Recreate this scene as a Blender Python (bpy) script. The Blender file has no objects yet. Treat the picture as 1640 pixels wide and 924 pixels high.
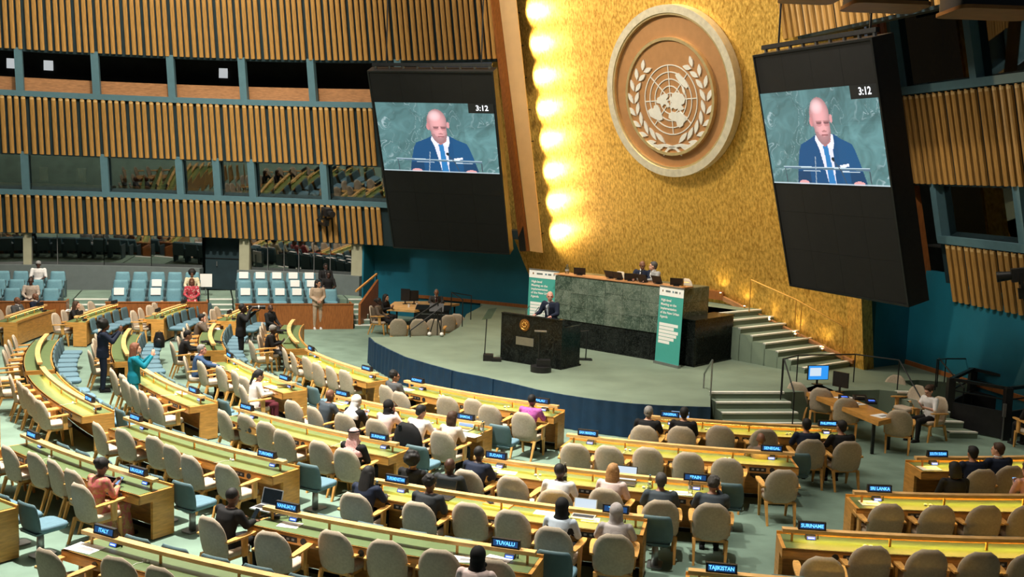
import bpy, bmesh, math, random
import numpy as np
from mathutils import Vector, Matrix, noise as mnoise

random.seed(7)
SC = bpy.context.scene
COL = SC.collection
PI = math.pi
R_ = math.radians

# ------------------------------------------------------------------ camera
# image 1640 x 924, focal length 1700 px, eye 5.6 m above the hall floor
cam_d = bpy.data.cameras.new('camera')
cam = bpy.data.objects.new('camera', cam_d)
COL.objects.link(cam)
cam_d.sensor_width = 36.0
cam_d.lens = 1700.0 / 1640.0 * 36.0
cam_d.clip_end = 200
_p = math.atan((462 - 278) / 1700.0)
_r = 0.035
_fw = Vector((0, math.cos(_p), -math.sin(_p)))
_up0 = Vector((0, math.sin(_p), math.cos(_p)))
_rt = Vector((math.cos(_r), 0, 0)) + _up0 * math.sin(_r)
_up = Vector((-math.sin(_r), 0, 0)) + _up0 * math.cos(_r)
cam.matrix_world = Matrix(((_rt.x, _up.x, -_fw.x, 0), (_rt.y, _up.y, -_fw.y, 0), (_rt.z, _up.z, -_fw.z, 5.6), (0, 0, 0, 1)))
SC.camera = cam

# ------------------------------------------------------------------ world, lights, exposure
SC.view_settings.view_transform = 'Standard'
SC.view_settings.look = 'None'
SC.view_settings.gamma = 1.0
SC.view_settings.use_curve_mapping = False
SC.view_settings.exposure = 0.0
world = bpy.data.worlds.new('world')
SC.world = world
world.use_nodes = True
world.node_tree.nodes['Background'].inputs[0].default_value = (0.75, 0.85, 1.0, 1)
world.node_tree.nodes['Background'].inputs[1].default_value = 0.06

def area(name, loc, aim, size, power, color=(1, 1, 1), size_y=None, spread=180):
    l = bpy.data.lights.new(name, 'AREA')
    l.energy = power
    l.color = color
    l.shape = 'RECTANGLE'
    l.size = size
    l.size_y = size_y or size
    l.spread = R_(spread)
    o = bpy.data.objects.new(name, l)
    COL.objects.link(o)
    o.location = loc
    d = Vector(aim) - Vector(loc)
    o.rotation_euler = d.to_track_quat('-Z', 'Y').to_euler()
    return o

def spot(name, loc, aim, power, angle, blend=0.4, color=(1, 1, 1), radius=0.15):
    l = bpy.data.lights.new(name, 'SPOT')
    l.energy = power
    l.color = color
    l.spot_size = R_(angle)
    l.spot_blend = blend
    l.shadow_soft_size = radius
    o = bpy.data.objects.new(name, l)
    COL.objects.link(o)
    o.location = loc
    d = Vector(aim) - Vector(loc)
    o.rotation_euler = d.to_track_quat('-Z', 'Y').to_euler()
    return o

WARM = (1.0, 0.90, 0.76)
# unseen area lamps added over the hall as soft fill; ceiling downlights (hard shadows)
area('ceiling_panel_light', (-7, 20, 17.4), (-7, 20, 0), 12, 3000, WARM)
area('ceiling_panel_light', (-13, 33, 17.4), (-13, 33, 0), 10, 2200, WARM)
area('ceiling_panel_light', (4, 27, 17.4), (4, 27, 0), 8, 600, WARM)
spot('ceiling_downlight', (-5.5, 17, 17.2), (-4.5, 18.5, 0), 34000, 60, 0.8, (1, 0.95, 0.84), 0.18)
spot('ceiling_downlight', (-10.5, 25, 17.2), (-9.5, 27, 0), 19000, 56, 0.8, (1, 0.93, 0.8), 0.18)
spot('ceiling_downlight', (1.5, 14.0, 17.2), (1.0, 15.0, 0), 6500, 44, 0.8, (1, 0.95, 0.84), 0.18)
spot('ceiling_downlight', (1.0, 20.5, 17.2), (2.0, 27.5, 0.7), 9000, 44, 0.8, (1, 0.93, 0.8), 0.18)
spot('ceiling_downlight', (-7, 24, 17.2), (-10.5, 37.5, 1.2), 9000, 46, 0.8, (1, 0.93, 0.8), 0.18)
spot('ceiling_downlight', (9.5, 20.0, 17.2), (8.6, 21.5, 0.0), 1600, 45, 0.8, (1, 0.93, 0.8), 0.18)
spot('ceiling_downlight', (-8, 26, 15.5), (-13.5, 41, 6.3), 5800, 75, 0.9, WARM, 0.3)
spot('ceiling_downlight', (3.5, 22, 14.5), (12.5, 26.5, 6.0), 3600, 70, 0.9, WARM, 0.3)
spot('ceiling_downlight', (8.5, 26.5, 15), (-1.8, 39.5, 1.8), 5000, 30, 0.9, (1, 0.93, 0.8), 0.3)  # added spot, no known fixture, to brighten the blue wall below the left screen
spot('ceiling_downlight', (-8, 29, 15.5), (5.5, 33.0, 7.0), 7000, 60, 0.9, (1, 0.86, 0.6), 0.4)  # made-up warm lamp aimed so the gold leaf gleams towards the camera

# ------------------------------------------------------------------ mesh helpers
class MB:
    def __init__(s):
        s.v = []
        s.f = []
    def add(s, vs, fs):
        b = len(s.v)
        s.v += [tuple(v) for v in vs]
        s.f += [tuple(b + i for i in f) for f in fs]
        return s
    def hexa(s, p):
        return s.add(p, [(0, 3, 2, 1), (4, 5, 6, 7), (0, 1, 5, 4), (1, 2, 6, 5), (2, 3, 7, 6), (3, 0, 4, 7)])
    def box(s, c, d):
        x, y, z = c
        a, b, h = d[0] / 2, d[1] / 2, d[2] / 2
        return s.hexa([(x - a, y - b, z - h), (x + a, y - b, z - h), (x + a, y + b, z - h), (x - a, y + b, z - h),
                       (x - a, y - b, z + h), (x + a, y - b, z + h), (x + a, y + b, z + h), (x - a, y + b, z + h)])
    def bar(s, p, q, w, h=None, up=(0, 0, 1)):
        p, q = Vector(p), Vector(q)
        d = (q - p).normalized()
        u = Vector(up)
        sx = d.cross(u)
        if sx.length < 1e-4:
            sx = d.cross(Vector((1, 0, 0)))
        sx.normalize()
        u = sx.cross(d)
        a, b = sx * (w / 2), u * ((h or w) / 2)
        return s.hexa([p - a - b, p + a - b, p + a + b, p - a + b, q - a - b, q + a - b, q + a + b, q - a + b])
    def tube(s, pts, r, n=8):
        pts = [Vector(p) for p in pts]
        rs = r if isinstance(r, (list, tuple)) else [r] * len(pts)
        rings = []
        ref = None
        for i, p in enumerate(pts):
            d = (pts[min(i + 1, len(pts) - 1)] - pts[max(i - 1, 0)]).normalized()
            if ref is None:
                ref = Vector((0, 0, 1)) if abs(d.z) < 0.9 else Vector((1, 0, 0))
            a = d.cross(ref).normalized()
            b = a.cross(d).normalized()
            ref = b
            rings.append([p + a * math.cos(2 * PI * k / n) * rs[i] + b * math.sin(2 * PI * k / n) * rs[i] for k in range(n)])
        vs = [v for ring in rings for v in ring]
        fs = []
        for i in range(len(pts) - 1):
            for k in range(n):
                k2 = (k + 1) % n
                fs.append((i * n + k2, i * n + k, (i + 1) * n + k, (i + 1) * n + k2))
        fs.append(tuple(range(n)))
        fs.append(tuple((len(pts) - 1) * n + k for k in range(n))[::-1])
        return s.add(vs, fs)
    def cyl(s, c, r, h, n=16, axis=(0, 0, 1)):
        c, a = Vector(c), Vector(axis).normalized()
        return s.tube([c - a * h / 2, c + a * h / 2], r, n)
    def ell(s, c, r, nu=12, nv=8, m=None):
        vs = [(0, 0, -1)]
        for j in range(1, nv):
            t = -PI / 2 + PI * j / nv
            for i in range(nu):
                a = 2 * PI * i / nu
                vs.append((math.cos(t) * math.cos(a), math.cos(t) * math.sin(a), math.sin(t)))
        vs.append((0, 0, 1))
        fs = [(0, 1 + (i + 1) % nu, 1 + i) for i in range(nu)]
        for j in range(nv - 2):
            for i in range(nu):
                i2 = (i + 1) % nu
                fs.append((1 + j * nu + i, 1 + j * nu + i2, 1 + (j + 1) * nu + i2, 1 + (j + 1) * nu + i))
        t = len(vs) - 1
        fs += [(t, 1 + (nv - 2) * nu + i, 1 + (nv - 2) * nu + (i + 1) % nu) for i in range(nu)]
        out = []
        for v in vs:
            p = Vector((v[0] * r[0], v[1] * r[1], v[2] * r[2]))
            if m is not None:
                p = m @ p
            out.append(p + Vector(c))
        return s.add(out, fs)
    def loft(s, secs, n=14):
        vs, fs = [], []
        for (c, rx, ry) in secs:
            for k in range(n):
                a = 2 * PI * k / n
                vs.append((c[0] + rx * math.cos(a), c[1] + ry * math.sin(a), c[2]))
        for i in range(len(secs) - 1):
            for k in range(n):
                k2 = (k + 1) % n
                fs.append((i * n + k, i * n + k2, (i + 1) * n + k2, (i + 1) * n + k))
        fs.append(tuple(range(n))[::-1])
        fs.append(tuple((len(secs) - 1) * n + k for k in range(n)))
        return s.add(vs, fs)
    def prism(s, poly, z0, z1):
        n = len(poly)
        vs = [(p[0], p[1], z0) for p in poly] + [(p[0], p[1], z1) for p in poly]
        fs = [tuple(range(n))[::-1], tuple(range(n, 2 * n))]
        fs += [(i, (i + 1) % n, n + (i + 1) % n, n + i) for i in range(n)]
        return s.add(vs, fs)
    def slab(s, poly3, th, nrm):
        n = len(poly3)
        t = Vector(nrm) * th
        vs = [Vector(p) for p in poly3] + [Vector(p) + t for p in poly3]
        fs = [tuple(range(n))[::-1], tuple(range(n, 2 * n))]
        fs += [(i, (i + 1) % n, n + (i + 1) % n, n + i) for i in range(n)]
        return s.add(vs, fs)
    def arc(s, r0, r1, z0, z1, a0, a1, n=8, z1b=None):
        """sector slab about the hall's focus; z1b: top height at the inner side"""
        zi = z1 if z1b is None else z1b
        vs, fs = [], []
        for i in range(n + 1):
            a = R_(a0 + (a1 - a0) * i / n)
            ca, sa = math.cos(a), math.sin(a)
            for (r, z) in ((r0, z0), (r1, z0), (r1, z1), (r0, zi)):
                vs.append((CX + r * ca, CY + r * sa, z))
        for i in range(n):
            b = i * 4
            for k in range(4):
                k2 = (k + 1) % 4
                fs.append((b + k, b + 4 + k, b + 4 + k2, b + k2))
        fs.append((0, 1, 2, 3))
        fs.append((n * 4 + 3, n * 4 + 2, n * 4 + 1, n * 4))
        return s.add(vs, fs)
    def rbox(s, c, d, r, seg=3, taper=0.0):
        """box with rounded vertical edges"""
        x, y, z = c
        a, b, h = d[0] / 2, d[1] / 2, d[2] / 2
        poly = []
        for (sx, sy, t0) in ((1, 1, 0), (-1, 1, 90), (-1, -1, 180), (1, -1, 270)):
            for k in range(seg + 1):
                t = R_(t0 + 90 * k / seg)
                poly.append((x + sx * (a - r) + r * math.cos(t), y + sy * (b - r) + r * math.sin(t)))
        return s.prism(poly, z - h, z + h)
    def mesh(s, name, off=None, smooth=False, fix=True):
        me = bpy.data.meshes.new(name)
        v = s.v if off is None else [(p[0] - off[0], p[1] - off[1], p[2] - off[2]) for p in s.v]
        me.from_pydata([tuple(p) for p in v], [], s.f)
        if fix:
            bm = bmesh.new()
            bm.from_mesh(me)
            bmesh.ops.recalc_face_normals(bm, faces=bm.faces)
            bm.to_mesh(me)
            bm.free()
        if smooth:
            me.polygons.foreach_set('use_smooth', [True] * len(me.polygons))
        me.update()
        return me

def sharp(me, ang=35):
    """smooth shading that keeps hard edges"""
    me.polygons.foreach_set('use_smooth', [True] * len(me.polygons))
    try:
        me.set_sharp_from_angle(angle=R_(ang))
    except Exception:
        pass
    return me

def link(name, me, mat=None, parent=None):
    o = bpy.data.objects.new(name, me)
    COL.objects.link(o)
    if parent is not None:
        o.parent = parent
    if mat is not None:
        if len(me.materials) == 0:
            me.materials.append(mat)
        o.material_slots[0].link = 'OBJECT'
        o.material_slots[0].material = mat
    return o

def part(name, mb, mat, parent, smooth=False, local=False):
    """world-space builder -> child of an unrotated Empty (or local=True: already in the parent's space)"""
    off = None if (local or parent is None) else tuple(parent.matrix_basis.translation + (parent.parent.matrix_basis.translation if parent.parent else Vector((0, 0, 0))))
    me = mb.mesh(name, off, False)
    if smooth:
        sharp(me)
    return link(name, me, mat, parent)

def tag(o, label=None, cat=None, group=None, kind=None):
    if label: o['label'] = label
    if cat: o['category'] = cat
    if group: o['group'] = group
    if kind: o['kind'] = kind
    return o

def thing(name, label, cat, loc=(0, 0, 0), rz=0.0, group=None, kind=None):
    o = bpy.data.objects.new(name, None)
    o.empty_display_size = 0.2
    COL.objects.link(o)
    o.location = loc
    o.rotation_euler = (0, 0, rz)
    tag(o, label, cat, group, kind)
    return o

def copy_tree(o, parent=None):
    c = o.copy()
    COL.objects.link(c)
    c.parent = parent
    for ch in o.children:
        copy_tree(ch, c)
    return c

# ------------------------------------------------------------------ materials
def nodes(name):
    m = bpy.data.materials.new(name)
    m.use_nodes = True
    nt = m.node_tree
    return m, nt, nt.nodes['Principled BSDF']

def N(nt, kind, **kw):
    n = nt.nodes.new(kind)
    for k, v in kw.items():
        n.inputs[k].default_value = v
    return n

def mat(name, col, rough=0.6, metal=0.0, var=0.12, scale=8.0, bump=0.0, bscale=60.0, stretch=None, spec=0.4, coat=0.0):
    m, nt, b = nodes(name)
    b.inputs['Roughness'].default_value = rough
    b.inputs['Metallic'].default_value = metal
    b.inputs['Specular IOR Level'].default_value = spec
    b.inputs['Coat Weight'].default_value = coat
    tc = nt.nodes.new('ShaderNodeTexCoord')
    mp = nt.nodes.new('ShaderNodeMapping')
    nt.links.new(tc.outputs['Object'], mp.inputs[0])
    if stretch:
        mp.inputs['Scale'].default_value = stretch
    nz = N(nt, 'ShaderNodeTexNoise', Scale=scale, Detail=4.0)
    nt.links.new(mp.outputs[0], nz.inputs['Vector'])
    cr = nt.nodes.new('ShaderNodeValToRGB')
    cr.color_ramp.elements[0].position = 0.3
    cr.color_ramp.elements[1].position = 0.7
    cr.color_ramp.elements[0].color = tuple(max(0, c * (1 - var)) for c in col) + (1,)
    cr.color_ramp.elements[1].color = tuple(min(1, c * (1 + var)) for c in col) + (1,)
    nt.links.new(nz.outputs['Fac'], cr.inputs[0])
    nt.links.new(cr.outputs[0], b.inputs['Base Color'])
    if bump:
        n2 = N(nt, 'ShaderNodeTexNoise', Scale=bscale, Detail=3.0)
        nt.links.new(mp.outputs[0], n2.inputs['Vector'])
        bp = nt.nodes.new('ShaderNodeBump')
        bp.inputs['Strength'].default_value = bump
        bp.inputs['Distance'].default_value = 0.01
        nt.links.new(n2.outputs['Fac'], bp.inputs['Height'])
        nt.links.new(bp.outputs[0], b.inputs['Normal'])
    return m

def emat(name, col, strength, base=(0.01, 0.01, 0.01)):
    m, nt, b = nodes(name)
    b.inputs['Base Color'].default_value = base + (1,)
    b.inputs['Emission Color'].default_value = col + (1,)
    b.inputs['Emission Strength'].default_value = strength
    b.inputs['Roughness'].default_value = 0.4
    return m

def marble(name, c0, c1, c2, scale=1.4, rough=0.18, spec=0.4):
    m, nt, b = nodes(name)
    b.inputs['Roughness'].default_value = rough
    tc = nt.nodes.new('ShaderNodeTexCoord')
    n1 = N(nt, 'ShaderNodeTexNoise', Scale=scale, Detail=8.0, Roughness=0.65, Distortion=1.6)
    nt.links.new(tc.outputs['Object'], n1.inputs['Vector'])
    cr = nt.nodes.new('ShaderNodeValToRGB')
    e = cr.color_ramp.elements
    e[0].position, e[0].color = 0.35, c0 + (1,)
    e[1].position, e[1].color = 0.62, c1 + (1,)
    x = e.new(0.5); x.color = tuple((a + d) / 2 for a, d in zip(c0, c1)) + (1,)
    nt.links.new(n1.outputs['Fac'], cr.inputs[0])
    n2 = N(nt, 'ShaderNodeTexNoise', Scale=scale * 1.7, Detail=6.0, Roughness=0.7, Distortion=2.5)
    nt.links.new(tc.outputs['Object'], n2.inputs['Vector'])
    c3 = nt.nodes.new('ShaderNodeValToRGB')
    e = c3.color_ramp.elements
    e[0].position, e[0].color = 0.485, (0, 0, 0, 1)
    e[1].position, e[1].color = 0.515, (0, 0, 0, 1)
    x = e.new(0.5); x.color = (1, 1, 1, 1)
    nt.links.new(n2.outputs['Fac'], c3.inputs[0])
    mx = nt.nodes.new('ShaderNodeMix')
    mx.data_type = 'RGBA'
    nt.links.new(c3.outputs[0], mx.inputs[0])
    nt.links.new(cr.outputs[0], mx.inputs[6])
    mx.inputs[7].default_value = c2 + (1,)
    nt.links.new(mx.outputs[2], b.inputs['Base Color'])
    b.inputs['Specular IOR Level'].default_value = spec
    return m

def glassmat(name, tint=(0.8, 0.9, 0.92), refl=0.35, rough=0.02):
    m, nt, b = nodes(name)
    nt.nodes.remove(b)
    out = nt.nodes['Material Output']
    tr = nt.nodes.new('ShaderNodeBsdfTransparent')
    tr.inputs[0].default_value = tint + (1,)
    gl = nt.nodes.new('ShaderNodeBsdfGlossy')
    gl.inputs['Roughness'].default_value = rough
    fr = nt.nodes.new('ShaderNodeFresnel')
    fr.inputs[0].default_value = 1.5
    ad = nt.nodes.new('ShaderNodeMath')
    ad.operation = 'ADD'
    ad.use_clamp = True
    ad.inputs[1].default_value = refl
    nt.links.new(fr.outputs[0], ad.inputs[0])
    mx = nt.nodes.new('ShaderNodeMixShader')
    nt.links.new(ad.outputs[0], mx.inputs[0])
    nt.links.new(tr.outputs[0], mx.inputs[1])
    nt.links.new(gl.outputs[0], mx.inputs[2])
    nt.links.new(mx.outputs[0], out.inputs[0])
    return m

def wood(name, c, rough=0.38, stretch=(1, 1, 6), var=0.22, scale=5):
    return mat(name, c, rough, 0, var, scale, 0.05, 40, stretch, 0.45)

def patterned(name, cols, scale=18, rough=0.85):
    m, nt, b = nodes(name)
    b.inputs['Roughness'].default_value = rough
    tc = nt.nodes.new('ShaderNodeTexCoord')
    n1 = N(nt, 'ShaderNodeTexNoise', Scale=scale, Detail=3.0, Distortion=0.8)
    nt.links.new(tc.outputs['Object'], n1.inputs['Vector'])
    cr = nt.nodes.new('ShaderNodeValToRGB')
    cr.color_ramp.interpolation = 'CONSTANT'
    e = cr.color_ramp.elements
    k = len(cols)
    e[0].position, e[0].color = 0, cols[0] + (1,)
    e[1].position, e[1].color = 0.4, cols[1] + (1,)
    for i in range(2, k):
        x = e.new(0.4 + 0.25 * (i - 1) / max(1, k - 2)); x.color = cols[i] + (1,)
    nt.links.new(n1.outputs['Fac'], cr.inputs[0])
    nt.links.new(cr.outputs[0], b.inputs['Base Color'])
    return m

M = {}
M['carpet'] = mat('carpet', (0.175, 0.255, 0.205), 0.95, 0, 0.16, 1.6, 0.35, 160, None, 0.1)
M['stage_carpet'] = mat('stage_carpet', (0.17, 0.22, 0.165), 0.95, 0, 0.12, 1.1, 0.35, 160, None, 0.1)
M['wood'] = wood('desk_wood', (0.56, 0.27, 0.062))
M['wood_rail'] = wood('rail_wood', (0.74, 0.44, 0.17), 0.4)
M['chair_wood'] = wood('chair_wood', (0.60, 0.31, 0.085), 0.4, (4, 4, 1))
M['panel_wood'] = wood('panel_wood', (0.30, 0.105, 0.028), 0.4, (5, 5, 1))
M['tan_wood'] = wood('booth_wood', (0.42, 0.20, 0.085), 0.5, (1, 1, 5))
M['pad'] = mat('desk_leather', (0.105, 0.155, 0.062), 0.45, 0, 0.08, 6, 0.08, 120)
M['beige'] = mat('beige_fabric', (0.45, 0.375, 0.285), 0.92, 0, 0.10, 30, 0.25, 220, None, 0.15)
M['seat_beige'] = mat('seat_fabric', (0.50, 0.41, 0.32), 0.92, 0, 0.08, 30, 0.2, 220, None, 0.15)
M['blue_seat'] = mat('blue_fabric', (0.115, 0.205, 0.26), 0.85, 0, 0.08, 20, 0.15, 200, None, 0.2)
M['blue_back'] = mat('blue_back_vinyl', (0.075, 0.135, 0.155), 0.6, 0, 0.06, 12, 0.05, 100)
M['gallery_blue'] = mat('gallery_fabric', (0.13, 0.28, 0.34), 0.8, 0, 0.07, 16, 0.1, 120)
M['gallery_shell'] = mat('gallery_shell', (0.07, 0.115, 0.13), 0.5, 0, 0.06, 10)
M['steel'] = mat('brushed_steel', (0.32, 0.33, 0.33), 0.4, 0.8, 0.06, 10)
M['black'] = mat('black_plastic', (0.012, 0.012, 0.013), 0.45, 0, 0.2, 10)
M['blackmetal'] = mat('black_metal', (0.015, 0.017, 0.018), 0.4, 0.3, 0.2, 10)
M['white'] = mat('white_plastic', (0.75, 0.75, 0.73), 0.5, 0, 0.04, 10)
M['paper'] = mat('paper', (0.82, 0.82, 0.80), 0.8, 0, 0.03, 30)
M['nosing'] = mat('white_nosing', (0.80, 0.80, 0.74), 0.7, 0, 0.06, 10)
M['slat'] = wood('slat_wood', (0.40, 0.215, 0.058), 0.42, (6, 6, 0.6), 0.25, 5)
M['slat_end'] = wood('slat_end_wood', (0.62, 0.42, 0.18), 0.5)
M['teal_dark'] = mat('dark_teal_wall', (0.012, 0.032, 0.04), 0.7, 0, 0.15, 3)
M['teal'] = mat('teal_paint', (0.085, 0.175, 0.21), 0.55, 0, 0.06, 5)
M['blue_wall'] = mat('blue_wall_paint', (0.008, 0.135, 0.205), 0.55, 0, 0.1, 1.2, 0.15, 90)
M['skirt'] = mat('navy_skirt', (0.003, 0.028, 0.07), 0.7, 0, 0.15, 5, 0.1, 80)
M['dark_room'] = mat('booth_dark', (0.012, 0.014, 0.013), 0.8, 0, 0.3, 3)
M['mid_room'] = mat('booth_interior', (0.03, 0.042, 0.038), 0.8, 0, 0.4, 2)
M['grey'] = mat('grey_ledge', (0.13, 0.16, 0.16), 0.5, 0, 0.06, 5)
M['cream'] = mat('cream_plaster', (0.86, 0.60, 0.33), 0.6, 0, 0.03, 4)
M['pillar'] = mat('pale_pillar', (0.36, 0.36, 0.25), 0.6, 0, 0.06, 4)
M['ceiling'] = mat('ceiling_paint', (0.3, 0.3, 0.28), 0.9, 0, 0.05, 1)
M['gmarble'] = marble('green_marble', (0.025, 0.048, 0.036), (0.10, 0.14, 0.11), (0.28, 0.34, 0.28), 1.5, 0.16)
M['gmarble2'] = marble('light_green_marble', (0.05, 0.08, 0.06), (0.13, 0.17, 0.135), (0.3, 0.34, 0.29), 1.9, 0.16)
M['bmarble'] = marble('black_marble', (0.004, 0.005, 0.005), (0.013, 0.016, 0.015), (0.05, 0.06, 0.055), 2.2, 0.22, 0.12)
M['seal_tan'] = mat('seal_tan', (0.40, 0.205, 0.085), 0.55, 0.2, 0.07, 5)
M['seal_rim'] = mat('seal_rim', (0.70, 0.64, 0.50), 0.35, 0.3, 0.12, 7)
M['seal_ring'] = mat('seal_ring', (0.85, 0.66, 0.34), 0.3, 0.7, 0.1, 6)
M['silver'] = mat('silver_relief', (0.80, 0.79, 0.75), 0.4, 0.25, 0.05, 9)
M['brass'] = mat('brass', (0.75, 0.44, 0.12), 0.3, 0.9, 0.1, 6)
M['bronze'] = mat('bronze', (0.36, 0.16, 0.045), 0.35, 0.7, 0.15, 8)
M['teal_banner'] = mat('teal_banner', (0.055, 0.345, 0.30), 0.7, 0, 0.03, 4)
M['screen_dark'] = mat('led_panel_off', (0.006, 0.0065, 0.007), 0.75, 0, 0.15, 4)
M['glass'] = glassmat('clear_glass', (0.75, 0.85, 0.85), 0.10)
M['dark_glass'] = glassmat('gallery_glass', (0.16, 0.20, 0.20), 0.34, 0.03)
M['bottle_glass'] = glassmat('bottle_glass', (0.85, 0.92, 0.92), 0.12)
M['plate_screen'] = emat('plate_screen', (0.01, 0.07, 0.22), 0.9)
M['plate_text'] = emat('plate_text', (0.10, 0.42, 0.95), 2.6)
M['mic_screen'] = emat('mic_screen', (0.06, 0.16, 0.75), 1.6)
M['mic_text'] = emat('mic_text', (0.45, 0.6, 1.0), 2.2)
M['lap_white'] = emat('bright_display', (0.72, 0.86, 1.0), 0.9)
M['lap_blue'] = emat('blue_display', (0.30, 0.58, 1.0), 0.9)
M['desktop_blue'] = emat('monitor_blue', (0.03, 0.30, 0.85), 1.1)
M['lap_dark'] = mat('dark_display', (0.008, 0.012, 0.016), 0.25, 0, 0.1, 4)
M['laptop_grey'] = mat('laptop_shell', (0.42, 0.44, 0.47), 0.4, 0.5, 0.04, 10)
M['clock_text'] = emat('clock_text', (0.95, 0.97, 1.0), 1.3)
M['lamp_yellow'] = emat('desk_lamp_tube', (1.0, 0.63, 0.10), 34.0, (0.3, 0.3, 0.3))
M['lamp_white'] = emat('lamp_lens', (1.0, 0.92, 0.75), 6.0, (0.3, 0.3, 0.3))
M['booth_label'] = emat('booth_notice', (0.85, 0.9, 0.92), 0.55, (0.5, 0.5, 0.5))

def goldmat():
    m, nt, b = nodes('gold_leaf')
    b.inputs['Metallic'].default_value = 0.6
    tc = nt.nodes.new('ShaderNodeTexCoord')
    mp = nt.nodes.new('ShaderNodeMapping')
    mp.inputs['Scale'].default_value = (1, 1, 0.5)
    nt.links.new(tc.outputs['Object'], mp.inputs[0])
    nz = N(nt, 'ShaderNodeTexNoise', Scale=15.0, Detail=5.0, Roughness=0.62)
    nt.links.new(mp.outputs[0], nz.inputs['Vector'])
    cr = nt.nodes.new('ShaderNodeValToRGB')
    e = cr.color_ramp.elements
    e[0].position, e[0].color = 0.30, (0.42, 0.20, 0.022, 1)
    e[1].position, e[1].color = 0.64, (0.95, 0.60, 0.135, 1)
    nt.links.new(nz.outputs['Fac'], cr.inputs[0])
    nt.links.new(cr.outputs[0], b.inputs['Base Color'])
    rr = nt.nodes.new('ShaderNodeMapRange')
    rr.inputs['To Min'].default_value = 0.30
    rr.inputs['To Max'].default_value = 0.52
    nt.links.new(nz.outputs['Fac'], rr.inputs[0])
    nt.links.new(rr.outputs[0], b.inputs['Roughness'])
    n2 = N(nt, 'ShaderNodeTexNoise', Scale=26.0, Detail=4.0)
    nt.links.new(mp.outputs[0], n2.inputs['Vector'])
    bp = nt.nodes.new('ShaderNodeBump')
    bp.inputs['Strength'].default_value = 0.22
    bp.inputs['Distance'].default_value = 0.02
    nt.links.new(n2.outputs['Fac'], bp.inputs['Height'])
    nt.links.new(bp.outputs[0], b.inputs['Normal'])
    return m
M['gold'] = goldmat()

# ------------------------------------------------------------------ survey of the hall (metres)
CX, CY = 6.0, 33.0                      # focus of the curved desk rows
ROW = {1: 12.64, 2: 14.80, 3: 17.0, 4: 18.99, 5: 20.88, 6: 22.87}

def pol(r, a, z=0.0):
    return Vector((CX + r * math.cos(R_(a)), CY + r * math.sin(R_(a)), z))

# a scratch scene in which text and bodies are turned into plain meshes; removed at the end
TMP = bpy.data.scenes.new('scratch')
def tmp_eval(o):
    with bpy.context.temp_override(scene=TMP, view_layer=TMP.view_layers[0]):
        dg = bpy.context.evaluated_depsgraph_get()
        dg.update()
        return bpy.data.meshes.new_from_object(o.evaluated_get(dg))
def text_mesh(txt, size, name='lettering', ext=0.001, align='CENTER', bold=False):
    cu = bpy.data.curves.new(name, 'FONT')
    cu.body = txt
    cu.size = size
    cu.align_x = align
    cu.align_y = 'CENTER'
    cu.extrude = ext
    cu.resolution_u = 2
    if bold:
        cu.offset = size * 0.025
    o = bpy.data.objects.new('tmp', cu)
    TMP.collection.objects.link(o)
    me = tmp_eval(o)
    bpy.data.objects.remove(o)
    bpy.data.curves.remove(cu)
    me.name = name
    return me

def basis(o, h, u):
    """columns: local x -> h, local y -> u, local z -> h x u"""
    h = Vector(h).normalized(); u = Vector(u).normalized()
    n = h.cross(u).normalized()
    return Matrix(((h.x, u.x, n.x, o[0]), (h.y, u.y, n.y, o[1]), (h.z, u.z, n.z, o[2]), (0, 0, 0, 1)))

# ================================================================== THE SETTING
tag(part('floor', MB().box((-4, 24, -0.05), (60, 60, 0.1)), M['carpet'], None), 'green carpeted hall floor', 'floor', kind='structure')
tag(part('ceiling', MB().box((-4, 24, 18.1), (60, 60, 0.2)), M['ceiling'], None), 'plain grey hall ceiling', 'ceiling', kind='structure')

ST = 0.75   # stage height
edge = [(-4.07, 30.38, 0.75), (-3.81, 29.52, 0.75), (-3.30, 28.45, 0.75), (-2.70, 27.29, 0.75), (-1.97, 26.34, 0.75), (-1.22, 25.47, 0.75), (-0.566, 24.95, 0.75),
        (0.0772, 24.31, 0.75), (0.646, 23.69, 0.75), (1.22, 23.24, 0.75), (1.93, 22.83, 0.75), (2.64, 22.56, 0.75), (3.44, 22.45, 0.75), (4.36, 22.47, 0.75)]
rest = [(4.66, 24.10, 0.75), (6.44, 24.40, 0.75), (8.9, 25.1, 0.75), (9.28, 24.96, 0.75), (9.90, 24.99, 0.75), (9.9, 26.4, 0.75), (10.4, 26.6, 0.75), (12.6, 26.0, 0.75), (13.5, 30.0, 0.75),
        (11.0, 34.0, 0.75), (2.0, 41.5, 0.75), (-1.3, 40.5, 0.75), (-1.07, 38.52, 0.75), (-1.53, 36.14, 0.75), (-1.62, 32.98, 0.75), (-1.92, 31.23, 0.75)]
stage = thing('stage', 'low green carpeted speaker stage', 'stage', (0, 0, 0), kind='structure')
part('platform', MB().prism([p[:2] for p in edge + rest], 0.0, ST), M['stage_carpet'], stage)
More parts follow.
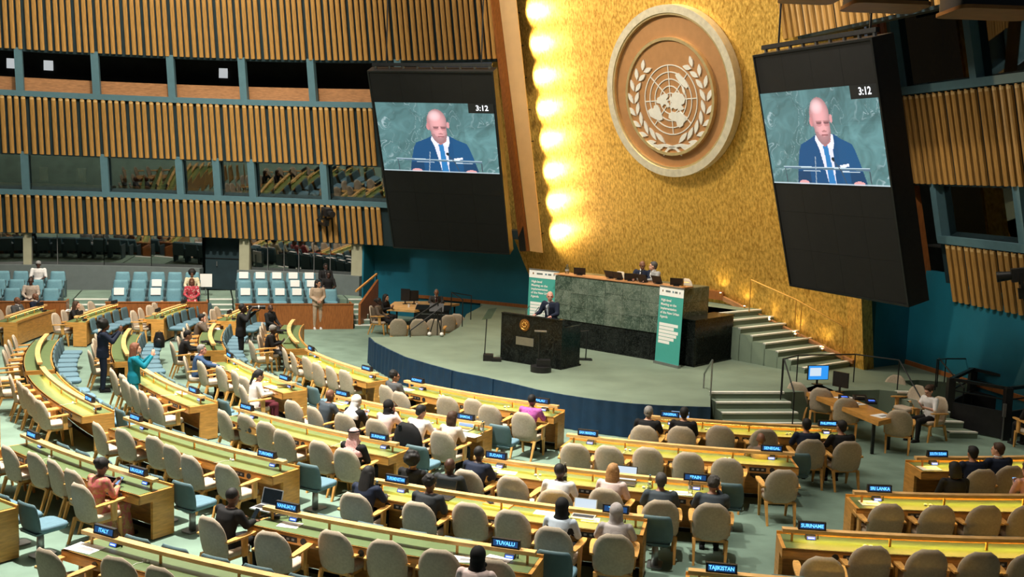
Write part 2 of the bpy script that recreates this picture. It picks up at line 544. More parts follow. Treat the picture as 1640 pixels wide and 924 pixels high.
# gathered navy skirt along the curved front: panels with small folds
ep = [Vector(p) for p in edge]
def along(pts, step):
    out = []
    for a, b in zip(pts[:-1], pts[1:]):
        n = max(1, int((b - a).length / step))
        for i in range(n):
            out.append(a.lerp(b, i / n))
    out.append(pts[-1])
    return out
fine = along(ep, 0.06)
seg = max(1, len(fine) // 9)
for k in range(9):
    sub = fine[k * seg:(k + 1) * seg + 1] if k < 8 else fine[k * seg:]
    if len(sub) < 2:
        continue
    mb = MB()
    vs, fs = [], []
    for i, p in enumerate(sub):
        q = sub[min(i + 1, len(sub) - 1)] - sub[max(i - 1, 0)]
        nrm = Vector((q.y, -q.x, 0)).normalized()
        f = 0.045 + 0.016 * math.sin(i * 1.35 + k)
        b = p + nrm * f
        vs += [(b.x, b.y, 0.01), (b.x - nrm.x * 0.02, b.y - nrm.y * 0.02, ST + 0.004), (p.x - nrm.x * 0.01, p.y - nrm.y * 0.01, ST + 0.004), (p.x - nrm.x * 0.01, p.y - nrm.y * 0.01, 0.01)]
    for i in range(len(sub) - 1):
        for j in range(4):
            j2 = (j + 1) % 4
            fs.append((i * 4 + j, i * 4 + j2, (i + 1) * 4 + j2, (i + 1) * 4 + j))
    fs += [(0, 1, 2, 3), tuple(len(vs) - 4 + j for j in (3, 2, 1, 0))]
    mb.add(vs, fs)
    part('skirt_panel', mb, M['skirt'], stage, True)

def step_run(name, label, p0, p1, back, n, ztop, run=0.36, rise=0.15, m=None):
    """n treads descending from ztop towards -back; p0-p1: front edge of the top tread"""
    t = thing(name, label, 'stairs', (0, 0, 0), kind='structure')
    p0, p1, back = Vector(p0), Vector(p1), Vector(back).normalized()
    part('nosing', MB().prism([(p0 - back * 0.01)[:2], (p1 - back * 0.01)[:2], (p1 + back * 0.09)[:2], (p0 + back * 0.09)[:2]], ztop - 0.04, ztop + 0.006), M['nosing'], t)
    for i in range(1, n):
        z = ztop - rise * i
        a, b = p0 - back * run * i, p1 - back * run * i
        c, d = b + back * (run - 0.002), a + back * (run - 0.002)
        tr = part('tread', MB().prism([a[:2], b[:2], c[:2], d[:2]], 0.0, z), m or M['stage_carpet'], t)
        e, f = b + back * 0.085, a + back * 0.085
        fr = -back * 0.008
        part('nosing', MB().prism([(a + fr)[:2], (b + fr)[:2], e[:2], f[:2]], z - 0.03, z + 0.006), M['nosing'], tr)
    return t
step_run('stage_steps', 'white edged steps up to the stage beside the side table', (4.66, 24.10, 0.75), (6.44, 24.40, 0.75), (-0.17, 1, 0), 5, ST, 0.40)
step_run('stage_steps', 'white edged steps at the black lift beside the seated reader', (9.28, 24.96, 0.75), (9.93, 25.00, 0.75), (-0.45, 0.9, 0), 5, ST, 0.40)

# ------------------------------------------------------------------ left wall: three tiers of slats over booths
WL = (-11.8, 17.5, 23.0)
def lw(a, z, off=0.0):
    r = WL[2] - 0.24 * (z - 2.8) + off
    return Vector((WL[0] + r * math.cos(R_(a)), WL[1] + r * math.sin(R_(a)), z))
def lw_up(a):
    return Vector((-0.24 * math.cos(R_(a)), -0.24 * math.sin(R_(a)), 1)).normalized()
def lw_panel(mb, a0, a1, z0, z1, off0, off1, n=6, vertical=False):
    vs, fs = [], []
    for i in range(n + 1):
        a = a0 + (a1 - a0) * i / n
        for (z, o) in ((z0, off0), (z0, off1), (z1, off1), (z1, off0)):
            if vertical:
                r = WL[2] + o
                vs.append(Vector((WL[0] + r * math.cos(R_(a)), WL[1] + r * math.sin(R_(a)), z)))
            else:
                vs.append(lw(a, z, o))
    for i in range(n):
        for k in range(4):
            fs.append((i * 4 + k, i * 4 + (k + 1) % 4, i * 4 + 4 + (k + 1) % 4, i * 4 + 4 + k))
    fs += [(0, 1, 2, 3), (n * 4 + 3, n * 4 + 2, n * 4 + 1, n * 4)]
    return mb.add(vs, fs)

def slat_mesh(name, h, w=0.105, d=0.085, top=0.0):
    """channel-section batten with a pointed end, local z up, y = towards the hall"""
    mb = MB()
    prof = [(-w / 2, 0.0), (-w / 2, d * 0.7), (-w * 0.22, d), (w * 0.22, d), (w / 2, d * 0.7), (w / 2, 0.0)]
    n = len(prof)
    vs = [(x, y, 0) for x, y in prof] + [(x, y, h - (d - y) * 0.0 + (top if abs(x) < w * 0.3 else 0.0)) for x, y in prof]
    fs = [tuple(range(n))[::-1], tuple(range(n, 2 * n))] + [(i, (i + 1) % n, n + (i + 1) % n, n + i) for i in range(n)]
    mb.add(vs, fs)
    return mb.mesh(name)

wall_left = thing('wall_left', 'curved wooden slat wall with glazed booths above the gallery seats', 'wall', kind='structure')
def place_slat(me, base, up, inward, parent, m):
    o = link('slat', me, m, parent)
    z = up.normalized()
    y = (inward - z * inward.dot(z)).normalized()
    x = y.cross(z)
    o.matrix_basis = Matrix(((x.x, y.x, z.x, base.x), (x.y, y.y, z.y, base.y), (x.z, y.z, z.z, base.z), (0, 0, 0, 1)))
    return o
gaps = [0.255, 0.235, 0.24, 0.30, 0.25, 0.23, 0.285]
def slat_run(a0, a1, z0, h, w, tip):
    me = slat_mesh('slat', h, w, 0.09, 0.05 if tip else 0.0)
    tm = slat_mesh('slat_tip', 0.07, w * 0.9, 0.075) if tip else None
    a = a0
    i = 0
    while a > a1:
        o = place_slat(me, lw(a, z0), lw_up(a), Vector((-math.cos(R_(a)), -math.sin(R_(a)), 0)), wall_left, M['slat'])
        if tip:
            c = link('slat_tip', tm, M['slat_end'], o)
            c.location = (0, 0.018, h - 0.055)
        a -= math.degrees(gaps[i % 7] / WL[2])
        i += 1
AL = 121.05
slat_run(AL, 58.10, 9.38, 7.2, 0.14, False)
slat_run(AL, 72.05, 5.72, 2.05, 0.145, True)
slat_run(AL, 72.00, 2.80, 1.42, 0.145, True)
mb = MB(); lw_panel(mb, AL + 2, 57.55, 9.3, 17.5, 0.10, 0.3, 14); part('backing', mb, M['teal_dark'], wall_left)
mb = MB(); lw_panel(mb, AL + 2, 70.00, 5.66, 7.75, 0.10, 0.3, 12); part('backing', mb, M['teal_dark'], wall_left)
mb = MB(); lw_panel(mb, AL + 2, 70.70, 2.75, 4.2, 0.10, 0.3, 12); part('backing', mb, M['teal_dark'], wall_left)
for z in (7.74, 4.19):
    mb = MB(); lw_panel(mb, AL + 2, 70.00, z, z + 0.2, -0.06, 0.5, 12); part('sill_rail', mb, M['teal'], wall_left)
# booths: dark back wall, wooden parapet, teal mullions, a glass pane in each bay
for z0, z1, cols, rm in ((7.94, 9.4, [-90, 31, 153, 274, 389, 500, 640], 'dark_room'), (4.39, 5.75, [-90, 40, 168, 288, 348, 404, 520, 640], 'mid_room')):
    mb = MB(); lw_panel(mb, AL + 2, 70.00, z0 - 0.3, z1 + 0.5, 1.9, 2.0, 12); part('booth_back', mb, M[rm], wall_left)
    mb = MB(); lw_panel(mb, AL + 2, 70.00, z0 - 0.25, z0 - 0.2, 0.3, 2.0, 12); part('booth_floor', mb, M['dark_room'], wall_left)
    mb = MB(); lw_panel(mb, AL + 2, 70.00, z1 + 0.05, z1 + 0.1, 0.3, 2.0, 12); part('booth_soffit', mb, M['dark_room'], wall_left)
ANG1 = [123.00, 118.10, 112.40, 106.05, 99.25, 92.20, 85.25, 78.35, 69.35]
ANG2 = [123.35, 118.45, 112.80, 106.00, 98.95, 92.00, 88.45, 85.05, 77.85, 70.25]
for ANG, z0, z1, hp in ((ANG1, 7.9, 9.42, 0.52), (ANG2, 4.35, 5.78, 0.28)):
    for k, a in enumerate(ANG):
        part('mullion', MB().bar(lw(a, z0, 0.05), lw(a, z1, 0.05), 0.26, 0.22, (math.cos(R_(a)), math.sin(R_(a)), 0)), M['teal'], wall_left)
    for a, b in zip(ANG[:-1], ANG[1:]):
        mb = MB(); lw_panel(mb, a - 0.2, b + 0.2, z0, z0 + hp, 0.34, 0.40, 4); part('parapet', mb, M['tan_wood'], wall_left)
        if z0 < 6:
            mb = MB(); lw_panel(mb, a - 0.2, b + 0.2, z0, z1, 0.22, 0.225, 4); part('booth_pane', mb, M['glass'], wall_left)
for k, (x, dz) in enumerate(((107.35, 0.0), (104.25, 0.0), (88.60, 0.0), (73.00, 0.0))):
    part('white_notice', MB().bar(lw(x - 0.4, 9.0, 1.86), lw(x + 0.4, 9.0, 1.86), 0.04, 0.36), M['booth_label'], wall_left)
# blurred booth fittings of the middle tier: desks with consoles and the interpreters' chairs
for a in (104.95, 101.65, 97.70, 94.25, 90.25, 86.20, 80.95):
    mb = MB().bar(lw(a - 0.5, 4.62, 0.75), lw(a + 0.5, 4.62, 0.75), 0.25, 0.22)
    part('booth_console', mb, M['dark_room'], wall_left)
    mb = MB().bar(lw(a - 0.35, 4.95, 1.35), lw(a + 0.35, 4.95, 1.35), 0.1, 0.55)
    part('booth_chair', mb, M['chair_wood'], wall_left)

# glazed gallery front below the slats, pale pillars, dark doorway
def lv(a, z, off):
    r = WL[2] + off
    return Vector((WL[0] + r * math.cos(R_(a)), WL[1] + r * math.sin(R_(a)), z))
GA = [123.55, 106.55, 105.85, 103.65, 99.55, 95.25, 90.45, 86.85, 85.90, 84.20, 82.60, 81.15, 79.65, 78.05, 75.80, 74.70]
win = thing('window_1', 'long dark reflecting window behind the gallery seats', 'window', kind='structure')
for i in (0, 2, 3, 4, 5, 8, 9, 10, 11, 12, 13):
    b0, b1 = lv(GA[i] - 0.03, 1.55, 0.38), lv(GA[i + 1] + 0.03, 1.55, 0.38)
    c0, c1 = lv(GA[i] - 0.03, 2.98, 0.27), lv(GA[i + 1] + 0.03, 2.98, 0.27)
    part('pane', MB().slab([b0, b1, c1, c0], 0.012, (0.1, 1, 0)), M['dark_glass'], win)
for i in (1, 7, 14):
    mb = MB(); lw_panel(mb, GA[i], GA[i + 1], 0.6, 2.98, 0.2, 0.5, 2, True); part('pillar', mb, M['pillar'], win)
for i in (2, 3, 9, 10, 11, 12, 13):
    mb = MB(); lw_panel(mb, GA[i] + 0.03, GA[i] - 0.03, 1.55, 2.98, 0.33, 0.38, 1, True); part('glazing_bar', mb, M['steel'], win)
for i0, i1 in ((0, 6), (7, 15)):
    mb = MB(); lw_panel(mb, GA[i0], GA[i1], 0.6, 1.56, -0.05, 0.45, 8, True); part('ledge', mb, M['grey'], win)
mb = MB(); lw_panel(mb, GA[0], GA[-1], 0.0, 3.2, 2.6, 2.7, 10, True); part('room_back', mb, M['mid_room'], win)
door = thing('door_1', 'dark blue recessed doorway between the gallery windows', 'door', kind='structure')
mb = MB(); lw_panel(mb, GA[6] + 0.02, GA[7] - 0.02, 0.7, 2.98, 0.75, 0.85, 3, True); part('door_leaf', mb, M['teal_dark'], door)
mb = MB(); lw_panel(mb, GA[6] + 0.02, GA[7] - 0.02, 1.9, 1.93, 0.72, 0.76, 3, True); part('door_rail', mb, M['blackmetal'], door)
part('door_handle', MB().bar(lv(89.35, 1.62, 0.70), lv(89.35, 1.80, 0.70), 0.03), M['steel'], door)

# plain blue wall behind the left of the stage
wb = thing('wall_back_left', 'plain deep blue wall below the left screen', 'wall', kind='structure')
mb = MB(); lw_panel(mb, 74.75, 57.80, 0.0, 3.6, 1.25, 1.5, 8, True); part('panel', mb, M['blue_wall'], wb)
mb = MB(); lw_panel(mb, 74.75, 74.55, 0.0, 3.6, 0.2, 1.4, 1, True); part('return_panel', mb, M['blue_wall'], wb)
mb = MB(); lw_panel(mb, 74.75, 57.80, 3.3, 3.6, 0.1, 1.4, 8, True); part('soffit', mb, M['teal_dark'], wb)
mb = MB(); lw_panel(mb, 70.90, 57.80, 0.75, 0.87, 1.20, 1.26, 8, True); part('baseboard', mb, M['panel_wood'], wb)

# ------------------------------------------------------------------ gold wall
G0 = Vector((0.41, 38.9, 0.75))
gd = Vector((9.13, -10.87, 0)).normalized()
gf = Vector((-0.766, -0.643, 0)).normalized()
gu = Vector((gf.x * 0.18, gf.y * 0.18, 1)).normalized()
gnrm = gd.cross(gu).normalized()           # towards the hall
if gnrm.dot(gf) < 0:
    gnrm = -gnrm
def gw(s, h, o=0.0):
    return G0 + gd * s + gu * h + gnrm * o
wall_gold = thing('wall_front', 'tall forward leaning wall of gold leaf behind the rostrum', 'wall', kind='structure')
part('gold_face', MB().hexa([gw(-0.3, -0.75, -0.25), gw(14.2, -0.75, -0.25), gw(14.2, -0.75), gw(-0.3, -0.75), gw(-0.3, 16.5, -0.25), gw(14.2, 16.5, -0.25), gw(14.2, 16.5), gw(-0.3, 16.5)]), M['gold'], wall_gold)
part('gold_return', MB().hexa([gw(13.7, -0.7, -0.2), gw(14.3, -0.7, -0.2), gw(14.3, -0.7, 0.28), gw(13.7, -0.7, 0.02), gw(13.7, 16, -0.2), gw(14.3, 16, -0.2), gw(14.3, 16, 0.28), gw(13.7, 16, 0.02)]), M['gold'], wall_gold)
part('gold_foot', MB().hexa([gw(5, -0.75, 0), gw(14.3, -0.75, 0), gw(14.3, -0.75, 0.12), gw(5, -0.75, 0.12), gw(5, 0.14, 0), gw(14.3, 0.14, 0), gw(14.3, 0.14, 0.12), gw(5, 0.14, 0.12)]), M['brass'], wall_gold)
# cream reveal at the wall's left edge
part('cream_reveal', MB().slab([(0.575, 36.30, 2.98), (1.01, 36.50, 2.92), (-0.357, 34.10, 12.16), (-0.898, 33.90, 12.10)], 0.10, (0.2, 1, 0)), M['cream'], wall_gold)
part('dark_fin', MB().slab([(0.234, 36.20, 2.94), (0.554, 36.30, 2.98), (-0.898, 33.90, 12.10), (-1.16, 33.70, 12.05)], 0.10, (0.2, 1, 0)), M['panel_wood'], wall_gold)
part('dark_fin', MB().slab([(-0.0772, 35.90, 5.14), (0.133, 35.90, 5.15), (0.423, 36.10, 2.99), (0.211, 36.10, 2.99)], 0.10, (0.2, 1, 0)), M['black'], wall_gold)
# lamps tucked behind the reveal wash the gold from the side
LB, LT = (1.83, 2.38), (1.70, 10.81)
for k in range(9):
    h = 2.85 + 1.08 * k
    s0 = LB[0] + (LT[0] - LB[0]) * (h - LB[1]) / (LT[1] - LB[1])
    p = gw(s0, h, 0.45)
    t = thing('wall_wash_lamp', 'lamp %s from the bottom washing the gold wall behind the cream reveal' % ['first', 'second', 'third', 'fourth', 'fifth', 'sixth', 'seventh', 'eighth', 'ninth'][k], 'lamp', p, group='lamps beside the gold wall')
    ax = (gd * 0.75 - gnrm * 0.55).normalized()
    part('housing', MB().cyl(p - ax * 0.12, 0.07, 0.22, 12, ax), M['blackmetal'], t, True)
    part('lens', MB().cyl(p - ax * 0.005, 0.055, 0.02, 12, ax), M['lamp_white'], t, True)
    part('bracket', MB().bar(p - ax * 0.15, gw(s0 - 0.25, h, -0.01), 0.03), M['blackmetal'], t)
    spot('wall_wash_light', p + ax * 0.10, p + ax * 2, 380, 120, 1.0, (1.0, 0.80, 0.46), 0.04)

# ------------------------------------------------------------------ right wall
Q0 = Vector((10.9, 29.3, 0)); qd = Vector((0.217, -0.976, 0)); qn = Vector((-0.976, -0.217, 0))
def rw(s, z, off=0.0):
    return Q0 + qd * s + qn * (0.24 * (z - 2.75) - off) + Vector((0, 0, z))
q_up = (qn * 0.24 + Vector((0, 0, 1))).normalized()
wall_right = thing('wall_right', 'leaning wooden slat wall with booths beside the right screen', 'wall', kind='structure')
T0 = Vector((6.75, 29.75, 9.4)); td = Vector((0.26, -0.966, 0)); tn = Vector((-0.966, -0.26, 0))
t_up = (tn * 0.24 + Vector((0, 0, 1))).normalized()
def slat_run2(p0, d, nrm, up, length, h, w, tip, pitch=0.21):
    me = slat_mesh('slat', h, w, 0.09, 0.05 if tip else 0.0)
    tm = slat_mesh('slat_tip', 0.07, w * 0.9, 0.075) if tip else None
    s = 0.0; i = 0
    while s < length:
        o = place_slat(me, p0 + d * s, up, nrm, wall_right, M['slat'])
        if tip:
            c = link('slat_tip', tm, M['slat_end'], o)
            c.location = (0, 0.018, h - 0.055)
        s += pitch * [1.0, 0.95, 1.1, 0.92, 1.03][i % 5]
        i += 1
slat_run2(T0, td, tn, t_up, 8.6, 7.5, 0.17, False, 0.285)
slat_run2(rw(1.1, 5.72), qd, qn, q_up, 7.6, 2.25, 0.15, True, 0.25)
slat_run2(rw(2.3, 2.75), qd, qn, q_up, 6.4, 1.45, 0.15, True, 0.25)
def rquad(s0, s1, z0, z1, o0, o1):
    return MB().hexa([rw(s0, z0, o0), rw(s1, z0, o0), rw(s1, z0, o1), rw(s0, z0, o1), rw(s0, z1, o0), rw(s1, z1, o0), rw(s1, z1, o1), rw(s0, z1, o1)])
tb = [T0 - tn * 0.12 - td * 0.1, T0 - tn * 0.12 + td * 9, T0 - tn * 0.3 + td * 9, T0 - tn * 0.3 - td * 0.1]
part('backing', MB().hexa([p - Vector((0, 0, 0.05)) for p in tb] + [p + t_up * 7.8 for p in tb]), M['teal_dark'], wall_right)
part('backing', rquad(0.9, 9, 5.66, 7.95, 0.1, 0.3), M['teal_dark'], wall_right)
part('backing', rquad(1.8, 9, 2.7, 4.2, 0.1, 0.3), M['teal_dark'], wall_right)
part('sill_rail', rquad(0.95, 9, 7.96, 8.16, -0.06, 0.4), M['teal'], wall_right)
part('sill_rail', rquad(1.9, 9, 4.2, 4.4, -0.06, 0.4), M['teal'], wall_right)
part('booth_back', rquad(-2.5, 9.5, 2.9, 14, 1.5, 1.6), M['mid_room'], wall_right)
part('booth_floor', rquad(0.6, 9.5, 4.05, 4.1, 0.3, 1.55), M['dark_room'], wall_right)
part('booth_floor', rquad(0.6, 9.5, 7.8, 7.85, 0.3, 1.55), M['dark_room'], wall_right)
for s in (0.95, 4.1, 7.2):
    part('mullion', MB().bar(rw(s, 8.1, 0.1), rw(s, 11.5, 0.1), 0.24, 0.24, qn), M['teal'], wall_right)
    part('mullion', MB().bar(rw(s + 1.0, 4.3, 0.1), rw(s + 1.0, 5.75, 0.1), 0.24, 0.24, qn), M['teal'], wall_right)
for s0, s1 in ((1.0, 4.1), (4.1, 7.2), (7.2, 9)):
    part('parapet', rquad(s0 + 0.1, s1, 8.1, 8.72, 0.5, 0.56), M['tan_wood'], wall_right)
    part('parapet', rquad(s0 + 1.1, s1 + 0.95, 4.36, 4.72, 0.5, 0.56), M['tan_wood'], wall_right)
    part('booth_pane', rquad(s0 + 0.1, s1, 8.15, 11.4, 0.2, 0.205), M['glass'], wall_right)
    part('booth_pane', rquad(s0 + 1.1, s1 + 0.95, 4.4, 5.72, 0.2, 0.205), M['glass'], wall_right)
part('white_notice', rquad(1.5, 1.85, 8.3, 8.6, 0.42, 0.44), M['booth_label'], wall_right)
lad = MB()
for d in (0, 0.28):
    lad.bar(rw(3.1 + d, 4.7, 0.9), rw(3.1 + d, 5.75, 1.2), 0.03)
for z in (5.0, 5.25, 5.5):
    lad.bar(rw(3.1, z, 1.0), rw(3.38, z, 1.0), 0.025)
part('ladder', lad, M['steel'], wall_right)
for x0, x1 in ((0.35, 0.6), (0.72, 0.9)):
    part('fin', rquad(x0, x1, 2.9, 12.5, -0.1, 0.3), M['panel_wood'], wall_right)
wr = thing('wall_back_right', 'deep blue wall below the right slats behind the lift', 'wall', kind='structure')
def vq(s0, s1, z0, z1, o0, o1):
    f = lambda s, z, o: Q0 + qd * s - qn * o + Vector((0, 0, z))
    return MB().hexa([f(s0, z0, o0), f(s1, z0, o0), f(s1, z0, o1), f(s0, z0, o1), f(s0, z1, o0), f(s1, z1, o0), f(s1, z1, o1), f(s0, z1, o1)])
part('panel', vq(-0.3, 9, 0, 3.4, 0.0, 0.3), M['blue_wall'], wr)
part('baseboard', vq(-0.3, 9, 0.75, 0.87, -0.04, 0.01), M['panel_wood'], wr)
part('corner_panel', MB().hexa([(9.75, 28.2, 0), (11.2, 29.2, 0), (11.0, 29.6, 0), (9.6, 28.5, 0), (9.75, 28.2, 3.4), (11.2, 29.2, 3.4), (11.0, 29.6, 3.4), (9.6, 28.5, 3.4)]), M['blue_wall'], wr)

# ================================================================== SCREENS
def rect3(o, h, u, x0, x1, y0, y1):
    return [o + h * x0 + u * y0, o + h * x1 + u * y0, o + h * x1 + u * y1, o + h * x0 + u * y1]

def video_mesh(w, h):
    """the live picture: a bald speaker in a blue suit at the lectern, painted cell by cell"""
    nx, ny = 224, 134
    u, v = np.meshgrid((np.arange(nx) + 0.5) / nx, (np.arange(ny) + 0.5) / ny)      # v down
    rng = np.random.RandomState(3)
    def vnoise(x, y, s):
        t = rng.rand(64, 64)
        x = x * s; y = y * s
        xi, yi = np.floor(x).astype(int), np.floor(y).astype(int)
        fx, fy = x - xi, y - yi
        fx = fx * fx * (3 - 2 * fx); fy = fy * fy * (3 - 2 * fy)
        g = lambda a, b: t[a % 64, b % 64]
        return (g(xi, yi) * (1 - fx) + g(xi + 1, yi) * fx) * (1 - fy) + (g(xi, yi + 1) * (1 - fx) + g(xi + 1, yi + 1) * fx) * fy
    w1 = vnoise(u * 1.7, v, 4) ; w2 = vnoise(u * 1.7, v, 9)
    ux, vx = u * 1.7 + 0.3 * w1 + v * 0.5, v + 0.25 * w2
    n = 0.5 * vnoise(ux, vx * 0.6, 7) + 0.3 * vnoise(ux, vx, 15) + 0.2 * vnoise(ux, vx, 31)
    ridge = np.clip(1 - np.abs(vnoise(ux * 1.3 - vx, vx, 13) - 0.5) * 14, 0, 1) * np.clip(vnoise(ux, vx, 5) * 2 - 0.7, 0, 1)
    c0, c1, c2 = np.array([0.035, 0.085, 0.085]), np.array([0.11, 0.24, 0.25]), np.array([0.42, 0.55, 0.58])
    img = c0 + (c1 - c0) * n[..., None] * 1.15
    tile = ((u > 0.31) & (v > 0.38)).astype(float) * 0.12 + ((u > 0.74) & (v > 0.36)).astype(float) * 0.15 - ((u > .55) & (u < .74) & (v < .45)).astype(float) * 0.1
    img = img * (1 + tile[..., None])
    img = img + (c2 - img) * (ridge * 0.75)[..., None]
    def poly(pts):
        ins = np.zeros(u.shape, bool)
        for i in range(len(pts)):
            (x1, y1), (x2, y2) = pts[i], pts[i - 1]
            cnd = ((y1 > v) != (y2 > v)) & (u < (x2 - x1) * (v - y1) / (y2 - y1 + 1e-9) + x1)
            ins ^= cnd
        return ins
    def ell(cx, cy, rx, ry):
        return ((u - cx) / rx) ** 2 + ((v - cy) / ry) ** 2
    def paint(mask, col, k=1.0):
        img[mask] = img[mask] * (1 - k) + np.array(col) * k
    suit = poly([(0.235, 1.0), (0.255, 0.84), (0.29, 0.64), (0.315, 0.57), (0.40, 0.515), (0.455, 0.47), (0.61, 0.47), (0.66, 0.52), (0.745, 0.575), (0.77, 0.66), (0.80, 0.82), (0.83, 1.0)])
    paint(suit, (0.008, 0.07, 0.19))
    paint(suit & (u > 0.63), (0.010, 0.085, 0.215), 0.6)
    paint(suit & (v > 0.86) & ((u < 0.36) | (u > 0.7)), (0.006, 0.03, 0.08), 0.6)
    paint(poly([(0.452, 0.475), (0.60, 0.47), (0.585, 0.62), (0.575, 1.0), (0.515, 1.0), (0.475, 0.66)]), (0.72, 0.72, 0.82))
    paint(poly([(0.505, 0.59), (0.545, 0.58), (0.555, 0.75), (0.572, 1.0), (0.512, 1.0), (0.515, 0.75)]), (0.025, 0.19, 0.47))
    paint(poly([(0.452, 0.475), (0.50, 0.60), (0.475, 0.64), (0.445, 0.52)]), (0.8, 0.8, 0.87))
    paint(poly([(0.60, 0.47), (0.545, 0.59), (0.59, 0.63), (0.605, 0.55)]), (0.8, 0.8, 0.87))
    # head
    neck = poly([(0.47, 0.44), (0.59, 0.44), (0.575, 0.55), (0.525, 0.60), (0.485, 0.55)])
    paint(neck, (0.42, 0.17, 0.17))
    hd = np.minimum(ell(0.512, 0.27, 0.084, 0.185), ell(0.522, 0.40, 0.068, 0.175))
    hm = hd < 1
    sh = np.clip(1.0 - 0.55 * hd, 0.3, 1.0)
    face = np.stack([0.80 * sh, 0.36 * sh + 0.03, 0.36 * sh + 0.04], -1)
    img[hm] = face[hm]
    gl = np.clip(1 - ell(0.495, 0.18, 0.06, 0.085), 0, 1) * 0.55
    img[hm] = img[hm] + (np.array([1.0, 0.78, 0.80]) - img[hm]) * gl[hm][:, None]
    paint(ell(0.434, 0.335, 0.014, 0.05) < 1, (0.62, 0.25, 0.26))
    paint(ell(0.605, 0.31, 0.012, 0.045) < 1, (0.66, 0.30, 0.31))
    for ex in (0.500, 0.563):
        paint(ell(ex, 0.352, 0.024, 0.012) < 1, (0.10, 0.04, 0.05), 0.85)
        paint(ell(ex, 0.335, 0.028, 0.008) < 1, (0.30, 0.12, 0.12), 0.7)
        paint(ell(ex, 0.372, 0.026, 0.014) < 1, (0.45, 0.17, 0.18), 0.6)
    paint(poly([(0.526, 0.36), (0.542, 0.36), (0.556, 0.43), (0.518, 0.43)]), (0.80, 0.38, 0.38), 0.6)
    paint(ell(0.536, 0.438, 0.022, 0.010) < 1, (0.32, 0.12, 0.12), 0.7)
    beard = hm & (v > 0.44) & (ell(0.53, 0.36, 0.064, 0.13) > 1)
    paint(beard, (0.26, 0.15, 0.16), 0.55)
    paint(ell(0.536, 0.478, 0.030, 0.009) < 1, (0.25, 0.07, 0.08), 0.85)
    paint(hm & (u < 0.455) & (v > 0.25), (0.50, 0.19, 0.2), 0.45)
    # pocket square, microphones, lectern rail, hands
    paint(poly([(0.625, 0.795), (0.70, 0.775), (0.70, 0.805), (0.63, 0.82)]), (0.85, 0.86, 0.9))
    paint(poly([(0.13, 0.805), (0.86, 0.825), (0.86, 0.85), (0.13, 0.83)]), (0.10, 0.17, 0.23))
    paint(poly([(0.12, 0.803), (0.86, 0.822), (0.86, 0.832), (0.12, 0.813)]), (0.55, 0.68, 0.75))
    paint(poly([(0.30, 0.848), (0.45, 0.852), (0.45, 0.862), (0.30, 0.858)]), (0.6, 0.7, 0.75))
    paint(poly([(0.64, 0.852), (0.78, 0.858), (0.78, 0.868), (0.64, 0.862)]), (0.6, 0.7, 0.75))
    for (x0, y0, x1, y1) in ((0.425, 0.70, 0.40, 1.0), (0.575, 0.74, 0.63, 0.85), (0.63, 0.85, 0.665, 1.0), (0.135, 0.83, 0.14, 1.0), (0.855, 0.85, 0.86, 1.0)):
        paint(poly([(x0 - 0.004, y0), (x0 + 0.004, y0), (x1 + 0.004, y1), (x1 - 0.004, y1)]), (0.05, 0.07, 0.09) if y0 > 0.73 else (0.3, 0.36, 0.42))
    paint(ell(0.575, 0.73, 0.012, 0.022) < 1, (0.01, 0.015, 0.02))
    paint(ell(0.295, 0.985, 0.045, 0.03) < 1, (0.72, 0.35, 0.36))
    paint(ell(0.765, 0.985, 0.045, 0.028) < 1, (0.72, 0.35, 0.36))
    paint(v > 0.986, (0.55, 0.66, 0.72), 0.7)
    paint((u > 0.79) & (v < 0.135), (0.004, 0.005, 0.006))
    img = np.clip(img, 0, 1)
    me = bpy.data.meshes.new('live_picture')
    gx, gy = np.meshgrid(np.arange(nx + 1), np.arange(ny + 1))
    co = np.stack([(gx / nx - 0.5) * w, (0.5 - gy / ny) * h, np.zeros(gx.shape)], -1).reshape(-1, 3)
    i = (np.arange(ny)[:, None] * (nx + 1) + np.arange(nx)[None, :]).reshape(-1)
    fc = np.stack([i + nx + 1, i + nx + 2, i + 1, i], -1)
    me.from_pydata(co.tolist(), [], fc.tolist())
    at = me.color_attributes.new('picture', 'FLOAT_COLOR', 'CORNER')
    c = np.concatenate([img.reshape(-1, 3), np.ones((nx * ny, 1))], 1)
    at.data.foreach_set('color', np.repeat(c, 4, axis=0).reshape(-1))
    return me
def picmat():
    m, nt, b = nodes('live_picture')
    a = nt.nodes.new('ShaderNodeVertexColor')
    a.layer_name = 'picture'
    b.inputs['Base Color'].default_value = (0.005, 0.005, 0.005, 1)
    nt.links.new(a.outputs[0], b.inputs['Emission Color'])
    b.inputs['Emission Strength'].default_value = 1.25
    return m
M['picture'] = picmat()
VID = video_mesh(1.0, 1.0)
clock = text_mesh('3:12', 1.0, 'clock_digits', 0.0, bold=True)

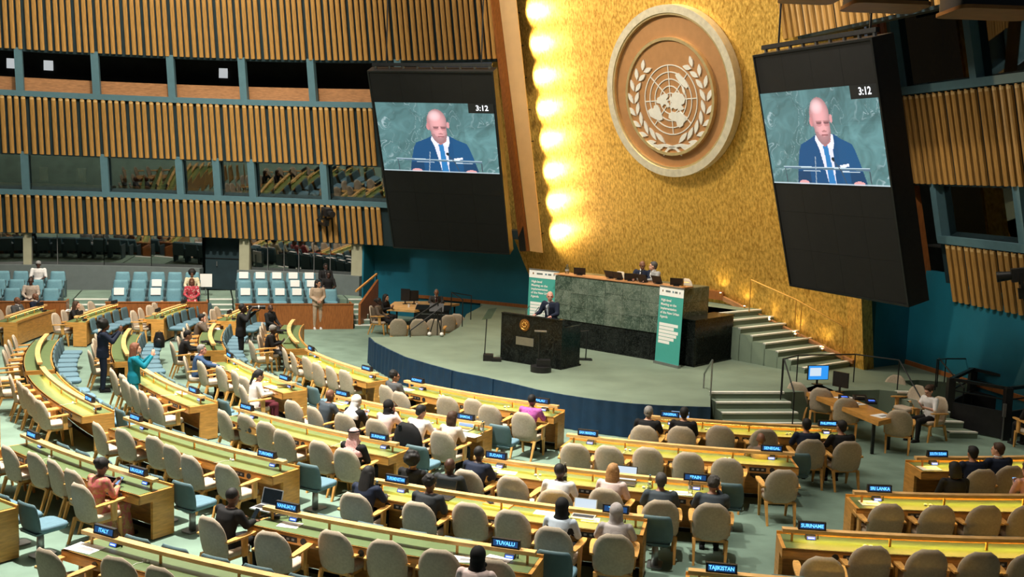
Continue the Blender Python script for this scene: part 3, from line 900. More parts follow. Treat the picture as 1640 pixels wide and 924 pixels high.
def big_screen(label, bl, h, u, W, H, vx0, vx1, vy0, vy1, depth):
    bl, h, u = Vector(bl), Vector(h).normalized(), Vector(u).normalized()
    n = h.cross(u).normalized()
    u = n.cross(h).normalized()
    t = thing('video_screen', label, 'screen', bl, group='hanging video screens')
    front = lambda x0, x1, y0, y1, o=0.0: [p + n * o for p in rect3(bl, h, u, x0, x1, y0, y1)]
    part('housing', MB().slab(front(0, W, 0, H, -0.06), -depth, n), M['black'], t)
    # LED wall built of panels with fine joints
    nxp, nyp = 4, 6
    for i in range(nxp):
        for j in range(nyp):
            part('led_panel', MB().slab(front(0.05 + (W - 0.1) * i / nxp + 0.002, 0.05 + (W - 0.1) * (i + 1) / nxp - 0.002, 0.05 + (H - 0.1) * j / nyp + 0.002, 0.05 + (H - 0.1) * (j + 1) / nyp - 0.002, -0.058), 0.05, n), M['screen_dark'], t)
    f = 0.05
    for (x0, x1, y0, y1) in ((0, W, 0, f), (0, W, H - f, H), (0, f, f, H - f), (W - f, W, f, H - f)):
        part('frame', MB().slab(front(x0, x1, y0, y1, -0.06), 0.075, n), M['blackmetal'], t)
    o = link('live_picture', VID, M['picture'], t)
    c = h * (vx0 + vx1) / 2 + u * (vy0 + vy1) / 2 + n * 0.004
    mt = basis(c, h, u)
    o.matrix_basis = mt @ Matrix.Diagonal((vx1 - vx0, vy1 - vy0, 1, 1))
    k = link('clock_digits', clock, M['clock_text'], t)
    hh = vy1 - vy0
    c = h * (vx0 + (vx1 - vx0) * 0.905) + u * (vy1 - hh * 0.065) + n * 0.008
    k.matrix_basis = basis(c, h, u) @ Matrix.Diagonal((hh * 0.105, hh * 0.105, 1, 1))
    # top truss with clamps
    part('truss', MB().bar(bl + h * 0.1 + u * (H + 0.12) - n * 0.25, bl + h * (W - 0.1) + u * (H + 0.12) - n * 0.25, 0.1), M['blackmetal'], t)
    for i in range(9):
        q = bl + h * (0.2 + (W - 0.4) * i / 8) + u * (H + 0.02) - n * 0.25
        part('clamp', MB().bar(q - u * 0.1, q + u * 0.14, 0.06), M['steel'], t)
    for x in (0.5, W - 0.5):
        q = bl + h * x + u * (H + 0.1) - n * 0.4
        part('hanger', MB().bar(q, q + Vector((0, 0, 17.9 - q.z)), 0.04), M['blackmetal'], t)
    return t
big_screen('black video screen hanging left of the gold wall showing the speaker and 3:12', (-4.08, 36.0, 2.95), (0.9578, -0.2873, 0), (-0.1113, -0.3709, 0.922), 4.15, 6.17, 0.10, 4.05, 2.84, 5.15, 0.35)
big_screen('larger black video screen hanging right of the emblem showing the speaker', (6.99, 26.6, 3.03), (0.3846, -0.9231, 0), (-0.2406, -0.1003, 0.9654), 4.15, 5.80, 0.04, 4.10, 2.66, 4.86, 0.5)

# ================================================================== EMBLEM
ER = 2.5
em_c = gw(8.12, 7.55, 0.02)
emb = thing('emblem', 'large round world map and laurel emblem on the gold wall', 'emblem', em_c)
def ew(u, v, o):          # emblem plane, unit radius -> offset from the centre
    return gd * (u * ER) + gu * (v * ER) + gnrm * o
def disc(r0, r1, z0, z1, n=64):
    mb = MB()
    vs, fs = [], []
    for i in range(n):
        a = 2 * PI * i / n
        for (r, z) in ((r0, z0), (r1, z0), (r1, z1), (r0, z1)):
            vs.append(ew(r * math.cos(a), r * math.sin(a), z))
    for i in range(n):
        j = (i + 1) % n
        for k in range(4):
            fs.append((i * 4 + k, j * 4 + k, j * 4 + (k + 1) % 4, i * 4 + (k + 1) % 4))
    return mb.add(vs, fs)
def flat(pts, z0, z1):
    return MB().slab([ew(u, v, z0) for u, v in pts], z1 - z0, gnrm)
part('backplate', disc(0.0, 0.97, 0.0, 0.16), M['seal_tan'], emb, local=True)
part('outer_rim', disc(0.91, 1.0, 0.0, 0.30), M['seal_rim'], emb, True, local=True)
part('rim_bead', disc(0.885, 0.912, 0.1, 0.27), M['seal_ring'], emb, True, local=True)
ic = (0.0, -0.055)        # the raised inner disc sits a little low
def sh(pts):
    return [(u + ic[0], v + ic[1]) for u, v in pts]
def disc2(r0, r1, z0, z1, c=ic, n=56):
    mb = disc(r0, r1, z0, z1, n)
    d = ew(c[0], c[1], 0)
    mb.v = [tuple(Vector(p) + d) for p in mb.v]
    return mb
part('inner_disc', disc2(0.0, 0.665, 0.16, 0.24), M['seal_tan'], emb, local=True)
part('inner_ring', disc2(0.655, 0.69, 0.16, 0.30), M['seal_ring'], emb, True, local=True)
mc = (0.02, -0.09); mr = 0.405
for k in range(1, 6):
    part('parallel', disc2(mr * k / 5 - 0.006, mr * k / 5 + 0.006, 0.24, 0.262, mc, 48), M['silver'], emb, local=True)
for k in range(8):
    a = PI / 4 * k + 0.02
    x0, x1 = (0.08, mr) if k % 2 else (0.0, mr)
    d = Vector((math.cos(a), math.sin(a)))
    e = Vector((-d.y, d.x)) * 0.006
    pts = [(mc[0] + d.x * x0 - e.x, mc[1] + d.y * x0 - e.y), (mc[0] + d.x * x1 - e.x, mc[1] + d.y * x1 - e.y), (mc[0] + d.x * x1 + e.x, mc[1] + d.y * x1 + e.y), (mc[0] + d.x * x0 + e.x, mc[1] + d.y * x0 + e.y)]
    part('meridian', flat(pts, 0.24, 0.26), M['silver'], emb, local=True)
def land(name, px):
    pts = [(mc[0] + (x - 358) / 143.0 * mr, mc[1] - (y - 480) / 180.0 * mr) for x, y in px]
    part('landmass', flat(pts[::-1], 0.24, 0.275), M['silver'], emb, local=True)
land('s_america', [(228, 532), (242, 522), (262, 520), (266, 505), (285, 503), (296, 522), (306, 560), (309, 580), (292, 586), (268, 578), (240, 562)])
land('n_america', [(280, 492), (288, 466), (305, 458), (322, 448), (345, 447), (348, 462), (336, 476), (344, 490), (334, 504), (322, 500), (312, 512), (300, 497)])
land('eurasia', [(352, 470), (368, 462), (372, 446), (392, 440), (408, 448), (426, 452), (440, 478), (432, 500), (416, 508), (430, 528), (412, 536), (398, 524), (384, 530), (370, 520), (358, 528), (354, 508), (366, 494), (358, 482)])
land('africa', [(342, 572), (346, 552), (362, 540), (384, 548), (404, 542), (420, 552), (432, 566), (438, 584), (424, 598), (418, 614), (400, 624), (386, 614), (384, 594), (362, 586)])
land('australia', [(394, 352), (412, 344), (430, 366), (448, 388), (460, 414), (450, 426), (432, 410), (412, 388), (400, 370)])
land('islands', [(424, 408), (434, 416), (442, 440), (438, 458), (428, 440)])
land('islands', [(338, 492), (348, 496), (352, 512), (342, 520), (334, 508)])
land('madagascar', [(436, 566), (444, 574), (440, 588), (432, 582)])
# laurel branches: pairs of leaves along each stem
for sgn in (-1, 1):
    path = []
    for i in range(9):
        t = i / 8
        a = R_(-78 + 122 * t)
        rr = 0.53 + 0.035 * math.sin(PI * t)
        path.append((rr * math.cos(a), -0.10 + rr * 0.98 * math.sin(a), a))
    for i, (x, y, a) in enumerate(path):
        tx, ty = -math.sin(a), math.cos(a)
        for side in (-1, 1):
            ang = math.atan2(ty, tx) + side * -0.52
            L = 0.19 - 0.007 * i
            Wd = 0.029
            dx, dy = math.cos(ang), math.sin(ang)
            ex, ey = -dy, dx
            pts = [(0, 0), (0.3, 0.8), (0.55, 1.0), (0.8, 0.6), (1, 0), (0.8, -0.6), (0.55, -1.0), (0.3, -0.8)]
            ox, oy = x + math.cos(a) * side * 0.012, y + math.sin(a) * side * 0.012
            pp = [(sgn * (ox + dx * L * p + ex * Wd * q), oy + dy * L * p + ey * Wd * q) for p, q in pts]
            if sgn > 0:
                pp = pp[::-1]
            part('laurel_leaf', flat(pp[::-1], 0.24, 0.28), M['silver'], emb, local=True)
    st = [(-0.14, -0.73), (-0.05, -0.655), (0.12, -0.62), (0.25, -0.635), (0.36, -0.60)]
    pp = [(sgn * x, y + 0.018) for x, y in st] + [(sgn * x, y - 0.018) for x, y in st[::-1]]
    part('laurel_stem', flat(pp if sgn < 0 else pp[::-1], 0.24, 0.285), M['silver'], emb, local=True)

# ================================================================== ROSTRUM
fd = Vector((0.75, -0.66, 0)).normalized()          # along the front, left to right
fn = Vector((0.66, 0.75, 0)).normalized()           # into the rostrum
K = Vector((4.79, 27.3, 0.75))
def ro(t, n, z):
    return K - fd * t + fn * n + Vector((0, 0, z - 0.75))
def rbx(t0, t1, n0, n1, z0, z1):
    return MB().hexa([ro(t1, n0, z0), ro(t0, n0, z0), ro(t0, n1, z0), ro(t1, n1, z0), ro(t1, n0, z1), ro(t0, n0, z1), ro(t0, n1, z1), ro(t1, n1, z1)])
ros = thing('rostrum', 'green and black marble presiding rostrum below the emblem', 'rostrum', K)
part('plinth', rbx(0.0, 4.75, 0.12, 1.9, 0.75, 1.49), M['bmarble'], ros)
for i in range(5):
    part('plinth_slab', rbx(0.55 + 0.84 * i + 0.005, 0.55 + 0.84 * (i + 1) - 0.005, 0.04, 0.12, 0.80, 1.485), M['bmarble'], ros)
part('plinth_base', rbx(-0.03, 4.8, 0.0, 1.9, 0.75, 0.80), M['bmarble'], ros)
part('wing', rbx(0.0, 0.60, 0.0, 1.95, 0.76, 1.955), M['bmarble'], ros)
part('wing_cap', rbx(-0.02, 0.62, -0.02, 1.97, 1.955, 1.985), M['bmarble'], ros)
part('core', rbx(0.58, 4.75, 0.10, 1.5, 1.49, 2.74), M['gmarble'], ros)
random.seed(11)
ncol = 7
for i in range(ncol):
    t0 = 0.56 + 4.19 * i / ncol
    t1 = 0.56 + 4.19 * (i + 1) / ncol
    zz = [1.49, 1.49 + random.uniform(0.35, 0.5), 2.33 + random.uniform(-0.06, 0.06), 2.74]
    for a, b in zip(zz[:-1], zz[1:]):
        o = part('marble_panel', rbx(t0 + 0.004, t1 - 0.004, 0.02, 0.10, a + 0.004, b - 0.004), M['gmarble'] if random.random() < 0.55 else M['gmarble2'], ros)
for i in range(3):
    for a, b in ((1.96, 2.35), (2.35, 2.74)):
        part('marble_panel', rbx(0.53, 0.58, 0.1 + 0.46 * i + 0.004, 0.1 + 0.46 * (i + 1) - 0.004, a + 0.004, b - 0.004), M['gmarble'], ros)
part('worktop', rbx(0.50, 4.8, 0.0, 0.62, 2.755, 2.785), M['tan_wood'], ros)
part('dais_floor', rbx(0.6, 4.75, 1.5, 3.2, 1.49, 1.95), M['stage_carpet'], ros)

# stairs up the right side of the rostrum along the gold wall
tread_dir = gf * -1
sr = thing('rostrum_stairs', 'green carpeted stairs with white edges along the gold wall', 'stairs', (0, 0, 0), kind='structure')
b0 = Vector((9.04, 28.14, 0.9)); climb = -gd
for i in range(8):
    z = 0.90 + 0.15 * i
    wdt = 2.15 if i < 6 else 2.6
    a = b0 + climb * (0.42 * i) + tread_dir * 0.25; a.z = 0
    b = a - tread_dir * wdt
    c, d = b + climb * (0.45 if i < 7 else 2.4), a + climb * (0.45 if i < 7 else 2.4)
    tr = part('tread', MB().prism([a[:2], b[:2], c[:2], d[:2]], 0.75, z), M['stage_carpet'], sr)
    e, f = b + climb * 0.09, a + climb * 0.09
    part('nosing', MB().prism([(a - climb * 0.006)[:2], (b - climb * 0.006)[:2], e[:2], f[:2]], z - 0.035, z + 0.005), M['nosing'], tr)
part('stringer', MB().slab([gw(13.9, 0.12, 0.10), gw(13.9, 0.22, 0.10), gw(9.6, 1.50, 0.10), gw(9.6, 1.36, 0.10)], 0.08, gnrm), M['tan_wood'], sr)
vent = part('trim_1', MB().slab([gw(8.55, 1.35, 0.05), gw(9.55, 1.35, 0.05), gw(9.55, 1.62, 0.05), gw(8.55, 1.62, 0.05)], 0.05, gnrm), M['panel_wood'], None)
tag(vent, 'wooden vent grille at the foot of the gold wall', 'vent', kind='structure')
for k in range(5):
    h = 0.42 + 0.30 * k
    p = gw(13.0 - 0.86 * k, h, 0.22)
    t = thing('stair_lamp', 'small lamp %s up the stair stringer glowing on the gold wall' % ['first', 'second', 'third', 'fourth', 'fifth'][k], 'lamp', p, group='stair lamps on the stringer')
    part('body', MB().cyl(p - gu * 0.03, 0.035, 0.06, 10), M['brass'], t, True)
    part('lens', MB().cyl(p + gu * 0.006, 0.028, 0.012, 10), M['lamp_white'], t, True)
    spot('stair_light', p + gu * 0.03, gw(12.7 - 0.86 * k, h + 1.2, 0.0), 26, 120, 1.0, (1, 0.75, 0.3), 0.03)
rail = thing('brass_handrail', 'thin brass handrail along the rostrum stairs', 'handrail', gw(13.2, 0.2, 0.9))
rp = [gw(13.35, 1.12, 1.9), gw(9.4, 2.42, 1.9)]
rp = [Vector((8.96, 28.31, 0.9)), Vector((7.83, 29.04, 1.50)), Vector((6.70, 29.69, 1.95))]
tops = [Vector((p.x, p.y, p.z + 0.92)) for p in rp]
part('rail', MB().tube(tops, 0.02, 8), M['brass'], rail, True)
for p, q in zip(rp, tops):
    part('post', MB().tube([p, q], 0.014, 8), M['brass'], rail, True)
q2 = rp[1].lerp(rp[0], 0.12)
part('post', MB().tube([q2, tops[1].lerp(tops[0], 0.12)], 0.014, 8), M['brass'], rail, True)

# ================================================================== LECTERN
ld = Vector((0.80, -0.60, 0)); ln = Vector((0.60, 0.80, 0))
LK = Vector((1.29, 26.28, 0.75))
def le(t, n, z):
    return LK - ld * t + ln * n + Vector((0, 0, z - 0.75))
def lbx(t0, t1, n0, n1, z0, z1, z1b=None):
    zb = z1 if z1b is None else z1b
    return MB().hexa([le(t1, n0, z0), le(t0, n0, z0), le(t0, n1, z0), le(t1, n1, z0), le(t1, n0, z1), le(t0, n0, z1), le(t0, n1, zb), le(t1, n1, zb)])
lec = thing('lectern', 'black marble speaker lectern with round bronze seal', 'lectern', LK)
part('front_slab', lbx(0.0, 1.92, 0.0, 0.10, 0.76, 1.98), M['bmarble'], lec)
part('side_slab', lbx(0.0, 0.10, 0.10, 0.85, 0.76, 1.80), M['bmarble'], lec)
part('side_slab', lbx(1.82, 1.92, 0.10, 0.85, 0.76, 1.80), M['bmarble'], lec)
part('reading_top', lbx(0.10, 1.82, 0.10, 0.55, 1.80, 1.93, 1.80), M['bmarble'], lec)
part('top_ledge', lbx(0.0, 1.92, -0.02, 0.12, 1.98, 2.005), M['bmarble'], lec)
part('plinth', lbx(-0.03, 1.95, -0.03, 0.88, 0.75, 0.79), M['bmarble'], lec)
sc = le(1.16, -0.005, 1.75)
sd = part('seal', MB().cyl(sc, 0.155, 0.03, 28, ln), M['bronze'], lec, True)
part('seal_ring', MB().tube([sc - ln * 0.02 + ld * 0.115 * math.cos(2 * PI * i / 24) + Vector((0, 0, 0.115 * math.sin(2 * PI * i / 24))) for i in range(25)], 0.010, 6), M['brass'], sd, True)
for i in range(7):
    a = 2 * PI * i / 7
    part('seal_relief', MB().ell(sc - ln * 0.018 + ld * 0.06 * math.cos(a) + Vector((0, 0, 0.06 * math.sin(a))), (0.025, 0.025, 0.03), 8, 6), M['brass'], sd, True)
part('plaque', MB().hexa([le(1.42, -0.012, 1.22), le(0.86, -0.012, 1.22), le(0.86, 0.0, 1.22), le(1.42, 0.0, 1.22), le(1.42, -0.012, 1.43), le(0.86, -0.012, 1.43), le(0.86, 0.0, 1.43), le(1.42, 0.0, 1.43)]), M['steel'], lec)
for x in (1.25, 0.95, 0.7):
    part('microphone', MB().tube([le(x, 0.16, 1.98), le(x, 0.14, 2.10), le(x - 0.03, 0.26, 2.22)], [0.006, 0.006, 0.012], 6), M['black'], lec, True)
# speech prompters and stands in front of the lectern
t = thing('prompter_stand', 'black round based prompter stand before the lectern front', 'stand', (0.783, 25.93, 0.75))
c = Vector((0.783, 25.93, 0.75))
part('base', MB().cyl(c + Vector((0, 0, 0.07)), 0.26, 0.14, 24), M['black'], t, True)
part('monitor', MB().box(c + Vector((0.06, 0.02, 0.22)), (0.34, 0.26, 0.16)), M['black'], t)
part('pole', MB().tube([c + Vector((-0.06, 0, 0.1)), c + Vector((-0.06, 0, 1.0))], 0.02, 8), M['blackmetal'], t, True)
part('tray', MB().box(c + Vector((-0.04, 0, 1.01)), (0.30, 0.2, 0.02)), M['steel'], t)
t = thing('prompter_stand', 'prompter glass on a thin pole left of the lectern', 'stand', (-0.535, 27.26, 0.75))
c = Vector((-0.535, 27.26, 0.75))
part('base', MB().box(c + Vector((-0.02, 0, 0.08)), (0.26, 0.3, 0.16)), M['black'], t)
part('foot', MB().box(c + Vector((0.2, -0.05, 0.04)), (0.25, 0.26, 0.08)), M['black'], t)
part('pole', MB().tube([c + Vector((-0.12, 0, 0.1)), c + Vector((-0.09, 0, 1.08))], 0.014, 8), M['blackmetal'], t, True)
part('glass_plate', MB().slab([c + Vector((-0.22, 0.02, 1.05)), c + Vector((0.02, 0.05, 1.09)), c + Vector((0.16, 0.18, 1.36)), c + Vector((-0.06, 0.16, 1.32))], 0.008, (0, -0.8, 0.6)), M['glass'], t)
t = thing('prompter_stand', 'black prompter bracket right of the lectern side', 'stand', (2.02, 27.87, 0.75))
c = Vector((2.02, 27.87, 0.75))
part('pole', MB().tube([c, c + Vector((0.02, 0, 0.75))], 0.016, 8), M['blackmetal'], t, True)
part('arm', MB().tube([c + Vector((0.06, 0, 0.78)), c + Vector((-0.24, 0.0, 0.74))], 0.014, 8), M['blackmetal'], t, True)
part('foot', MB().box(c + Vector((0, 0, 0.01)), (0.34, 0.3, 0.02)), M['blackmetal'], t)

# ================================================================== ROLL-UP BANNERS
def banner(label, bl, br, h, lean):
    bl, br = Vector(bl), Vector(br)
    hd = (br - bl); W = hd.length; hd.normalize()
    nn = Vector((hd.y, -hd.x, 0)).normalized()
    u = (Vector((0, 0, 1)) - nn * lean).normalized()
    t = thing('roll_up_banner', label, 'banner', bl, group='teal roll-up banners')
    f = lambda x0, x1, y0, y1, o=0.0: [bl + hd * (W * x) + u * (h * y) + nn * o for x, y in ((x0, y0), (x1, y0), (x1, y1), (x0, y1))]
    part('base_cassette', MB().slab(f(-0.02, 1.02, 0.0, 0.035, -0.05), 0.1, nn), M['steel'], t)
    part('sheet', MB().slab(f(0, 1, 0.03, 1.0), 0.008, nn), M['teal_banner'], t)
    part('header', MB().slab(f(0, 1, 0.885, 1.0, 0.008), 0.004, nn), M['paper'], t)
    part('top_bar', MB().slab(f(-0.01, 1.01, 0.995, 1.012, -0.01), 0.03, nn), M['steel'], t)
    part('pole', MB().tube([bl + hd * W / 2 - nn * 0.03, bl + hd * W / 2 - nn * 0.03 + u * h], 0.012, 6), M['steel'], t)
    def line(txt, y, size, m, x=0.09, bold=True):
        me = text_mesh(txt, size * h, 'lettering', 0.0, 'LEFT', bold)
        o = link('lettering', me, m, t)
        o.matrix_basis = basis(hd * (W * x) + u * (h * y) + nn * 0.0135, hd, u)
    for i, s in enumerate(('High-level', 'Meeting on the', 'implementation', 'of the New Urban', 'Agenda')):
        line(s, 0.83 - 0.053 * i, 0.046, M['paper'])
    for i, wd in enumerate((0.86, 0.70, 0.88, 0.82, 0.72, 0.55)):
        part('text_strip', MB().slab(f(0.08, wd, 0.50 - 0.045 * i, 0.538 - 0.045 * i, 0.008), 0.003, nn), M['paper'], t)
    for x0, x1, m in ((0.12, 0.16, 'bronze'), (0.26, 0.46, 'grey'), (0.54, 0.60, 'blue_seat'), (0.64, 0.75, 'grey'), (0.82, 0.87, 'laptop_grey')):
        part('logo_mark', MB().slab(f(x0, x1, 0.935, 0.958, 0.012), 0.003, nn), M[m], t)
    return t
banner('teal roll-up banner with white heading standing right of the rostrum front', (3.85, 27.76, 0.75), (4.37, 27.04, 0.75), 2.05, 0.03)
banner('teal roll-up banner with white heading behind the speaker at the lectern', (0.48, 31.28, 0.75), (1.33, 30.66, 0.75), 2.06, 0.02)

# ================================================================== DESKS
DESK_GAP = 0.27
def make_desk(key, row, a0, a1, desc, lit=1.0, plates=(None, None)):
    R = ROW[row]
    mid = (a0 + a1) / 2
    t = thing('delegate_desk', 'curved wooden delegate desk, %s' % desc, 'desk', pol(R, mid, 0))
    da = lambda m: math.degrees(m / R)
    n = max(4, int(abs(a1 - a0) / 1.2))
    part('desk_top', MB().arc(R - 0.27, R + 0.37, 0.705, 0.735, a0, a1, n), M['wood'], t)
    part('leather_pad', MB().arc(R - 0.235, R + 0.335, 0.735, 0.741, a0 + da(0.05), a1 - da(0.05), n), M['pad'], t)
    part('back_strip', MB().arc(R - 0.27, R - 0.245, 0.735, 0.775, a0, a1, n), M['wood'], t)
    fas = part('fascia', MB().arc(R + 0.345, R + 0.37, 0.60, 0.735, a0, a1, n), M['wood'], t)
    part('front_panel', MB().arc(R - 0.25, R - 0.225, 0.06, 0.705, a0 + da(0.02), a1 - da(0.02), n), M['wood'], t)
    part('kick_board', MB().arc(R - 0.21, R - 0.19, 0.0, 0.06, a0 + da(0.05), a1 - da(0.05), n), M['black'], t)
    for e0, e1 in ((a0, a0 + da(0.05)), (a1 - da(0.05), a1)):
        part('end_panel', MB().arc(R - 0.27, R + 0.12, 0.02, 0.705, e0, e1, 1), M['wood'], t)
        part('end_fascia', MB().arc(R + 0.12, R + 0.37, 0.60, 0.705, e0, e1, 1), M['wood'], t)
    part('ledge_rail', MB().arc(R - 0.01, R + 0.10, 0.87, 0.92, a0 + da(0.03), a1 - da(0.03), n), M['wood_rail'], t)
    k = 5
    for i in range(k):
        a = a0 + da(0.15) + (a1 - a0 - da(0.3)) * i / (k - 1)
        part('rail_post', MB().arc(R + 0.035, R + 0.055, 0.741, 0.87, a, a + da(0.03), 1), M['wood'], t)
    if lit > 0:
        m = M['lamp_yellow'] if lit >= 1 else (M['lamp_soft'] if lit > 0.6 else M['lamp_dim'])
        part('desk_light', MB().arc(R + 0.0, R + 0.05, 0.858, 0.868, a0 + da(0.25), a1 - da(0.25), n), m, t)
    for i in range(3):                      # voting and earphone panels on the fascia, a round loudspeaker each side
        a = a0 + (a1 - a0) * (i + 0.5) / 3
        vp = part('voting_panel', MB().arc(R + 0.368, R + 0.376, 0.63, 0.70, a - da(0.14), a + da(0.14), 2), M['black'], t)
        for j in range(3):
            b = a + da(-0.08 + 0.08 * j)
            part('button', MB().arc(R + 0.376, R + 0.380, 0.652, 0.68, b - da(0.02), b + da(0.02), 1), M['steel'], vp)
        for s in (-1, 1):
            b = a + s * da(0.24)
            q = pol(R + 0.374, b, 0.665)
            part('loudspeaker', MB().cyl(q, 0.045, 0.012, 14, pol(1, b, 0) - pol(0, b, 0)), M['black'], t, True)
    # delegation nameplates on the ledge and microphone units on the pad
    for side, txt in zip((0, 1), plates):
        if not txt:
            continue
        a = (a0 + da(0.42)) if side == 0 else (a1 - da(0.42))
        where = 'left' if side == 0 else 'right'
        nameplate(row, a, txt, 'blue lettered nameplate, %s end of desk, %s' % (where, desc))
        mic_unit(row, a + da(0.02), 'small microphone unit, %s end of desk, %s' % (where, desc))
        a2 = a + (1 if side == 0 else -1) * da(0.75)
        earpiece(row, a2, 'white earpieces near %s end of desk, %s' % (where, desc))
    return t

M['lamp_dim'] = emat('desk_lamp_tube_dim', (1.0, 0.65, 0.14), 7.0, (0.3, 0.3, 0.3))
M['lamp_soft'] = emat('desk_lamp_tube_soft', (1.0, 0.66, 0.16), 20.0, (0.3, 0.3, 0.3))
np_house = MB().hexa([(-0.185, -0.045, 0), (0.185, -0.045, 0), (0.185, 0.035, 0), (-0.185, 0.035, 0), (-0.185, -0.028, 0.112), (0.185, -0.028, 0.112), (0.185, 0.02, 0.112), (-0.185, 0.02, 0.112)]).mesh('housing')
np_scr = MB().slab([(-0.16, -0.0425, 0.022), (0.16, -0.0425, 0.022), (0.16, -0.0312, 0.096), (-0.16, -0.0312, 0.096)], 0.003, (0, -1, 0.15)).mesh('display')
txt_cache = {}
def local_frame(r, a, z):
    """x along the row to the viewer's right, -y outwards to the delegates"""
    p = pol(r, a, z)
    return p, R_(a) + PI / 2
def nameplate(row, a, txt, label):
    p, rz = local_frame(ROW[row] + 0.04, a, 0.92)
    t = thing('nameplate', label, 'nameplate', p, rz, 'delegation nameplates')
    link('housing', np_house, M['black'], t)
    link('display', np_scr, M['plate_screen'], t)
    if txt not in txt_cache:
        me = text_mesh(txt, 0.066, 'lettering', 0.0, 'CENTER', True)
        w = max(v.co.x for v in me.vertices) - min(v.co.x for v in me.vertices)
        if w > 0.30:
            for v in me.vertices:
                v.co.x *= 0.30 / w
        txt_cache[txt] = me
    o = link('lettering', txt_cache[txt], M['plate_text'], t)
    o.location = (0, -0.0415, 0.060)
    o.rotation_euler = (PI / 2 - 0.15, 0, 0)
    return t
mic_base = MB().hexa([(-0.07, -0.06, 0), (0.07, -0.06, 0), (0.07, 0.05, 0), (-0.07, 0.05, 0), (-0.065, -0.04, 0.05), (0.065, -0.04, 0.05), (0.065, 0.045, 0.065), (-0.065, 0.045, 0.065)]).mesh('base')
mic_scr = MB().slab([(-0.055, -0.0605, 0.008), (0.055, -0.0605, 0.008), (0.055, -0.0455, 0.045), (-0.055, -0.0455, 0.045)], 0.003, (0, -1, 0.4)).mesh('display')
mic_txt = MB().slab([(-0.042, -0.060, 0.02), (0.042, -0.060, 0.02), (0.042, -0.0535, 0.034), (-0.042, -0.0535, 0.034)], 0.003, (0, -1, 0.4)).mesh('display_text')
mic_neck = MB().tube([(0.1, 0.0, 0.0), (0.1, 0.0, 0.05), (0.10, -0.03, 0.18), (0.09, -0.10, 0.26)], [0.012, 0.006, 0.005, 0.011], 6).mesh('gooseneck')
def mic_unit(row, a, label):
    p, rz = local_frame(ROW[row] - 0.10, a, 0.741)
    t = thing('microphone_unit', label, 'microphone', p, rz, 'delegate microphone units')
    b = link('base', mic_base, M['black'], t)
    link('display', mic_scr, M['mic_screen'], t)
    link('display_text', mic_txt, M['mic_text'], t)
    link('gooseneck', mic_neck, M['black'], t)
ear_a = MB().ell((-0.04, 0, 0.016), (0.030, 0.024, 0.016), 10, 6).mesh('earpiece', smooth=True)
ear_b = MB().ell((0.035, 0.012, 0.016), (0.030, 0.022, 0.016), 10, 6).mesh('earpiece', smooth=True)
ear_c = MB().tube([(0, 0, 0.006), (-0.02, -0.12, 0.006), (0.03, -0.22, 0.006), (0.02, -0.30, 0.006)], 0.003, 5).mesh('cord')
def earpiece(row, a, label):
    p, rz = local_frame(ROW[row] + 0.10, a, 0.741)
    t = thing('earpiece_set', label, 'earpiece', p, rz + random.uniform(-0.4, 0.4), 'white earpiece sets')
    link('earpiece', ear_a, M['white'], t); link('earpiece', ear_b, M['white'], t); link('cord', ear_c, M['white'], t)

random.seed(5)
DK = {}
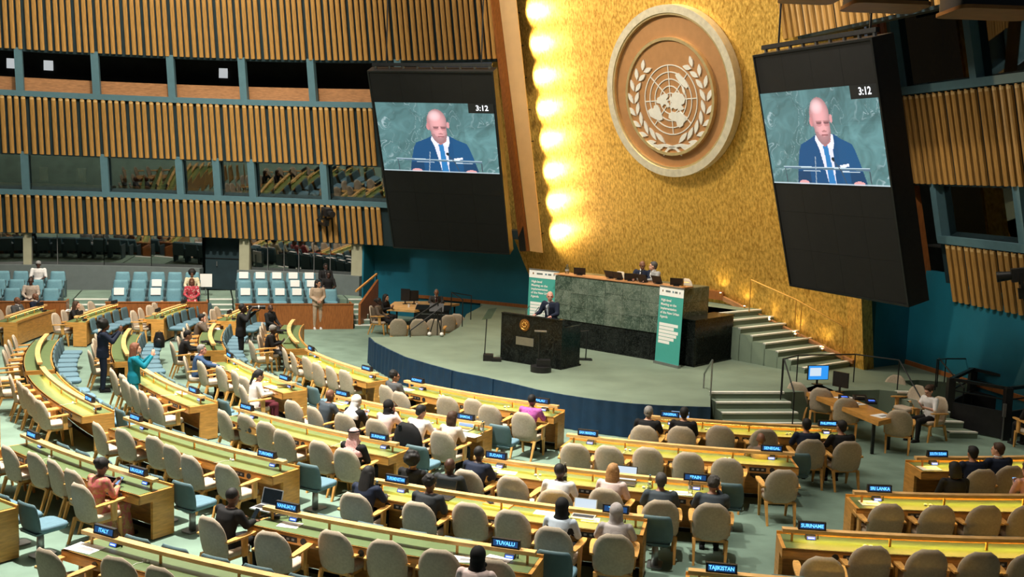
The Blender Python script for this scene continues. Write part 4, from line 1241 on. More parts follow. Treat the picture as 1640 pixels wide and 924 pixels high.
# key: row, start angle, end angle, description, lamp, plate names (left end, right end)
DESKS = [
 ('E', 1, -177.0, -157.0, 'front row beside the standing beige suit', 0, (None, None)),
 ('L4', 1, -152.8, -135.3, 'front row left of the stage skirt', 1, ('PERU', 'PANAMA')),
 ('M0', 1, -131.1, -112.9, 'front row along the stage skirt', 1, ('NORWAY', 'PALAU')),
 ('M0b', 1, -104.6, -87.0, 'front row below the stage steps', 1, ('NIGERIA', 'PHILIPPINES')),
 ('Z', 2, 181.5, 172.0, 'far second row before the parapet', 0.5, ('SERBIA', None)),
 ('D', 2, -172.0, -157.5, 'second row beside the photographer', 0, (None, None)),
 ('L3', 2, -151.2, -135.7, 'second row with woman in white', 1, ('ROMANIA', 'RWANDA')),
 ('M1l', 2, -131.0, -115.6, 'second row with white hijab', 1, ('SAINT LUCIA', 'SAMOA')),
 ('M1r', 2, -109.4, -93.6, 'empty second row right of aisle', 1, ('SAN MARINO', 'SENEGAL')),
 ('R1', 2, -85.6, -68.0, 'right second row with navy suits', 1, ('SOUTH SUDAN', None)),
 ('G', 3, 181.8, 171.5, 'far third row below the gallery', 0.5, ('TURKEY', 'UGANDA')),
 ('C', 3, -168.0, -153.5, 'third row bend behind teal suit', 0, (None, None)),
 ('L2', 3, -147.6, -135.4, 'third row beside teal suit', 0.7, (None, 'TUNISIA')),
 ('M2l', 3, -131.6, -117.4, 'third row with red headscarf', 0.7, ('THAILAND', 'SURINAM')),
 ('M2r', 3, -112.6, -98.8, 'third row with blonde woman', 1, ('SUDAN', 'SPAIN')),
 ('R2', 3, -92.2, -74.0, 'empty third row at right', 1, ('SRI LANKA', None)),
 ('F', 4, -174.8, 174.5, 'far fourth row with lit front', 0.5, ('YEMEN', 'ZAMBIA')),
 ('B', 4, -165.0, -151.6, 'fourth row bend at far left', 0, (None, None)),
 ('L1', 4, -150.2, -136.6, 'fourth row beside navy suit woman', 0.7, (None, 'VIET NAM')),
 ('M3l', 4, -133.2, -119.9, 'fourth row left of aisle', 0.5, ('UZBEKISTAN', 'TURKMEN')),
 ('M3r', 4, -114.9, -102.2, 'fourth row with two headscarves', 1, ('TURKMENISTAN', 'TOGO')),
 ('R3', 4, -96.7, -80.0, 'empty fourth row at lower right', 1, ('SURINAME', None)),
 ('H', 5, -174.0, 178.0, 'far fifth row at left edge', 0.5, (None, 'ZAMBIA')),
 ('L0', 5, -150.0, -138.5, 'fifth row cut by left edge', 0, (None, None)),
 ('M4l', 5, -132.9, -122.2, 'fifth row with floral robe', 0, ('UKRAINE', 'URUGUAY')),
 ('M4r', 5, -116.5, -105.4, 'fifth row with black laptop man', 0, ('VANUATU', 'TUVALU')),
 ('R4', 5, -100.4, -90.0, 'fifth row cut by bottom right', 1, ('TAJIKISTAN', None)),
 ('L6', 6, -134.0, -124.4, 'sixth row end at left edge', 0, (None, None)),
 ('M5', 6, -119.7, -107.0, 'sixth row cut by bottom left', 0, ('ITALY', None)),
]
def fixang(a0, a1):
    # desks that cross the 180 degree line
    if a0 < 0 and a1 > 0:
        a0 += 360
    if a0 > a1:
        a0, a1 = a1, a0
    return a0, a1
for key, row, a0, a1, desc, lit, pl in DESKS:
    a0f, a1f = fixang(a0, a1)
    if a0f > 90:       # far-left desks: 'left end' seen from the delegates is the larger angle
        DK[key] = (row, a0f, a1f, desc)
        make_desk(key, row, a0f, a1f, desc, lit, (pl[1], pl[0]))
    else:
        DK[key] = (row, a0f, a1f, desc)
        make_desk(key, row, a0f, a1f, desc, lit, pl)

# ================================================================== CHAIRS
def shell_mesh(name, w, z0, z1, y0, y1, th, curve, topround, nx=8, nz=9, bow=0.0, sq=0.93):
    """upholstered back shell: wide, rounded at the top, slightly wrapped"""
    vs, fs = [], []
    def pt(i, j, layer):
        t = j / nz
        z = z0 + (z1 - z0) * t
        ww = w / 2 * (0.90 + 0.10 * math.sin(PI * min(1, t * 1.15)))
        if t > 1 - topround:
            k = (t - (1 - topround)) / topround
            ww *= math.sqrt(max(0.0, 1 - (k * sq) ** 2.4))
        if t < 0.12:
            k = (0.12 - t) / 0.12
            ww *= 1 - 0.10 * k * k
        u = i / nx * 2 - 1
        x = u * ww
        y = y0 + (y1 - y0) * t + curve * (u * u) * (ww / (w / 2)) - bow * math.sin(PI * t)
        e = 1 - max(abs(u) ** 6, (abs(t * 2 - 1)) ** 10) * 0.75
        return (x, y - (th / 2 if layer else -th / 2) * e, z)
    for layer in (0, 1):
        for j in range(nz + 1):
            for i in range(nx + 1):
                vs.append(pt(i, j, layer))
    S = (nx + 1) * (nz + 1)
    q = lambda i, j, l: l * S + j * (nx + 1) + i
    for j in range(nz):
        for i in range(nx):
            fs.append((q(i, j, 0), q(i + 1, j, 0), q(i + 1, j + 1, 0), q(i, j + 1, 0)))
            fs.append((q(i, j, 1), q(i, j + 1, 1), q(i + 1, j + 1, 1), q(i + 1, j, 1)))
        fs.append((q(0, j, 0), q(0, j + 1, 0), q(0, j + 1, 1), q(0, j, 1)))
        fs.append((q(nx, j, 0), q(nx, j, 1), q(nx, j + 1, 1), q(nx, j + 1, 0)))
    for i in range(nx):
        fs.append((q(i, 0, 0), q(i, 0, 1), q(i + 1, 0, 1), q(i + 1, 0, 0)))
        fs.append((q(i, nz, 0), q(i + 1, nz, 0), q(i + 1, nz, 1), q(i, nz, 1)))
    return MB().add(vs, fs).mesh(name, smooth=True)

def cushion(name, w, d, z0, z1, yc, round_=0.07):
    mb = MB()
    poly = []
    for k in range(28):
        a = 2 * PI * k / 28
        c, s = math.cos(a), math.sin(a)
        e = 0.42
        poly.append((w / 2 * math.copysign(abs(c) ** e, c), d / 2 * math.copysign(abs(s) ** e, s) + yc))
    n = len(poly)
    vs, fs = [], []
    for (z, k) in ((z0, 0.94), (z0 + 0.02, 1.0), (z1 - 0.025, 1.0), (z1 - 0.006, 0.96), (z1, 0.86)):
        vs += [(x * k, (y - yc) * k + yc, z) for x, y in poly]
    for r in range(4):
        fs += [(r * n + i, r * n + (i + 1) % n, (r + 1) * n + (i + 1) % n, (r + 1) * n + i) for i in range(n)]
    fs += [tuple(range(n))[::-1], tuple(range(4 * n, 5 * n))]
    mb.add(vs, fs)
    return sharp(mb.mesh(name), 50)

def taper_leg(p, q, w0, w1):
    p, q = Vector(p), Vector(q)
    mb = MB()
    a, b = w0 / 2, w1 / 2
    mb.hexa([p + Vector((-a, -a, 0)), p + Vector((a, -a, 0)), p + Vector((a, a, 0)), p + Vector((-a, a, 0)),
             q + Vector((-b, -b, 0)), q + Vector((b, -b, 0)), q + Vector((b, b, 0)), q + Vector((-b, b, 0))])
    return mb

# delegate armchair: faces +y, stands on z = 0
ch_back = shell_mesh('backrest', 0.56, 0.36, 0.955, -0.225, -0.335, 0.055, 0.055, 0.42)
ch_seat = cushion('seat', 0.50, 0.50, 0.385, 0.47, 0.02)
ch_frame = MB().box((0, 0.0, 0.362), (0.44, 0.44, 0.045)).mesh('seat_frame')
ch_legs = [taper_leg((x * 0.225, y0, 0), (x * 0.235, y1, 0.375), 0.032, 0.052).mesh('leg') for x in (-1, 1) for y0, y1 in ((0.24, 0.20), (-0.33, -0.20))]
def arm_mesh(s):
    mb = MB()
    pts = [(-0.24, 0.03), (-0.10, 0.045), (0.08, 0.052), (0.20, 0.045), (0.255, 0.028)]
    vs = []
    for z in (0.635, 0.66):
        vs += [(s * 0.285 - w, y, z + (y * 0.06)) for y, w in pts] + [(s * 0.285 + w, y, z + (y * 0.06)) for y, w in pts[::-1]]
    n = len(pts) * 2
    mb.add(vs, [tuple(range(n))[::-1], tuple(range(n, 2 * n))] + [(i, (i + 1) % n, n + (i + 1) % n, n + i) for i in range(n)])
    mb.hexa([(s * 0.27 - 0.018, 0.05, 0.36), (s * 0.27 + 0.018, 0.05, 0.36), (s * 0.27 + 0.018, 0.13, 0.36), (s * 0.27 - 0.018, 0.13, 0.36),
             (s * 0.285 - 0.018, 0.02, 0.64), (s * 0.285 + 0.018, 0.02, 0.64), (s * 0.285 + 0.018, 0.12, 0.64), (s * 0.285 - 0.018, 0.12, 0.64)])
    return mb.mesh('armrest')
ch_arms = [arm_mesh(-1), arm_mesh(1)]
def delegate_chair(loc, rz, label, group):
    t = thing('delegate_chair', label, 'chair', loc, rz, group)
    link('backrest', ch_back, M['beige'], t)
    link('seat', ch_seat, M['seat_beige'], t)
    link('seat_frame', ch_frame, M['chair_wood'], t)
    for m in ch_legs: link('leg', m, M['chair_wood'], t)
    for m in ch_arms: link('armrest', m, M['chair_wood'], t)
    return t
# fixed adviser chair: blue-grey, on a central pedestal
bl_back = shell_mesh('backrest', 0.50, 0.40, 0.82, -0.20, -0.27, 0.06, 0.02, 0.16, 8, 12, 0.0, 0.6)
bl_seat = cushion('seat', 0.48, 0.50, 0.39, 0.47, 0.03)
bl_ped = MB().tube([(0, -0.05, 0.02), (0, -0.05, 0.39)], [0.055, 0.045], 10).mesh('pedestal', smooth=True)
bl_base = MB().rbox((0, -0.02, 0.012), (0.22, 0.34, 0.024), 0.05).mesh('base_plate')
bl_pan = MB().hexa([(-0.18, -0.23, 0.36), (0.18, -0.23, 0.36), (0.2, 0.2, 0.375), (-0.2, 0.2, 0.375), (-0.22, -0.24, 0.40), (0.22, -0.24, 0.40), (0.22, 0.24, 0.395), (-0.22, 0.24, 0.395)]).mesh('seat_pan')
def adviser_chair(loc, rz, label, group):
    t = thing('adviser_chair', label, 'chair', loc, rz, group)
    link('backrest', bl_back, M['blue_back'], t)
    link('seat', bl_seat, M['blue_seat'], t)
    link('seat_pan', bl_pan, M['blue_back'], t)
    link('pedestal', bl_ped, M['steel'], t)
    link('base_plate', bl_base, M['steel'], t)
    return t
def face_in(a, d=0.0):
    """rotation that turns local +y towards the hall's focus (plus d degrees)"""
    return R_(a) + PI / 2 + R_(d)

ORD = ['first', 'second', 'third', 'fourth', 'fifth', 'sixth', 'seventh', 'eighth', 'ninth']
# back-top radius and angle of each delegate chair, desk by desk
SEATS = {
 'R3': [(20.2, -95.5), (19.65, -93.5), (19.7, -91.4), (19.72, -89.4), (19.75, -87.5), (19.75, -85.4)],
 'R2': [(17.75, -91.1), (17.75, -88.6), (17.7, -86.2), (17.7, -84.0), (17.7, -81.8)],
 'R1': [(15.75, -82.6), (15.55, -80.3), (15.75, -78.0), (15.6, -75.6)],
 'M0b': [(13.75, -104.3), (13.55, -101.4), (13.25, -98.2), (13.3, -94.9), (13.95, -91.7), (14.0, -89.0)],
 'M1r': [(15.6, -108.0), (15.5, -105.7), (15.35, -103.3), (15.45, -100.7), (15.65, -98.2), (16.15, -95.3)],
 'M2r': [(18.0, -111.5), (18.0, -109.1), (18.4, -106.7), (18.05, -104.3), (18.35, -101.8), (18.28, -99.4)],
 'M3r': [(19.9, -114.3), (19.82, -111.4), (19.52, -109.5), (19.58, -107.5), (20.05, -105.4), (20.05, -103.2)],
 'M4r': [(21.78, -117.0), (21.82, -114.4), (21.4, -112.5), (21.4, -110.6), (21.42, -108.6), (21.48, -106.6)],
 'M4l': [(21.6, -132.6), (21.52, -130.9), (21.4, -129.2), (21.4, -127.5), (21.5, -125.7), (21.84, -123.8)],
 'M3l': [(19.72, -132.4), (19.6, -130.6), (19.5, -128.2), (19.64, -126.1), (19.83, -124.0), (19.84, -121.6)],
 'M5': [(23.72, -118.9), (23.45, -116.9), (23.42, -115.2), (23.45, -113.2)],
 'M2l': [(17.5, -130.7), (17.4, -129.0), (17.5, -126.7), (17.7, -124.4), (17.85, -121.1), (17.97, -119.0)],
 'M1l': [(16.0, -130.3), (16.05, -127.6), (16.04, -124.8), (15.98, -122.1), (15.95, -119.4), (15.99, -116.7)],
 'M0': [(13.55, -129.8), (13.8, -127.0), (13.45, -123.0), (13.3, -120.4), (13.59, -118.1), (13.8, -114.4)],
 'L4': [(13.3, -152.6), (13.3, -149.6), (13.2, -146.9), (13.3, -143.2), (13.25, -140.6), (13.2, -138.3)],
 'L3': [(15.9, -150.2), (15.7, -148.2), (15.5, -145.2), (15.4, -142.6), (15.5, -140.1), (15.95, -136.9)],
 'L2': [(17.75, -147.0), (17.7, -144.9), (17.8, -142.9), (17.85, -140.8), (17.9, -138.8), (17.95, -136.8)],
 'L1': [(20.0, -149.3), (19.8, -147.2), (19.75, -145.3), (19.75, -143.3), (19.8, -141.4), (19.85, -139.4)],
 'L0': [(21.9, -146.5), (21.8, -144.2), (21.8, -142.0)],
 'E': [(13.5, -172.0), (13.5, -168.5), (13.5, -165.0), (13.6, -161.5), (13.9, -158.5)],
 'D': [(15.6, -170.5), (15.6, -167.5), (15.6, -164.6), (15.7, -161.6), (15.9, -158.6)],
 'C': [(17.8, -166.5), (17.8, -163.8), (17.8, -161.0), (17.8, -158.3), (17.9, -155.4)],
 'B': [(19.8, -163.5), (19.8, -161.2), (19.8, -159.0), (19.8, -156.7), (20.0, -153.8)],
 'Z': [(15.6, 180.5), (15.6, 177.8), (15.7, 175.2)],
 'G': [(17.8, 181.0), (17.8, 178.8), (17.8, 176.6), (17.9, 174.4), (17.9, 172.4)],
 'F': [(19.8, 184.2), (19.8, 182.0), (19.8, 179.8), (19.9, 177.6), (19.9, 175.6)],
 'H': [(21.7, 184.5), (21.7, 182.5), (21.7, 180.5)],
}
random.seed(21)
for key, lst in SEATS.items():
    row, a0, a1, desc = DK[key]
    seq = sorted(lst, key=lambda q: q[1] if q[1] < 90 else -q[1] + 0) if lst[0][1] < 90 else lst
    for i, (r, a) in enumerate(lst):
        rc = r - 0.325
        delegate_chair(pol(rc, a), face_in(a, random.uniform(-7, 7)), 'beige armchair, %s from left, %s' % (ORD[i], desc), 'beige delegate armchairs')
# advisers' chairs stand in front of each desk from the second row on
for key, row, a0, a1, desc, lit, pl in DESKS:
    if row == 1 or key in ('H', 'L0', 'L6', 'D'):
        if key not in ('D', 'L6'):
            continue
    row, b0, b1, desc = DK[key]
    R = ROW[row]
    pitch = math.degrees(0.66 / R)
    if key in ('G', 'F', 'Z'):
        n = 6 if key != 'Z' else 3
        angs = [b1 - pitch * (0.6 + i) for i in range(n)]
    elif key in ('B', 'C', 'D'):
        n = 7
        angs = [b1 - pitch * (0.3 + i) for i in range(n)][::-1]
    elif key.startswith('R'):
        n = 5
        angs = [b0 + pitch * (0.9 + i) for i in range(n)]
    else:
        n = int((b1 - b0) / pitch) + 1
        angs = [b1 + pitch * 0.18 - pitch * i for i in range(n)][::-1]
    for i, a in enumerate(angs):
        adviser_chair(pol(R - 0.57, a), face_in(a), 'blue pedestal chair, %s from left before desk, %s' % (ORD[i % 9], desc), 'blue grey adviser chairs')

# ================================================================== GALLERY AT THE LEFT
gt = Vector((0.959, 0.282, 0)); gb = Vector((-0.282, 0.959, 0))
def gl(X, n, z=0.0):
    """X along the parapet line, n metres behind it"""
    s = (X + 5.4) / gt.x
    return Vector((-5.4, 36.8, 0)) + gt * s + gb * n + Vector((0, 0, z))
def glbox(X0, X1, n0, n1, z0, z1):
    return MB().hexa([gl(X0, n0, z0), gl(X1, n0, z0), gl(X1, n1, z0), gl(X0, n1, z0), gl(X0, n0, z1), gl(X1, n0, z1), gl(X1, n1, z1), gl(X0, n1, z1)])
SEG = [(-19.0, -14.45, 'left', 0.95), (-13.3, -10.2, 'middle', 0.93), (-9.35, -5.5, 'right', 0.86)]
for X0, X1, nm, zt in SEG:
    w = thing('trim_%d' % (2 + [s[2] for s in SEG].index(nm)), 'wooden parapet panels before the %s gallery block' % nm, 'parapet', gl((X0 + X1) / 2, 0), kind='structure')
    k = max(2, int((X1 - X0) / 1.1))
    for i in range(k):
        part('panel', glbox(X0 + (X1 - X0) * i / k + 0.006, X0 + (X1 - X0) * (i + 1) / k - 0.006, 0, 0.06, 0.0, zt), M['panel_wood'], w)
    part('cap', glbox(X0 - 0.01, X1 + 0.01, -0.02, 0.12, zt, zt + 0.03), M['panel_wood'], w)
    part('end_panel', glbox(X1 - 0.05, X1, 0.06, 0.9, 0, zt), M['panel_wood'], w)
tiers = thing('gallery_floor', 'stepped green gallery floor under the blue seats', 'floor', kind='structure')
for X0, X1, nm, zt in SEG:
    for n0, z in ((0.15, 0.42), (1.0, 0.62), (1.85, 0.82)):
        part('tier', glbox(X0, X1, n0, n0 + 0.87 if n0 < 1.8 else 4.6, 0, z), M['carpet'], tiers)
for X0, X1 in ((-14.4, -13.35), (-10.15, -9.4), (-5.45, -4.9)):
    for i, (n0, z) in enumerate(((0.0, 0.14), (0.36, 0.28), (0.72, 0.42), (1.1, 0.55), (1.5, 0.68), (1.9, 0.82))):
        tr = part('tread', glbox(X0, X1, n0, n0 + 0.42 if i < 5 else 4.6, 0, z), M['carpet'], tiers)
        part('nosing', glbox(X0, X1, n0 - 0.005, n0 + 0.10, z - 0.03, z + 0.006), M['nosing'], tr)
# theatre seats
ga_back = shell_mesh('backrest', 0.50, 0.36, 0.88, -0.20, -0.27, 0.10, 0.0, 0.12, 6, 12, 0.0, 0.5)
ga_seat = cushion('seat', 0.47, 0.42, 0.37, 0.47, 0.0)
ga_shell = MB().hexa([(-0.24, -0.30, 0.30), (0.24, -0.30, 0.30), (0.24, -0.24, 0.30), (-0.24, -0.24, 0.30), (-0.24, -0.37, 0.84), (0.24, -0.37, 0.84), (0.24, -0.31, 0.84), (-0.24, -0.31, 0.84)]).mesh('back_shell')
ga_side = [MB().hexa([(s * 0.265 - 0.02, -0.25, 0.0), (s * 0.265 + 0.02, -0.25, 0.0), (s * 0.265 + 0.02, 0.1, 0.0), (s * 0.265 - 0.02, 0.1, 0.0), (s * 0.265 - 0.02, -0.30, 0.60), (s * 0.265 + 0.02, -0.30, 0.60), (s * 0.265 + 0.02, 0.16, 0.58), (s * 0.265 - 0.02, 0.16, 0.58)]).mesh('side_frame') for s in (-1, 1)]
sheet_me = MB().hexa([(-0.16, -0.165, 0.68), (0.16, -0.165, 0.68), (0.16, -0.155, 0.68), (-0.16, -0.155, 0.68), (-0.16, -0.205, 0.895), (0.16, -0.205, 0.895), (0.16, -0.19, 0.895), (-0.16, -0.19, 0.895)]).box((0, -0.26, 0.895), (0.32, 0.13, 0.008)).mesh('reserved_sheet')
rows = [(0.62, 0.42, 'front'), (1.47, 0.62, 'middle'), (2.32, 0.82, 'back')]
grz = math.atan2(-gb.y, -gb.x) - PI / 2
SHEETS = {('right', 'back'): range(0, 7), ('right', 'middle'): (3, 4, 5), ('right', 'front'): (0, 1, 2, 3, 4), ('middle', 'middle'): (2, 4), ('middle', 'front'): (0, 2)}
GAL = {}
for X0, X1, nm, zt in SEG:
    for n, z, rn in rows:
        xs = X0 + 0.35 if nm != 'left' else X0 + 0.1
        i = 0
        while xs < X1 - 0.15:
            p = gl(xs, n, z)
            t = thing('gallery_seat', 'light blue theatre seat, %s from left, %s row, %s gallery block' % (ORD[i % 9], rn, nm), 'seat', p, grz, 'blue gallery seats')
            link('backrest', ga_back, M['gallery_blue'], t); link('seat', ga_seat, M['gallery_blue'], t); link('back_shell', ga_shell, M['gallery_shell'], t)
            for m in ga_side: link('side_frame', m, M['gallery_shell'], t)
            GAL[(nm, rn, i)] = p
            if i in SHEETS.get((nm, rn), ()):
                o = link('reserved_sheet', sheet_me, M['paper'])
                o.location = p; o.rotation_euler = (0, 0, grz)
                tag(o, 'white paper sheet on the %s seat, %s row, %s gallery block' % (ORD[i % 9], rn, nm), 'paper', 'white reserved sheets on gallery seats')
            xs += 0.585 * gt.x
            i += 1
t = thing('notice_board', 'white notice sheet on the stand at the end of the gallery ledge', 'notice', gl(-10.25, 2.9, 0.82))
part('post', glbox(-10.28, -10.24, 2.88, 2.92, 0.82, 1.5), M['grey'], t)
part('sheet', glbox(-10.45, -10.05, 2.80, 2.83, 1.15, 1.62), M['paper'], t)
# slanted wooden stair side by the blue wall
t = thing('trim_5', 'slanted wooden stair side panel left of the stage', 'panel', (-5.3, 37, 0), kind='structure')
a, b = Vector((-5.35, 36.85, 0)), Vector((-5.0, 38.9, 0))
e = Vector((0.08, -0.014, 0))
part('panel', MB().hexa([a, a + e, b + e, b, a + Vector((0, 0, 0.88)), a + e + Vector((0, 0, 0.88)), b + e + Vector((0, 0, 1.55)), b + Vector((0, 0, 1.55))]), M['panel_wood'], t)
part('handrail', MB().bar(a + Vector((-0.1, 0, 1.32)), b + Vector((0, 0, 1.75)), 0.06), M['chair_wood'], t)
part('post', MB().bar(b + Vector((0, 0, 1.5)), b + Vector((0, 0, 1.75)), 0.04), M['blackmetal'], t)

# ================================================================== STAGE LEFT: CLERKS' TABLE
def tabletop(name, label, corners, z, th, mat_, legs, cat='table'):
    cs = [Vector(c) for c in corners]
    c0 = sum(cs, Vector((0, 0, 0))) / len(cs)
    t = thing(name, label, cat, (c0.x, c0.y, legs))
    part('table_top', MB().prism([c[:2] for c in cs], z - th, z), mat_, t)
    for c in cs:
        q = c.lerp(c0, 0.12)
        part('leg', MB().bar((q.x, q.y, legs), (q.x, q.y, z - th), 0.06), M['blackmetal'], t)
    return t
tabletop('clerk_table', 'pale wooden table with two black monitors before the blue wall', [(-4.41, 36.87, 0.75), (-3.36, 36.64, 0.75), (-1.92, 39.02, 0.75), (-3.02, 39.48, 0.75), (-4.32, 38.90, 0.75)], 0.75, 0.08, M['wood_rail'], 0.0)
def on(p, dz=0.0):
    v = Vector(p); v.z += dz
    return v
def monitor(label, p, rz, w, h, scr, z0=0.0):
    t = thing('monitor', label, 'monitor', p, rz)
    part('foot', MB().box((0, 0, 0.01), (w * 0.4, 0.16, 0.02)), M['black'], t, local=True)
    part('stem', MB().box((0, 0.02, 0.08), (0.04, 0.03, 0.14)), M['black'], t, local=True)
    part('case', MB().box((0, 0, 0.12 + h / 2), (w, 0.04, h)), M['black'], t, local=True)
    part('display', MB().box((0, -0.022, 0.12 + h / 2), (w * 0.94, 0.006, h * 0.92)), scr, t, local=True)
    return t
monitor('tall black monitor on the clerk table, left one', (-3.86, 38.28, 0.75), 2.9, 0.34, 0.44, M['lap_dark'])
monitor('black monitor on the clerk table, right one', (-3.55, 38.37, 0.75), 3.3, 0.32, 0.38, M['lap_dark'])
for k, (p, nm) in enumerate((((-3.64, 37.43, 0.75), 'white paper cup beside the clerk monitors'), ((-3.39, 37.86, 0.75), 'white water carafe at the right end of the clerk table'))):
    t = thing('cup', nm, 'cup', p)
    part('body', MB().loft([((p[0], p[1], p[2]), 0.035, 0.035), ((p[0], p[1], p[2] + 0.12), 0.045, 0.045)], 12), M['white'], t, True)
    part('lid', MB().cyl((p[0], p[1], p[2] + 0.125), 0.047, 0.015, 12), M['steel'], t, True)
c = Vector((-2.76, 36.95, 0))
t = thing('console_desk', 'black sound console desk of the man with the dark red tie', 'desk', c)
part('body', MB().box(c + Vector((0, 0.2, 0.42)), (1.15, 0.5, 0.62)), M['black'], t)
part('top', MB().hexa([c + Vector(v) for v in ((-0.6, -0.1, 0.73), (0.6, -0.1, 0.73), (0.6, 0.5, 0.73), (-0.6, 0.5, 0.73), (-0.6, -0.1, 0.78), (0.6, -0.1, 0.78), (0.6, 0.5, 0.86), (-0.6, 0.5, 0.86))]), M['blackmetal'], t)
part('trim_strip', MB().box(c + Vector((0, -0.06, 0.60)), (1.1, 0.02, 0.02)), M['steel'], t)
c = Vector((-1.95, 36.70, 0))
t = thing('equipment_case', 'black equipment case beside the sound console', 'case', c)
part('body', MB().box(c + Vector((0, 0.2, 0.26)), (0.5, 0.4, 0.5)), M['black'], t)
part('lid', MB().box(c + Vector((0, 0.2, 0.53)), (0.52, 0.42, 0.05)), M['blackmetal'], t)
part('front_plate', MB().box(c + Vector((0.0, -0.01, 0.2)), (0.3, 0.02, 0.2)), M['grey'], t)
for p, rz, nm in (((-4.48, 35.82, 0), -1.35, 'beige armchair seen from the side left of the clerk table'), ((-3.54, 33.27, 0), 0.05, 'beige armchair with its back to us before the clerk table'),
                  ((-2.90, 33.41, 0), 0.0, 'beige armchair behind the crossed black handrail'), ((-2.39, 33.52, 0), -0.1, 'beige armchair before the sound console'),
                  ((-2.12, 34.59, 0), 0.3, 'beige armchair right of the sound console'), ((-1.73, 34.94, 0), -0.2, 'beige armchair beside the equipment case')):
    delegate_chair(p, rz, nm, 'beige armchairs at the clerk table')

def railing(name, label, base, hts, r=0.018, m='blackmetal'):
    bs = [Vector(b) for b in base]
    tp = [b + Vector((0, 0, h)) for b, h in zip(bs, hts)]
    t = thing(name, label, 'railing', bs[0])
    part('top_rail', MB().tube(tp, r, 8), M[m], t, True)
    for b, q in zip(bs, tp):
        part('post', MB().tube([b, q], r * 0.85, 8), M[m], t, True)
    return t
railing('handrail', 'thin black handrail slanting in front of the beige chairs', [(-2.99, 30.99, 0.75), (-2.17, 31.17, 0.75)], [0.42, 1.0])
railing('handrail', 'second thin black handrail crossing the beige chairs', [(-2.92, 30.64, 0.75), (-2.06, 31.08, 0.75)], [0.2, 0.85])
railing('handrail', 'black railing before the blue wall right of the sound console', [(-1.53, 33.14, 0.75), (-2.03, 35.52, 0.75), (-1.33, 34.78, 0.75)], [0.85, 0.8, 0.8])
c = Vector((-2.22, 31.04, 0.75))
t = thing('floor_stand', 'black folding stand with white feet among the beige chairs', 'stand', c)
part('leg', MB().tube([c + Vector((-0.16, 0, 0.06)), c + Vector((0.02, 0, 0.75))], 0.016, 8), M['blackmetal'], t, True)
part('leg', MB().tube([c + Vector((0.18, 0, 0.06)), c + Vector((0.02, 0, 0.75))], 0.016, 8), M['blackmetal'], t, True)
for s in (-0.17, 0.19):
    part('foot', MB().ell(c + Vector((s, -0.03, 0.06)), (0.06, 0.13, 0.06)), M['white'], t, True)
part('music_tray', MB().slab([c + Vector((-0.2, 0.05, 0.72)), c + Vector((0.22, 0.05, 0.72)), c + Vector((0.22, 0.18, 0.95)), c + Vector((-0.2, 0.18, 0.95))], 0.015, (0, -0.9, 0.4)), M['black'], t)

# ================================================================== STAGE RIGHT: SIDE TABLE, RAILS AND LIFT
tabletop('side_table', 'long orange wooden side table with a blue monitor beside the stage steps', [(6.93, 24.78, 0.75), (7.70, 21.64, 0.75), (8.25, 22.12, 0.75), (7.58, 25.57, 0.75)], 0.75, 0.10, M['wood'], 0.0)
monitor('monitor showing a bright blue desktop on the side table', (7.51, 25.48, 0.75), 0.25, 0.56, 0.36, M['desktop_blue'])
link_ = part('monitor_window', MB().box((0, 0, 0), (0.30, 0.004, 0.2)), M['lap_white'], None)
mon = [o for o in bpy.data.objects if o.name.startswith('monitor') and o.get('label', '').startswith('monitor showing')][0]
link_.parent = mon; link_.location = (-0.08, -0.028, 0.32)
monitor('black monitor seen from behind on the side table', (7.81, 24.64, 0.75), 2.3, 0.4, 0.36, M['lap_dark'])
for p, w, nm in (((7.64, 23.78, 0.75), 0.22, 'black desk telephone beside the blue monitor'), ((8.03, 23.84, 0.75), 0.3, 'black cable box in the middle of the side table'), ((8.15, 23.46, 0.75), 0.22, 'small black switch box near the end of the side table')):
    p = Vector(p)
    t = thing('desk_device', nm, 'device', p)
    part('body', MB().hexa([p + Vector(v) for v in ((-w / 2, -0.09, 0), (w / 2, -0.09, 0), (w / 2, 0.09, 0), (-w / 2, 0.09, 0), (-w / 2, -0.09, 0.04), (w / 2, -0.09, 0.04), (w / 2, 0.09, 0.10), (-w / 2, 0.09, 0.10))]), M['black'], t)
    part('keys', MB().box(p + Vector((0, -0.02, 0.072)), (w * 0.6, 0.08, 0.01)), M['mic_screen'] if w < 0.25 else M['steel'], t)
for p, rz, nm in (((7.00, 24.89, 0), -0.75, 'beige armchair at the far end of the side table near the steps'), ((7.34, 24.31, 0), -0.5, 'beige armchair behind the nameplate at the side table'),
                  ((7.54, 23.28, 0), -0.3, 'beige armchair half hidden behind the front row heads'), ((9.43, 25.80, 0), 2.4, 'beige armchair with pale back beyond the side table'),
                  ((9.43, 24.62, 0), 2.0, 'beige armchair between the side table and the reader'), ((8.33, 22.20, 0), -0.35, 'large beige armchair at the near end of the side table'),
                  ((9.43, 23.32, 0), 1.15, 'beige armchair of the woman reading in white'), ((11.44, 22.73, 0), 0.2, 'beige armchair at the right edge before the lift')):
    delegate_chair(p, rz, nm, 'beige armchairs around the side table')
railing('handrail', 'black railing on the stage edge above the side table', [(6.32, 24.25, 0.6), (6.93, 25.22, 0.75), (8.55, 25.98, 0.75), (9.36, 25.20, 0.75), (9.58, 24.16, 0)], [0.95, 0.75, 0.7, 0.72, 0.7])
railing('handrail', 'black handrail down the stage steps beside the side table', [(6.30, 24.10, 0.75), (6.31, 23.07, 0.15)], [0.85, 0.85])
railing('handrail', 'short steel handrail at the stage edge left of the steps', [(4.57, 24.51, 0.75), (4.58, 23.67, 0.75)], [0.35, 0.82], 0.022, 'steel')
